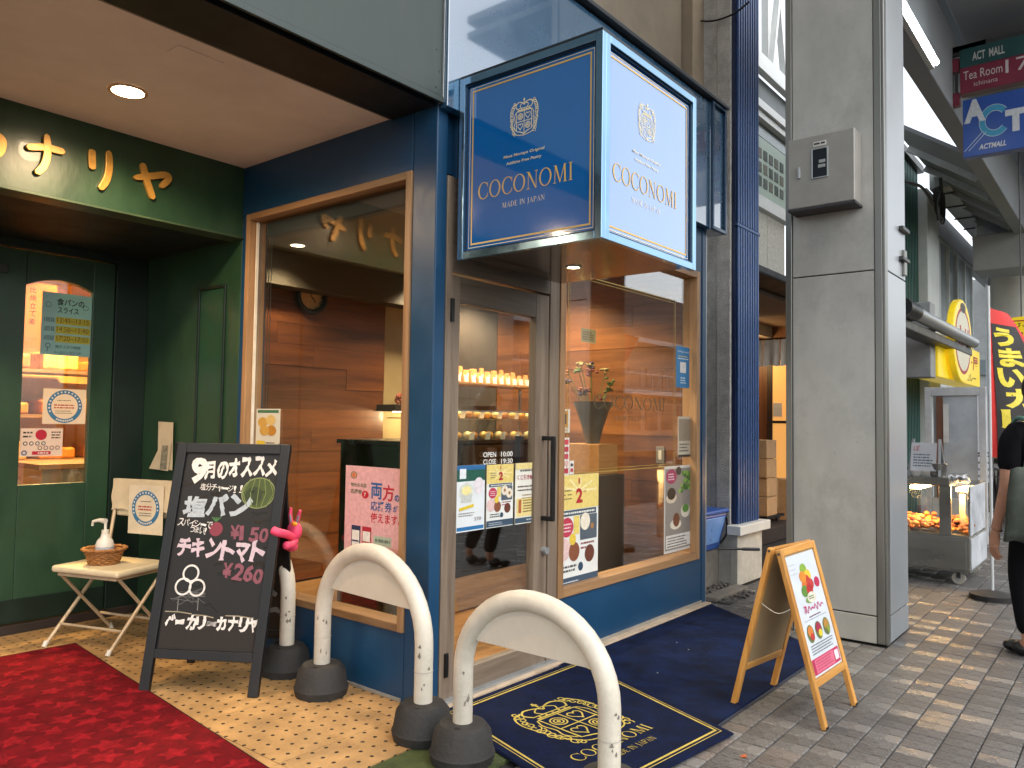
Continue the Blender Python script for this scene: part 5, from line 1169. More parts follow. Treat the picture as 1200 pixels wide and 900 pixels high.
# ---- building seen through the gap behind the pillar
gp = thing('passage_building', 'pale shop building glimpsed between the blue cladding and the steel column', 'building', (8.7, 3.3, 0))
GYp = 3.3
def gpan(name, z0, z1, m, y=GYp, x0=6.9, x1=11.5, t=.08, bev=.003): return panel(name, (x0, y, z0), (x1, y+t, z1), m, bev, gp)
wht = mat('white_metal', '#c9ccca', .45, var=.05); stone = mat('pale_stone', '#b0ada2', .8, var=.2, vs=25, bump=.2, bs=120)
for k in range(4): panel('stone_panel', (7.0+k*.56, GYp, 3.06), (7.0+k*.56+.55, GYp+.08, 3.71), stone, .004, gp)
gpan('ledge', 3.72, 3.80, wht, GYp-.06); gpan('ledge', 3.81, 3.88, wht, GYp-.03); gpan('notice_panel', 3.885, 4.56, mat('notice_green', '#9fb0a6', .5, var=.08))
for i in range(7):
    for j in range(3): obj('thumbnail', MB().box((8.05+i*.17, GYp-.006, 4.0+j*.16), (8.05+i*.17+.11, GYp-.0005, 4.0+j*.16+.11)), mat('thumb_%d' % ((i+j) % 3), ('#5a605c', '#6a6a60', '#4a5450')[(i+j) % 3], .6, var=.4, vs=40), gp)
gpan('upper_glass', 4.565, 4.72, mat('dim_glass', '#6f7a78', .2)); gpan('ledge', 4.725, 4.80, wht, GYp-.06); gpan('ledge', 4.81, 4.90, wht, GYp-.09); gpan('dark_panel', 4.905, 5.23, mat('panel_grey', '#4f5654', .4)); gpan('ledge', 5.235, 5.42, wht, GYp-.1)
for k in range(9):
    x = 7.4+k*.42; obj('lattice_bar', MB().bar((x, GYp-.05, 5.425), (x+(.5 if k % 2 else -.5), GYp-.05, 7.5), .07, .05), wht, gp)
    if k % 3 == 0: obj('lattice_post', MB().box((x, GYp-.02, 5.425), (x+.09, GYp+.06, 8)), wht, gp)
obj('awning', MB().poly([(7.0, GYp-.001, 3.05), (7.0, 2.95, 2.92), (7.0, 2.95, 2.84), (7.0, GYp-.001, 2.84)], (4.5, 0, 0)), mat('black_awning', '#15181c', .6), gp, bev=.02)
gpan('head_board', 2.831, 3.058, MATS['dark_wood'], 3.301); gpan('soffit', 2.78, 2.83, mat('brown_soffit2', '#7d6a5c', .7), 3.30, t=1.95); gpan('beam', 2.62, 2.779, mat('beige_beam', '#a59c8c', .7), 4.3, t=.1)
gpan('back_wall', 0, 2.78, wood('warm_timber', '#55321a', '#7d4f2a', 'z', .6), 5.2); panel('end_wall', (11.5, 3.38, 0), (11.6, 5.3, 3), MATS['warm_timber'], 0, gp)
gpan('raised_floor', 0, .16, mat('dark_floor', '#2e241e', .6), 3.3, t=1.9)
panel('doorway_post', (8.62, 3.39, .161), (8.70, 3.47, 2.77), MATS['dark_green_paint'], .003, gp) if False else None
d_ = obj('sliding_door', MB().box((11.455, 3.78, .5), (11.462, 4.28, 2.28)), emitmat('glow_paper', (1, .5, .14), .16), gp)  # pane glows by itself in place of light behind the paper
for a, b in (((11.44, 3.70, .162), (11.49, 3.779, 2.36)), ((11.44, 4.281, .162), (11.49, 4.36, 2.36)), ((11.44, 3.78, .162), (11.49, 4.28, .499)), ((11.44, 3.78, 2.281), (11.49, 4.28, 2.36)), ((11.445, 3.78, 1.35), (11.452, 4.28, 1.39))): obj('rail', MB().box(a, b), MATS['dark_wood'], d_, bev=.003)
obj('door_notice', MB().box((11.446, 4.14, 1.45), (11.45, 4.27, 1.65)), mat('notice_white2', '#c9c4b8', .6), d_)
nor = thing('shop_curtain', 'white split shop curtain hanging in the passage doorway', 'curtain', (10.6, 4.2, 2.2))
for k in range(5):
    mb = MB(); x = 3.62+k*.24; n = 8; vs = []
    for i in range(n+1):
        for j in range(4): vs.append((10.6+.02*math.sin(i*1.3+k)*j/3, x+.225*i/n, 2.50-.12*j-.01*math.sin(i)))
    obj('curtain_panel', mb.add(vs, [(i*4+j, (i+1)*4+j, (i+1)*4+j+1, i*4+j+1) for i in range(n) for j in range(3)]), mat('linen', '#cfc8ba', .8, var=.08), nor, smooth=60)
obj('rod', MB().tube([(10.6, 3.4, 2.51), (10.6, 5.1, 2.51)], .012, 8), MATS['dark_wood'], nor)
cart_m = mat('cardboard', '#a5835c', .8, var=.12, vs=10)
crt = [((9.28, 3.62), .0), ((9.30, 3.63), .225), ((9.27, 3.62), .45), ((9.29, 3.63), .675)]
dol = thing('dolly', 'low black dolly under the stack of cartons', 'dolly', (9.3, 3.65, .161))
obj('deck', MB().box((9.05, 3.45, .22), (9.62, 3.88, .25)), black, dol)
for x in (9.12, 9.52):
    for y in (3.5, 3.82): obj('wheel', MB().cyl((x, y-.015, .195), (x, y+.015, .195), .034, .034, 12), rub, dol)
nm = ('bottom carton of the stack on the dolly', 'second carton from the dolly in the stack', 'third carton from the dolly in the stack', 'topmost carton of the stack on the dolly')
for ((x, y), z), s in zip(crt, nm):
    c_ = thing('carton', s, 'carton', (x, y, .251+z), 'cartons stacked in the passage')
    obj('box', MB().box((x-.17, y-.15, .2515+z), (x+.15, y+.15, .47+z)), cart_m, c_, bev=.004); obj('tape', MB().box((x-.172, y-.02, .30+z), (x-.1702, y+.02, .47+z)), mat('tape', '#c9ad84', .4), c_)
c_ = thing('carton', 'small single carton leaning right of the carton stack', 'carton', (9.60, 3.55, .161), 'cartons stacked in the passage'); obj('box', MB().box((9.66, 3.42, .1615), (9.9, 3.7, .66)), cart_m, c_, bev=.004)
obj('tape', MB().box((9.6578, 3.54, .3), (9.6596, 3.58, .655)), MATS['tape'], c_)
downlight('passage_downlight', 'round downlight in the brown passage soffit', V(9.2, 4.0, 2.776), 14, (1, .75, .45), .07)
lamp('passage_lamp', (10.9, 4.6, 2.3), 8, (1, .65, .3), .1)

# ================================================================== STEEL COLUMN
CX0, CX1, CY0, CY1 = 5.185, 5.735, 1.233, 1.845
colm = thing('steel_column', 'square stainless steel clad arcade column with dents and scratches', 'column', (5.46, 1.54, 0))
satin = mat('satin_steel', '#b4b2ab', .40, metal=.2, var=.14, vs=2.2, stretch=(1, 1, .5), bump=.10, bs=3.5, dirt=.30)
satin_lit = mat('satin_steel_lit_side', '#a2a6a8', .36, metal=.2, var=.08, vs=2.5, stretch=(1, 1, .4), bump=.03, bs=5)  # same steel retoned for the light on the street face
obj('core', MB().box((CX0+.012, CY0+.012, 0), (CX1-.012, CY1-.012, 8)), steel_d, colm)
seams = [.17, 2.305, 4.4, 6.5, 8]
z = .0
for i, s in enumerate(seams):
    a, b = z+.002, s-.006
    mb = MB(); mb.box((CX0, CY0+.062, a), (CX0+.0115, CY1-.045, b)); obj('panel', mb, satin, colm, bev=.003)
    mb = MB(); mb.box((CX0+.06, CY0, a), (CX1-.01, CY0+.0115, b)); obj('panel', mb, satin_lit, colm, bev=.003)
    z = s
for a, b in (((CX0-.006, CY0+.012, .003), (CX0+.0115, CY0+.058, 8)), ((CX0-.006, CY0-.006, .003), (CX0+.054, CY0+.0115, 8)), ((CX0-.010, CY1-.042, .003), (CX0+.0115, CY1, 8))): obj('edge_strip', MB().box(a, b), steel, colm, bev=.004)
rs = random.Random(11)
for px_, py_, l in ((1013, 506, 10), (1003, 518, 3), (1012, 548, 6), (1005, 590, 5), (1000, 622, 8), (985, 500, 4), (978, 530, 5)):
    p = PX(px_, py_, CX0-.0006); obj('scratch', MB().obox(p, V(0, -.004*l*rs.uniform(.3, 1), -.004*l*rs.uniform(.2, .8)), V(0, .003, .003), V(-.0006, 0, 0)), steel_d, colm)
for z_ in (2.42, 2.62): obj('clip', MB().box((CX0+.36, CY0-.03, z_), (CX1-.01, CY0-.0005, z_+.025)), steel_d, colm, bev=.003)
obj('lock_box', MB().box((CX0+.44, CY0-.02, 2.33), (CX0+.50, CY0-.0005, 2.50)), steel, colm, bev=.004)
eb = thing('meter_box', 'grey steel meter box with a small window high on the column', 'box', (CX0, 1.55, 2.68))
ex = CX0-.165
obj('case', MB().box((ex, 1.362, 2.72), (CX0-.0005, 1.772, 3.175)), mat('box_grey', '#98958d', .45, metal=.3, var=.08), eb, bev=.006)
obj('base_plate', MB().box((ex, 1.36, 2.705), (CX0-.001, 1.774, 2.7195)), mat('box_dark', '#2f2f32', .5), eb)
fe_ = frx(ex); w_ = obj('meter_window', MB().box((ex-.004, 1.525, 2.90), (ex-.0005, 1.615, 3.08)), mat('dark_glass', '#20242a', .12), eb)
frame4(w_, Fr((ex, 1.622, 2.893), (0, -1, 0), (0, 0, 1), (-1, 0, 0)), .104, .194, .008, .008, steel_l, 'frame')
obj('meter', MB().box((ex-.0052, 1.535, 2.99), (ex-.0042, 1.575, 3.01)).box((ex-.0052, 1.535, 2.96), (ex-.0042, 1.58, 2.98)), mat('meter_white', '#9a9c98', .5), w_)
obj('name_plate', MB().box((ex-.003, 1.53, 3.10), (ex-.0005, 1.61, 3.13)), mat('plate_white', '#d8d4ca', .5), eb)
pr = Print(); lines(pr.c('#3a3a3a'), Fr((ex-.003, 1.605, 3.105), (0, -1, 0), (0, 0, 1), (-1, 0, 0)), 0, .07, .005, 1, 1, .012, .0005, 0); pr.done(eb, 'plate_print')
obj('latch', MB().box((ex-.014, 1.690, 2.91), (ex-.0005, 1.708, 2.985)), steel_l, eb, bev=.004)

# ================================================================== WOODEN A SIGN
ws = thing('wooden_sign', 'honey coloured wooden A frame sign with a fruit poster on the paving', 'signboard', (3.8, 1.32, 0))
hw = wood('honey_wood', '#b87a30', '#d8a052', 'z', .9, .45, .2); hwx = wood('honey_wood_rail', '#b87a30', '#d8a052', 'x', .9, .45, .2)
WH = .755
FA, FBk = V(3.575, 1.112, 0), V(4.01, 1.098, 0)     # street side feet
RA, RB = V(3.615, 1.547, 0), V(4.03, 1.495, 0)     # shop side feet
def aframe(a, b, ridge, nm, back):
    u = (b-a); w = u.length; u = u/w; m = (a+b)/2; t = ridge-m; v = t.normalized(); L = t.length; n = u.cross(v); n = n if n.y < 0 else -n
    if back: n = -n if n.y < 0 else n
    f = Fr(a+V(0, 0, .001), u, v, n); lw_ = .034
    for x in (0, w-lw_): obj('leg', MB().obox(f.p(x, 0, -.012), f.u*lw_, f.v*L, f.n*.024), hw, ws, bev=.004)
    for x in (0, w-lw_): obj('foot', MB().obox(f.p(x+.002, -.001, -.013), f.u*(lw_-.004), f.v*.012, f.n*.026), black, ws)
    for y in (.17, L-.034): obj('rail', MB().obox(f.p(lw_, y, -.011), f.u*(w-2*lw_), f.v*.034, f.n*.022), hwx, ws, bev=.004)
    bd = obj('board', MB().obox(f.p(lw_, .204, -.006), f.u*(w-2*lw_), f.v*(L-.238), f.n*.008), mat('hardboard', '#a38c68', .7, var=.08), ws)
    return f, w, L
ridge = V(3.81, 1.325, WH)
f1, w1, L1 = aframe(FA, FBk, ridge+V(0, -.012, 0), 'front', False); f2, w2, L2 = aframe(RA, RB, ridge+V(.012, .014, 0), 'rear', True)
obj('chain', MB().tube(spl([tuple(f1.p(.015, L1*.66, -.014)), tuple(f1.p(.015, L1*.66, -.08)-V(0, 0, .012)), tuple(f2.p(.015, L2*.66, -.014))], 6), .0025, 6), steel_l, ws)
for f in (f1, f2): obj('hinge_pin', MB().cyl(f.p(.017, L1-.02, .0), f.p(-.003, L1-.02, .0), .006, .006, 10), steel_d, ws)
lw_ = .034
def d_fruit(f, w, h, c):
    lines(c('#b8bcc0'), f, w*.05, w*.3, h*.92, 3, h*.04, h*.006)
    fx = [(.42, .80, '#e08a2a'), (.50, .86, '#8ab03a'), (.60, .80, '#e8c83a'), (.52, .76, '#c8342e'), (.44, .72, '#d86a2a'), (.62, .72, '#c23a34'), (.38, .68, '#5f8a34'), (.55, .68, '#b82a2e')]
    for i, (x, y, k) in enumerate(fx): disc(c(k), f, w*x, h*y, w*.11, h*.05, .0008)
    disc(c('#e6e0cc'), f, w*.55, h*.615, w*.15, h*.045, .0016); disc(c('#8aa860'), f, w*.5, h*.60, w*.17, h*.03, .0012); lines(c('#5a7a3a'), f, w*.44, w*.66, h*.62, 2, h*.018, h*.008, .003)
    disc(c('#c22a54'), f, w*.85, h*.72, w*.09, h*.045)
    ribbon(c('#d0487a'), f, spl([(w*(.20+.055*i), h*(.525+(.022 if i % 2 else -.014)+.012*math.sin(i*2.2))) for i in range(13)], 5), w*.014, .002)
    ribbon(c('#d0487a'), f, spl([(w*.22, h*.50), (w*.28, h*.555), (w*.2, h*.56)], 5), w*.014, .002)
    lines(c('#7a5a6a'), f, w*.3, w*.75, h*.46, 1, 1, h*.01); lines(c('#9aa0a4'), f, w*.12, w*.9, h*.44, 1, 1, h*.006, ragged=0)
    for x, k1, k2 in ((.22, '#d8803a', '#c23a34'), (.50, '#a82a4a', '#e8d03a'), (.78, '#b8863a', '#8a9a3a')):
        disc(c('#6a7a4a'), f, w*x, h*.335, w*.115, h*.075); disc(c(k1), f, w*x, h*.355, w*.085, h*.045, .002); disc(c(k2), f, w*(x+.02), h*.31, w*.06, h*.03, .003)
    lines(c('#6a6f74'), f, w*.12, w*.92, h*.235, 4, h*.022, h*.009)
    rect(c('#c2305a'), f, w*.03, h*.015, w*.97, h*.14); rect(c('#e4748e'), f, w*.10, h*.025, w*.76, h*.13, .002); rect(c('#f2e8ec'), f, w*.80, h*.04, w*.93, h*.12, .002); lines(c('#b8305a'), f, w*.14, w*.72, h*.11, 4, h*.022, h*.008, .003)
poster('poster', 'white poster with fruit cups and a crimson footer on the wooden sign', 'poster', Fr(f1.p(lw_+.004, .208, .0026), f1.u, f1.v, f1.n), 0, 0, w1-2*lw_-.008, L1-.25, '#dde4ea', d_fruit)

# ================================================================== FAR SIDE OF THE ARCADE
FYF = 2.65
fb_ = thing('far_shop', 'dark green ribbed shop building with white pillar beyond the steel column', 'building', (12, FYF, 0))
def fpan(name, a, b, m, bev=.004): return panel(name, a, b, m, bev, fb_)
teal = mat('teal_cladding', '#2f564e', .5, var=.12)
xg0, xg1 = PY(1052, 400, FYF).x, PY(1078, 400, FYF).x
fpan('wall', (xg0, FYF+.02, 0), (xg1, FYF+.3, 5.25), teal)
for k in range(14): obj('rib', MB().box((xg0+(xg1-xg0)*(k+.15)/14, FYF, 0), (xg0+(xg1-xg0)*(k+.6)/14, FYF+.0195, 5.25)), teal, fb_)
fpan('cap', (xg0-.1, FYF-.06, 5.255), (xg1+.1, FYF+.35, 5.36), steel_d)
xp1 = PY(1092, 400, FYF).x
fpan('white_pillar', (xg1+.01, FYF-.12, 0), (xp1, FYF+.2, 5.0), mat('pale_grey_paint', '#ccd1d0', .55, var=.08, vs=3, dirt=.15), .01)
xw1 = PY(1142, 400, FYF).x
fpan('sill_wall', (xp1+.01, FYF, 0), (xw1+3, FYF+.2, 2.0), mat('grey_panel', '#a4a6aa', .5, var=.08))
fpan('head_wall', (xp1+.01, FYF, 4.6), (xw1+3, FYF+.2, 5.0), MATS['grey_panel'])
n = 5
for k in range(n):
    a = xp1+.02+(xw1-xp1)*k/n; b = xp1+.02+(xw1-xp1)*(k+1)/n
    pn = obj('window', MB().box((a+.06, FYF+.06, 2.06), (b-.06, FYF+.07, 4.55)), mat('grey_glazing', '#aab4b8', .12, var=.15, vs=1.2), fb_)
    for q in (((a, FYF+.02, 2.005), (a+.059, FYF+.12, 4.595)), ((b-.059, FYF+.02, 2.005), (b-.001, FYF+.12, 4.595)), ((a+.06, FYF+.02, 2.005), (b-.06, FYF+.12, 2.059)), ((a+.06, FYF+.02, 4.551), (b-.06, FYF+.12, 4.595))): obj('frame', MB().box(*q), MATS['pale_grey_paint'], pn)
gut = obj('gutter', MB().box((xg1+.1, FYF-.42, 4.98), (xw1+.3, FYF-.13, 5.24)), mat('zinc', '#aeb2b1', .5, metal=.3, var=.12), fb_, bev=.02)
for k in range(7): obj('gutter_bracket', MB().box((xg1+.4+k*.9, FYF-.43, 4.96), (xg1+.44+k*.9, FYF-.12, 4.979)), steel_d, gut)
# cables and a coil at the pillar
mb = MB()
for k in range(5):
    a0 = k*.7; mb.tube([PY(1097, 233+k*2, FYF-.2)+V((.16+.02*k)*math.cos(a), -.02*k, (.22+.02*k)*math.sin(a)) for a in [2*math.pi*i/20 for i in range(21)]], .014, 5, False)
obj('cable_coil', mb, steel_d, fb_, smooth=60)
for pts, y in (([(1060, 213), (1078, 218), (1087, 228), (1094, 240)], FYF-.25), ([(1102, 208), (1103, 225), (1099, 240), (1100, 258)], FYF-.44), ([(1135, 262), (1152, 258), (1160, 268), (1161, 300), (1158, 345)], FYF-.2)):
    obj('cable', MB().tube(spl([tuple(PY(a, b, y)) for a, b in pts], 6), .022, 6), steel_d, fb_, smooth=60)
# rolled awning
ya = 1.9; a, b = PY(1058, 364, ya), PY(1141, 402, ya)
aw = thing('rolled_awning', 'grey rolled up awning tube on arms above the food cart', 'awning', (a+b)/2)
obj('tube', MB().tube([(a.x, ya, 2.55), (b.x, ya, 2.55)], .075, 14), steel_l, aw, smooth=50)
obj('end_cap', MB().tube([(a.x-.02, ya, 2.55), (a.x+.5, ya, 2.55)], .095, 14), black, aw, smooth=50)
obj('housing', MB().box((a.x, ya+.02, 2.36), (b.x, ya+.22, 2.46)), steel_d, aw, bev=.01)
for k in range(3): obj('arm', MB().bar((a.x+.6+1.3*k, ya, 2.52), (a.x+.6+1.3*k, FYF, 2.42), .05, .05), steel_d, aw)
# yellow shop sign: long box and bulging disc
ys = 2.0; yel = mat('sign_yellow', '#e8c81e', .35, var=.05, emit=.12); redm = mat('sign_red', '#b8242a', .4, emit=.1)
a, b = PY(1103, 442, ys), PY(1151, 451, ys)
yb = thing('yellow_sign', 'long yellow lightbox sign with a big oval emblem over the cart', 'sign', V((a.x+b.x)/2, ys, 1.97))
obj('lightbox', MB().box((a.x, ys+.03, 1.97), (b.x, ys+.35, 2.53)), yel, yb, bev=.01)
obj('case', MB().box((a.x-.3, ys+.06, 1.95), (a.x-.005, ys+.36, 2.9)), mat('case_grey', '#8a8c8c', .5), yb, bev=.01)
pr = Print(); fy = fry(ys+.029)
text(pr.c('#b8242a'), fy, 'カリー屋', b.x-2.1, 2.20, .22, 1.9, bold=.02); pr.done(yb, 'lettering'); pr = Print(); text(pr.c('#2a1a10'), fy, 'スープカレー', b.x-2.1, 2.02, .13, 1.7, bold=.01); pr.done(yb, 'lettering')
cxx = PY(1122, 400, ys).x
mb = MB(); dome = [(cxx+.72*math.cos(t), .58*math.sin(t)) for t in [2*math.pi*k/30 for k in range(30)]]
obj('emblem', MB().poly([(x, ys+.02, 2.52+z) for x, z in dome], (0, -.09, 0)), yel, yb, bev=.02)
pr = Print(); fy2 = fry(ys-.0705); disc(pr.c('#f0ead0'), fy2, cxx, 2.52, .56, .42); disc(pr.c('#b8242a'), fy2, cxx, 2.52, .6, .46, rin=.9); text(pr.c('#b8242a'), fy2, 'カリ', cxx-.42, 2.40, .32, .84, z=.003, bold=.05); disc(pr.c('#3a2410'), fy2, cxx, 2.98, .2, .07, z=.003); pr.done(yb, 'emblem_print')
# glazed screen behind the cart
xs_ = 10.4; s0, s1 = PX(1083, 455, xs_).y, PX(1155, 455, xs_).y
gs = thing('glass_screen', 'steel framed glass screen door behind the food cart', 'door', (xs_, (s0+s1)/2, 0))
pn = obj('pane', MB().box((xs_+.02, s1+.09, .5), (xs_+.03, s0-.09, 1.7)), mat('hazy_glass', '#aab1b6', .15, var=.2, vs=1.5), gs)
for q in (((xs_, s1, 0), (xs_+.08, s1+.07, 1.80)), ((xs_, s0-.07, 0), (xs_+.08, s0, 1.80)), ((xs_, s1+.071, 1.70), (xs_+.08, s0-.071, 1.80)), ((xs_, s1+.071, .0), (xs_+.08, s0-.071, .5))): obj('frame', MB().box(*q), mat('frame_grey', '#b9bdbf', .45, metal=.1), gs, bev=.005)
obj('timber_post', MB().box((xs_-.02, s0-.20, .5), (xs_-.002, s0-.13, 1.69)), mat('timber_brown', '#6a4632', .6), gs); obj('notice', MB().box((xs_-.03, s0-.26, 1.15), (xs_-.025, s0-.205, 1.6)), mat('notice_white', '#c9c9c4', .6), gs)
# end wall further on
ew = thing('far_end_wall', 'pale grey panelled wall closing the view down the arcade', 'wall', (21, 2.3, 0))
for k in range(6): obj('panel', MB().box((21, .9+k*.6, 0), (21.2, .9+k*.6+.58, 4.8)), mat('end_grey', '#bcbebc', .55, var=.08), ew, bev=.01)
obj('band', MB().box((20.93, .9, 2.55), (20.995, 4.5, 2.9)), mat('band_blue', '#8f9ca0', .5), ew)
for pts in ([(1163, 280), (1163, 330), (1165, 350), (1180, 365), (1181, 420)],):
    obj('drain_pipe', MB().tube(spl([tuple(PX(a, b, 20.6)) for a, b in pts], 6), .07, 8), wht, ew, smooth=60)
obj('drain_pipe', MB().tube([PX(1158, 285, 20.5), PX(1159, 470, 20.5)], .06, 8), MATS['zinc'], ew); obj('drain_pipe', MB().tube([PX(1174, 250, 20.3), PX(1174, 470, 20.3)], .08, 8), MATS['zinc'], ew)
rc = thing('round_column', 'fat round pale column under the arcade roof beam', 'column', (16.5, 1.75, 0))
cp = PX(1188, 400, 16.5)
obj('shaft', MB().lathe((cp.x, cp.y, 0), [(.40, 0), (.40, .1), (.36, .12), (.36, 4.6)], 24), mat('column_cream', '#c9c5ba', .6, var=.06), rc, smooth=35)
obj('capital', MB().box((cp.x-.5, cp.y-.5, 4.605), (cp.x+.5, cp.y+.5, 4.95)), MATS['end_grey'], rc, bev=.02)
# arcade roof: edge beam, soffit, sloping louvres, tube lamp
roof = thing('arcade_roof', 'grey steel arcade roof with edge beam and soffit panels over the street', 'roof', (13, -1, 4.5))
rg = mat('roof_grey', '#8a8d90', .6, var=.08, vs=2); rg2 = mat('roof_soffit', '#8d9093', .7, var=.08, vs=1.2)
obj('edge_beam', MB().box((6.1, 1.43, 4.50), (24, 1.60, 5.3)), rg, roof, bev=.01)
obj('crown_beam', MB().box((6.1, 1.601, 5.0), (24, 1.75, 5.3)), rg, roof, bev=.01)
for k in range(9): obj('soffit_panel', MB().box((6.12+k*1.9, -.6, 5.45), (6.12+k*1.9+1.88, 1.42, 5.52)), rg2, roof, bev=.005)
obj('cross_beam', MB().box((9.45, -.6, 5.0), (9.85, 1.42, 5.6)), rg2, roof, bev=.01); obj('cross_beam', MB().box((9.40, -.6, 5.2), (9.449, 1.42, 5.24)), steel_d, roof)
obj('cross_beam', MB().box((15.2, -.6, 4.2), (15.8, 1.42, 5.0)), mat('beam_pale', '#9c9d9c', .6, var=.06), roof, bev=.01)
for (a, b) in (((15.0, .9, 3.95), (15.9, 2.2, 4.55)),): obj('beam_end', MB().box(a, b), MATS['beam_pale'], roof, bev=.02)
obj('roof_sheet', MB().box((6.12, -.6, 5.62), (26, 1.75, 5.7)), rg, roof)
# unseen roof added over the near street to hold back sky light
obj('shade_roof', MB().box((-14, -.6, 6.9), (6.1, 1.95, 7.05)), rg2, roof)
for k in range(7): obj('shade_roof_rafter', MB().box((-13+k*2.9, -.6, 6.6), (-12.8+k*2.9, 1.95, 6.899)), rg, roof)
lv = mat('louvre_grey', '#7a7e82', .5, var=.12)
for k in range(9):
    x = 10.6+k*1.05; obj('louvre', MB().poly([(x, 1.62, 4.60), (x+1.0, 1.62, 4.60), (x+1.0, 2.45, 5.18), (x, 2.45, 5.18)], (0, -.02, .04)), lv, roof); obj('louvre_rib', MB().bar((x+1.02, 1.62, 4.56), (x+1.02, 2.45, 5.14), .07, .09), steel_l, roof)
tl = thing('tube_lamp', 'glowing straight tube lamp under the roof edge beam', 'lamp', (6.9, 1.30, 4.43))
obj('tube', MB().tube([(6.25, 1.36, 4.52), (7.55, 1.36, 4.52)], .022, 10), emitmat('tube_white', (.9, .96, 1), 9), tl); obj('batten', MB().box((6.2, 1.385, 4.49), (7.6, 1.429, 4.56)), wht, tl)
wl = thing('wall_lamp', 'bright flared lamp on a bracket near the round column', 'lamp', PX(1172, 236, 15.0))
q = PX(1172, 236, 15.0)
obj('shade', MB().lathe(q, [(.36, -.05), (.33, 0), (.1, .16), (.08, .42)], 18), wht, wl, smooth=40); obj('bulb', MB().lathe(q, [(.33, -.06), (.2, -.11), (.05, -.12)], 18), emitmat('lamp_white', (1, .97, .88), 12), wl, smooth=40); obj('bracket', MB().tube([q+V(0, .02, .35), q+V(0, 1.0, .1)], .03, 8), steel_d, wl)
# hanging signs
xh = 8.7
fh = frx(xh); HW = .54
def hrect(TL, BRy): a = fh.xy(*TL); return a
a0 = fh.xy(1128, 118); y0h = fh.xy(1130, 185)[1]
act = thing('mall_sign', 'square blue hanging sign reading ACT above ACTMALL', 'sign', (xh, -a0[0]-.3, y0h))
hAct = a0[1]-y0h
obj('board', MB().box((xh, -a0[0]-HW, y0h), (xh+.12, -a0[0], a0[1])), mat('sign_royal', '#1f4a9a', .35, var=.06), act, bev=.004)
pr = Print(); f = Fr(fh.p(a0[0], y0h, .0), fh.u, fh.v, fh.n); w, h = HW, hAct
text(pr.c('#d8dce0'), f, 'A', w*.02, h*.58, h*.40, w*.34, .002, .06); text(pr.c('#d8dce0'), f, 'T', w*.66, h*.30, h*.38, w*.32, .002, .07)
disc(pr.c('#3aa0c8'), f, w*.50, h*.55, w*.24, h*.27, .0015, 36, .62, 40, 320)
for q, t in ((.245, .97), (.15, .95)): disc(pr.c('#d8e4ea'), f, w*.50, h*.55, w*q, h*q*1.12, .003, 36, t, 40, 320)
for dx in (0, .07): ribbon(pr.c('#d8e4ea'), f, [(w*(.02+dx), h*.10), (w*(.30+dx), h*.38)], .006, .003)
text(pr.c('#e4e6e8'), f, 'ACTMALL', w*.25, h*.09, h*.09, w*.42, .002, .03, shear=.2); pr.done(act, 'lettering')
tr_ = thing('tea_room_sign', 'maroon and green hanging sign reading ACT MALL Tea Room 17', 'sign', (xh, -a0[0]-.3, 4.7))
zt, zm, zb_ = fh.xy(1128, 58)[1], fh.xy(1128, 80)[1], fh.xy(1128, 110)[1]
obj('green_band', MB().box((xh, -a0[0]-1.0, zm+.002), (xh+.12, -a0[0]+.02, zt)), mat('sign_teal', '#1e4a4a', .4), tr_, bev=.003); obj('maroon_band', MB().box((xh, -a0[0]-1.0, zb_), (xh+.12, -a0[0]+.02, zm)), mat('sign_maroon', '#7a2038', .4), tr_, bev=.003)
pr = Print(); f = Fr(fh.p(a0[0]-.02, zb_, 0), fh.u, fh.v, fh.n); hh = zm-zb_; w = 1.02
text(pr.c('#d8d8d4'), f, 'ACT  MALL', .11, hh+.05, .085, .27, .002, .02); pr.done(tr_, 'lettering'); pr = Print(); text(pr.c('#e0d4d4'), f, 'Tea Room', .03, hh*.50, hh*.34, .33, .002, .0); text(pr.c('#e0d4d4'), f, '17', .385, hh*.42, hh*.5, .2, .002, .0); text(pr.c('#d8c4c8'), f, 'ichinana', .12, hh*.20, hh*.17, .20, .002, 0)
pr.done(tr_, 'lettering')
for y in (-a0[0]+.05, -a0[0]+.13): obj('bracket_bar', MB().box((xh+.03, y, zb_-.08), (xh+.08, y+.02, zt-.06)), steel_d, tr_)
for z in (zb_-.1, zt-.2): obj('bracket_plate', MB().box((xh+.02, -a0[0]+.03, z), (xh+.09, -a0[0]+.17, z+.13)), MATS['sign_maroon'], tr_)
obj('hanger', MB().box((xh+.04, -a0[0]-.2, zt+.001), (xh+.07, -a0[0]+.18, zt+.06)).box((xh+.04, -a0[0]-.95, zt+.0605), (xh+.07, -a0[0]+.18, 5.04)), steel_d, tr_)

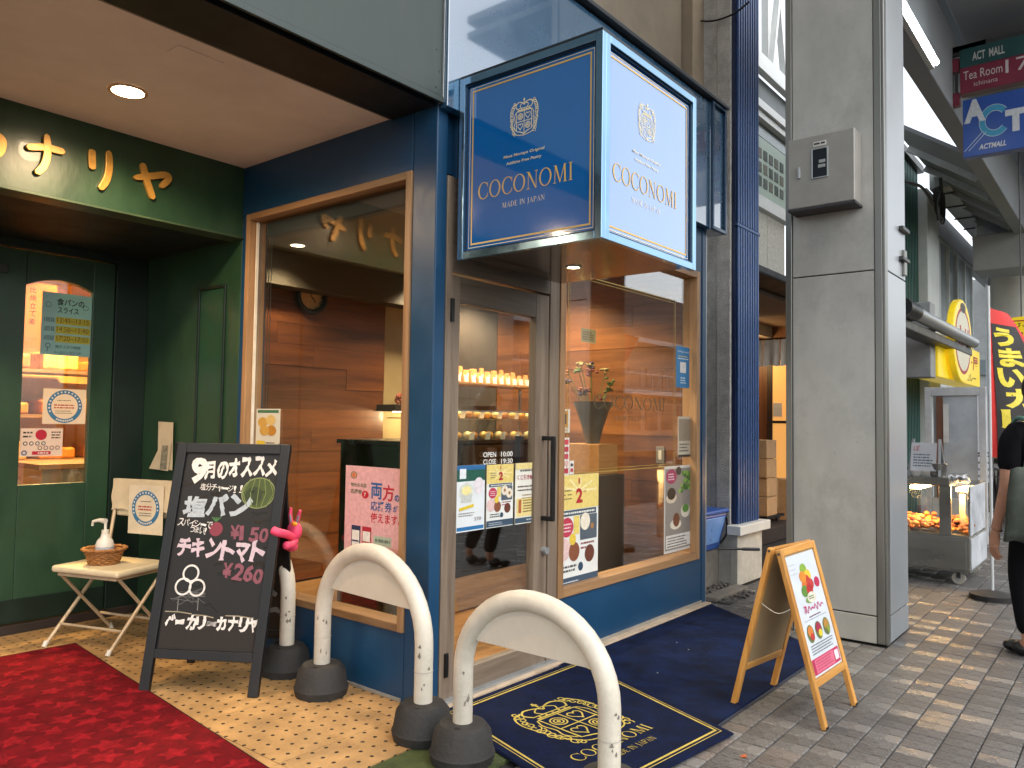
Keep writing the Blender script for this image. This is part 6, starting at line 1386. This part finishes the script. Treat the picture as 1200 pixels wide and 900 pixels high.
# ---- food cart
KX, KY0, KY1 = 7.55, 1.15, 2.25
kc = thing('food_cart', 'stainless steel heated food cart with lit glass case on castors', 'cart', (7.9, 1.6, 0))
inox = mat('inox', '#9a9a94', .3, metal=.8, var=.12, vs=3, stretch=(1, .2, 1), bump=.03, bs=10)
obj('base', MB().box((KX, KY0, .11), (KX+.85, KY1, .40)), inox, kc, bev=.006)
obj('front_plate', MB().box((KX-.006, KY0+.03, .13), (KX-.0005, KY1-.1, .38)), inox, kc, bev=.003)
obj('deck', MB().box((KX+.01, KY0+.01, .401), (KX+.84, KY1-.01, .42)), inox, kc)
KT = .83
for y in (KY0+.001, KY0+.14, KY1-.06):
    w = .012 if y < KY0+.1 else .09
    obj('post', MB().box((KX+.001, y, .4205), (KX+.03, y+w, KT)), inox, kc, bev=.002)
obj('front_pane', MB().box((KX+.008, KY0+.014, .4205), (KX+.014, KY0+.139, KT-.002)), glass, kc); obj('front_pane', MB().box((KX+.008, KY0+.231, .4205), (KX+.014, KY1-.061, KT-.002)), glass, kc)
obj('side_panel', MB().box((KX+.03, KY0+.002, .4205), (KX+.82, KY0+.008, KT-.001)), mat('frosted_side', '#c9ced2', .35, var=.25, vs=5), kc)
obj('side_skirt', MB().box((KX+.02, KY0-.006, .14), (KX+.83, KY0-.0005, .39)), MATS['frosted_side'], kc)
obj('top_glass', MB().box((KX+.002, KY0+.001, KT+.0005), (KX+.85, KY0+.14, KT+.012)), glass, kc)
obj('top', MB().box((KX-.03, KY0+.141, KT+.0005), (KX+.86, KY1, KT+.07)), inox, kc, bev=.008)
for x in (KX+.08, KX+.77):
    for y in (KY0+.10, KY1-.10):
        w_ = obj('castor', MB().cyl((x-.018, y, .052), (x+.018, y, .052), .05, .05, 18), mat('castor_wheel', '#b9b4a6', .5, var=.2), kc, smooth=40)
        obj('castor_fork', MB().box((x-.03, y-.015, .055), (x-.0185, y+.015, .109)).box((x+.0185, y-.015, .055), (x+.03, y+.015, .109)), steel_d, w_); obj('hub', MB().cyl((x-.024, y, .052), (x-.0185, y, .052), .02, .02, 10), steel_l, w_)
obj('heat_lamp', MB().box((KX+.12, KY0+.04, KT-.05), (KX+.6, KY0+.12, KT-.02)), emitmat('heat_glow', (1, .62, .25), 16), kc); obj('heat_lamp', MB().box((KX+.12, KY0+.40, KT-.05), (KX+.6, KY0+.48, KT-.02)), MATS['heat_glow'], kc)
lamp('lamp', (KX+.2, KY0+.08, KT-.08), 7, (1, .55, .2), .05); lamp('lamp', (KX+.2, KY0+.45, KT-.08), 7, (1, .6, .25), .06)
obj('tray_divider', MB().box((KX+.2, KY0+.07, .4215), (KX+.23, KY0+.11, .75)), mat('white_holder', '#d8cfc0', .5), kc)
mb = MB(); fms = [mat('fried_%d' % k, c, .6, var=.4, vs=30) for k, c in enumerate(('#a8622a', '#8a3f1c', '#c98a3a', '#6a2c16'))]
for k in range(330):
    mb.mi = k % 4; x, y = KX+rnd.uniform(.06, .5), KY0+rnd.uniform(.03, 1.02); s = rnd.uniform(.02, .04); mb.ell((x, y, .43+rnd.uniform(0, .06)+.12*(x-KX)), (s, s*rnd.uniform(.6, 1.3), s*.6), 7, 4)
tag(obj('fried_food', mb, fms), 'heap of fried snacks glowing inside the food cart', 'food', kind='stuff')
# things on the cart
ctop = KT+.0705
es = thing('menu_easel', 'small aluminium easel board standing on the food cart', 'easel', (KX+.1, KY0+.35, ctop))
for s in (0, .24):
    obj('leg', MB().bar((KX-.02, KY0+.22+s, ctop), (KX+.08, KY0+.235+s*.85, ctop+.32), .02, .02), steel_l, es); obj('leg', MB().bar((KX+.22, KY0+.22+s, ctop), (KX+.085, KY0+.235+s*.85, ctop+.32), .02, .02), steel_l, es)
poster('menu_sheet', 'white printed menu with red heading on the cart easel', 'menu', Fr((KX-.014, KY0+.45, ctop+.05), (0, -1, 0), (.30, 0, 1), (-1, 0, .30)), 0, 0, .20, .25, '#dfe3e6', lambda f, w, h, c: (text(c('#c23a3a'), f, 'ぽ', w*.1, h*.7, h*.2), lines(c('#5a6a78'), f, w*.1, w*.9, h*.55, 5, h*.1, h*.04)))
obj_ = top('metal_pot', MB().lathe((KX+.05, KY0+.24, ctop), [(.06, 0), (.065, .01), (.065, .11), (.072, .115)], 20), inox, 'squat stainless pot beside the easel on the cart', 'pot', smooth=35)
bo = thing('white_bowl', 'white bowl with a ladle at the end of the cart top', 'bowl', (KX+.03, KY0+.42, ctop)); obj('bowl', MB().lathe((KX+.03, KY0+.42, ctop), [(.03, 0), (.04, .01), (.06, .045), (.062, .05)], 20), mat('porcelain', '#dcdcd6', .3), bo, smooth=35); obj('ladle', MB().tube([(KX+.03, KY0+.42, ctop+.04), (KX+.04, KY0+.55, ctop+.10)], .008, 8), steel_d, bo)
obj_ = thing('paper_bags', 'crumpled white paper bags on the glass cart top', 'bag', (KX+.1, KY0+.08, KT+.013))
for k in range(4):
    mb = MB(); n = 6; vs = [(KX+.0+.03*i+.02*k, KY0+.01+.026*j+.01*k, KT+.016+.012*k+.045*rnd.random()) for i in range(n) for j in range(n)]
    obj('bag', mb.add(vs, [(i*n+j, (i+1)*n+j, (i+1)*n+j+1, i*n+j+1) for i in range(n-1) for j in range(n-1)]), mat('white_paper', '#d2d6d8', .6, var=.1), obj_)
# ---- banner flag on a pole
bf_x, bf_y = 7.15, .98
bpole = PX(1160, 480, bf_x)
nb_ = thing('nobori_banner', 'red and black vertical banner flag with yellow brush lettering', 'banner', (bpole.x, bpole.y, 0))
obj('pole', MB().cyl((bpole.x, bpole.y, .06), (bpole.x, bpole.y, 2.45), .012, .012, 10), wht, nb_)
obj('base', MB().lathe((bpole.x, bpole.y, 0), [(.16, 0), (.16, .04), (.03, .07)], 20), rub, nb_, smooth=30)
fbn = Fr((bpole.x, bpole.y, 1.10), (.05, -1, 0), (0, 0, 1), (-1, -.05, 0)); BWn, BHn = .52, 1.18
def wav(a, b):                     # the cloth twists away from us towards the top
    th = R(80)*(b/BHn)**.8; d = fbn.u*math.cos(th)-fbn.n*math.sin(th); q = d.cross(fbn.v)
    return fbn.p(0, b)+d*a+q*(.025*math.sin(b*5+a*6)*(a/BWn))
def grid(x0, x1, y0, y1, off, n=6, m=12): 
    vs = [wav(x0+(x1-x0)*i/n, y0+(y1-y0)*j/m)+fbn.n*off for i in range(n+1) for j in range(m+1)]; k = m+1
    return MB().add(vs, [(i*k+j, (i+1)*k+j, (i+1)*k+j+1, i*k+j+1) for i in range(n) for j in range(m)])
fld = obj('cloth', grid(0, BWn, 0, BHn, 0), mat('banner_red', '#c8241c', .7, var=.06), nb_, smooth=60)
obj('black_field', grid(.05, BWn-.05, .06, BHn-.12, .006), mat('banner_black', '#17120f', .7), fld, smooth=60)
pr = Print(); pr.d['#e8d21e'] = MB(); tmp = MB()
for i, s in enumerate('うまいカレーや'[:6]): text(tmp, Fr((0, 0, 0), (1, 0, 0), (0, 1, 0)), s, .08+.04*(i % 2), BHn-.30-.165*i, .155, .28, 0, .05)
pr.d['#e8d21e'].add([wav(v.x, v.y)+fbn.n*.008 for v in tmp.v], tmp.f); pr.done(fld, 'lettering')
# round yellow curry sign further back
q = PX(1197, 388, 12.0); rs_ = thing('oval_sign', 'oval yellow sign with black Japanese lettering behind the banner', 'sign', q)
fo = Fr(q, (0, -1, 0), (0, 0, 1), (-1, 0, 0))
obj('board', MB().poly([fo.p(.30*math.cos(t), .19*math.sin(t)) for t in [2*math.pi*k/32 for k in range(32)]], (.05, 0, 0)), yel, rs_)
pr = Print(); text(pr.c('#241a10'), fo, 'ロジャー', -.20, .02, .09, .4, .002, .02); text(pr.c('#241a10'), fo, 'カレー', -.14, -.12, .11, .34, .002, .04); ribbon(pr.c('#c2302a'), fo, [(-.2, .135), (.2, .135)], .016, .002); pr.done(rs_, 'lettering')
pc = top('curry_poster', MB().box((12.05, q.y-.5, 1.75), (12.08, q.y+.18, 2.3)), mat('curry_photo', '#6a3a24', .6, var=.7, vs=9), 'dark food photo board hung under the oval yellow sign', 'poster'); pr = Print(); rect(pr.c('#c2302a'), frx(12.05), -q.y-.1, 1.8, -q.y+.06, 1.95, .002); pr.done(pc)
obj('hanger', MB().tube([q+V(.03, 0, .19), (q.x+.03, q.y, 5.04)], .01, 6), steel_d, rs_)
# ---- parked bicycle behind the cart
bk = thing('bicycle', 'dark bicycle parked beyond the food cart, half hidden', 'bicycle', (11.2, 1.35, 0))
by = PX(1164, 560, 11.2).y
for x in (10.9, 11.9):
    w_ = obj('wheel', MB().tube([(x+.33*math.cos(a), by, .335+.33*math.sin(a)) for a in [2*math.pi*k/28 for k in range(29)]], .018, 6, False), rub, bk, smooth=60)
    for k in range(9): a = 2*math.pi*k/9; obj('spoke', MB().tube([(x, by, .335), (x+.32*math.cos(a), by, .335+.32*math.sin(a))], .003, 4), steel_l, w_)
obj('frame', MB().tube([(10.9, by, .335), (11.15, by, .85), (11.7, by, .80), (11.45, by, .3), (11.15, by, .85)], .02, 8).tube([(11.7, by, .80), (11.9, by, .335)], .018, 8), black, bk, smooth=60)
obj('handlebar', MB().tube([(11.1, by-.25, 1.0), (11.2, by-.1, 1.02), (11.18, by+.1, 1.02), (11.1, by+.25, 1.0)], .012, 8).tube([(11.15, by, .85), (11.19, by, 1.02)], .014, 8), steel_d, bk, smooth=60); obj('saddle', MB().ell((11.62, by, .92), (.13, .07, .04), 12, 8), black, bk, smooth=70)
bm_ = MB()
for k in range(4): bm_.tube([(10.72, by-.17, .75+.08*k), (11.02, by-.17, .75+.08*k), (11.02, by+.17, .75+.08*k), (10.72, by+.17, .75+.08*k), (10.72, by-.17, .75+.08*k)], .005, 5)
obj('front_basket', bm_, steel_d, bk)

# ================================================================== PERSON
pc0 = V(5.53, .47, 0); pl_ = V(-.627, .779, 0); pf = V(.779, .627, 0)     # left-hand side, facing direction
def Q(l, f_, z): return pc0+pl_*l+pf*f_+V(0, 0, z)
def skin(name, verts, edges, radii, m, parent, sub=2, root=0):
    me = bpy.data.meshes.new(name); org = ORG[parent]; me.from_pydata([v-org for v in verts], edges, [])
    o = bpy.data.objects.new(name, me); link(o, parent); ORG[o] = org
    md = o.modifiers.new('skin', 'SKIN'); md.use_smooth_shade = True
    for i, rr_ in enumerate(radii):
        s = me.skin_vertices[0].data[i]; s.radius = rr_ if isinstance(rr_, tuple) else (rr_, rr_); s.use_root = (i == root)
    sb = o.modifiers.new('subdivision', 'SUBSURF'); sb.levels = sub; sb.render_levels = sub
    me.materials.append(m); return o
person = thing('person', 'person in black short sleeves carrying a grey green tote bag at the right edge', 'person', pc0)
sk_m = mat('skin', '#b8856a', .5, var=.08, vs=20); blk_c = weave('black_cloth', '#0f0f12', 250, .2, 8, .3)
vs = [Q(0, 0, .90), Q(0, 0, 1.08), Q(0, .0, 1.25), Q(0, 0, 1.36), Q(0, .01, 1.42), Q(0, .02, 1.50), Q(0, .025, 1.58),
      Q(.15, 0, 1.29), Q(.185, 0, 1.25), Q(.215, -.01, .99), Q(.235, .05, .78), Q(.238, .065, .72),
      Q(-.15, 0, 1.29), Q(-.185, 0, 1.25), Q(-.215, -.01, .99), Q(-.225, .06, .78), Q(-.225, .075, .72),
      Q(.085, 0, .85), Q(.09, .07, .47), Q(.09, -.0, .09), Q(.09, .09, .035),
      Q(-.085, 0, .85), Q(-.09, -.03, .47), Q(-.09, -.16, .10), Q(-.09, -.09, .035)]
ed = [(0, 1), (1, 2), (2, 3), (3, 4), (4, 5), (5, 6), (2, 7), (7, 8), (8, 9), (9, 10), (10, 11), (2, 12), (12, 13), (13, 14), (14, 15), (15, 16), (0, 17), (17, 18), (18, 19), (19, 20), (0, 21), (21, 22), (22, 23), (23, 24)]
rd_ = [(.10, .09), (.09, .08), (.10, .085), .055, .05, .085, .08, .06, .052, .040, .028, .030, .06, .052, .04, .028, .03, .085, .056, .038, .035, .085, .056, .038, .035]
body = skin('body', vs, ed, rd_, sk_m, person)
sv = [Q(0, 0, .84), Q(0, 0, 1.08), Q(0, 0, 1.25), Q(0, 0, 1.36), Q(.15, 0, 1.295), Q(.187, 0, 1.25), Q(.20, -.006, 1.06), Q(-.15, 0, 1.295), Q(-.187, 0, 1.25), Q(-.20, -.006, 1.06)]
skin('shirt', sv, [(0, 1), (1, 2), (2, 3), (2, 4), (4, 5), (5, 6), (2, 7), (7, 8), (8, 9)], [(.165, .125), (.14, .11), (.15, .115), .075, .078, .070, .062, .078, .07, .062], blk_c, person)
tv = [Q(0, 0, .93), Q(0, 0, .86), Q(.085, 0, .80), Q(.09, .07, .47), Q(.09, 0, .12), Q(-.085, 0, .80), Q(-.09, -.03, .47), Q(-.09, -.155, .13)]
skin('trousers', tv, [(0, 1), (1, 2), (2, 3), (3, 4), (1, 5), (5, 6), (6, 7)], [(.15, .115), (.16, .12), .10, .075, .062, .10, .075, .062], blk_c, person)
for s, fo_ in ((.09, .09), (-.09, -.09)): obj('shoe', MB().ell(Q(s, fo_-.03, .045), (.06, .06, .045), 14, 8).ell(Q(s, fo_+.06, .035), (.055, .055, .034), 14, 8), black, person, smooth=80)
obj('hair', MB().ell(Q(0, 0, 1.565), (.098, .098, .115), 18, 12).ell(Q(0, -.05, 1.50), (.085, .085, .10), 16, 10), mat('dark_hair', '#1a1411', .5, var=.3, vs=40), person, smooth=80)
obj('nose', MB().ell(Q(0, .112, 1.53), (.014, .014, .02), 8, 6), sk_m, person, smooth=80)
for s in (-.035, .035): obj('eye', MB().ell(Q(s, .100, 1.555), (.012, .012, .008), 8, 6), black, person)
obj('mouth', MB().ell(Q(0, .100, 1.485), (.022, .016, .007), 8, 6), mat('lips', '#8a4a42', .5), person)
for sg_, bx_ in ((1, V(.238, .065, .72)), (-1, V(.225, .075, .72))):
    w0 = Q(sg_*bx_.x, bx_.y, bx_.z)
    def hq(l, f_, z): return w0+pl_*(sg_*l)+pf*f_+V(0, 0, z)
    hv = [hq(0, 0, .02), hq(0, .008, -.05), hq(.002, .012, -.085)]; he = [(0, 1), (1, 2)]; hr = [.026, (.018, .036), (.016, .038)]
    for k, (fo_, ln) in enumerate(((.042, .066), (.020, .075), (-.002, .070), (-.022, .055))):
        i0 = len(hv); hv += [hq(.002, fo_+.006, -.098), hq(-.004, fo_+.010, -.098-ln*.45), hq(-.018, fo_+.012, -.098-ln*.82), hq(-.03, fo_+.010, -.098-ln)]
        he += [(2, i0), (i0, i0+1), (i0+1, i0+2), (i0+2, i0+3)]; hr += [.0095, .009, .0082, .0065]
    i0 = len(hv); hv += [hq(-.006, .038, -.045), hq(-.012, .058, -.075), hq(-.014, .062, -.10)]; he += [(1, i0), (i0, i0+1), (i0+1, i0+2)]; hr += [.012, .0105, .008]
    skin('hand', hv, he, hr, sk_m, person, 1)
tote = thing('tote_bag', 'grey green tote bag with pale green straps hanging from the shoulder', 'bag', Q(.20, -.12, .70))
bgm = weave('tote_cloth', '#4a4f48', 220, .3, 5, .4)
mb = MB(); n, m = 10, 8; vs = []
for i in range(n+1):
    for j in range(m+1):
        l = .36-.42*i/n; z = .70+.40*j/m; bul = .05*math.sin(math.pi*j/m*.9+.2)*math.sin(math.pi*i/n); vs.append(Q(l*(1-.12*j/m), -.20-bul-.004*math.sin(i*2+j), z+.012*math.sin(i*1.3)))
k = m+1; fs = [(i*k+j, (i+1)*k+j, (i+1)*k+j+1, i*k+j+1) for i in range(n) for j in range(m)]
mb.add(vs, fs); o = obj('bag_body', mb, bgm, tote, smooth=60); sd = o.modifiers.new('solid', 'SOLIDIFY'); sd.thickness = .03; sd.offset = 1
obj('strap', MB().tube(spl([tuple(Q(*p)) for p in ((.24, -.21, 1.08), (.20, -.19, 1.22), (.15, -.11, 1.36), (.14, .0, 1.39), (.12, .10, 1.33))], 5), .012, 8), mat('strap_green', '#5f8a78', .7), tote, smooth=60)

# ================================================================== ACROSS THE STREET (seen in the glass)
pt = thing('opposite_pillar', 'grey panelled arcade pillar across the street seen in the glass', 'column', (11.7, -5.5, 0))
for k in range(3):
    for j in range(4): obj('panel', MB().box((10.7+k*.66, -5.6, .01+j*1.75), (11.35+k*.66, -5.0, 1.74+j*1.75)), satin, pt, bev=.004)
op = thing('opposite_building', 'low pale building with balcony and railing across the street', 'building', (14, -13, 0))
def opan(name, a, b, m): return panel(name, a, b, m, .0, op)
opan('wall', (-2, -13.4, 0), (60, -13, 4.9), mat('opposite_grey', '#8f8d88', .7, var=.1, vs=.6)); opan('balcony', (-2, -13, 2.6), (60, -12.2, 2.8), wht); opan('roof_edge', (-2.2, -13.5, 4.9), (60, -12, 5.1), steel_l)
for k in range(38):
    w_ = obj('window', MB().box((-1+k*1.6, -12.998, 1.0), (-1+k*1.6+1.1, -12.95, 2.2)), mat('opposite_glass', '#3d4448', .15), op); obj('window', MB().box((-1+k*1.6, -12.998, 3.0), (-1+k*1.6+1.1, -12.95, 3.9)), MATS['opposite_glass'], op)
for k in range(88): obj('baluster', MB().box((-1.8+k*.7, -12.24, 2.801), (-1.76+k*.7, -12.2, 3.5)), steel_l, op)
opan('tall_block', (29, -14.5, 0), (62, -13.45, 7.6), mat('block_grey', '#5f5c57', .7, var=.2, vs=.5))  # block added to keep sky out of the street window's reflection
opan('rail', (-2, -12.25, 3.501), (60, -12.19, 3.56), steel_l)

# small leftovers
p = G(872, 887)
top('fallen_leaf', MB().poly([p+V(.018*math.cos(t)*(1+.3*math.sin(5*t)), .012*math.sin(t)*(1+.3*math.cos(3*t)), .003+.002*math.sin(2*t)) for t in [2*math.pi*k/12 for k in range(12)]], (0, 0, .001)), mat('leaf_orange', '#a3532a', .7), 'small orange fallen leaf on the paving by the mat', 'leaf')
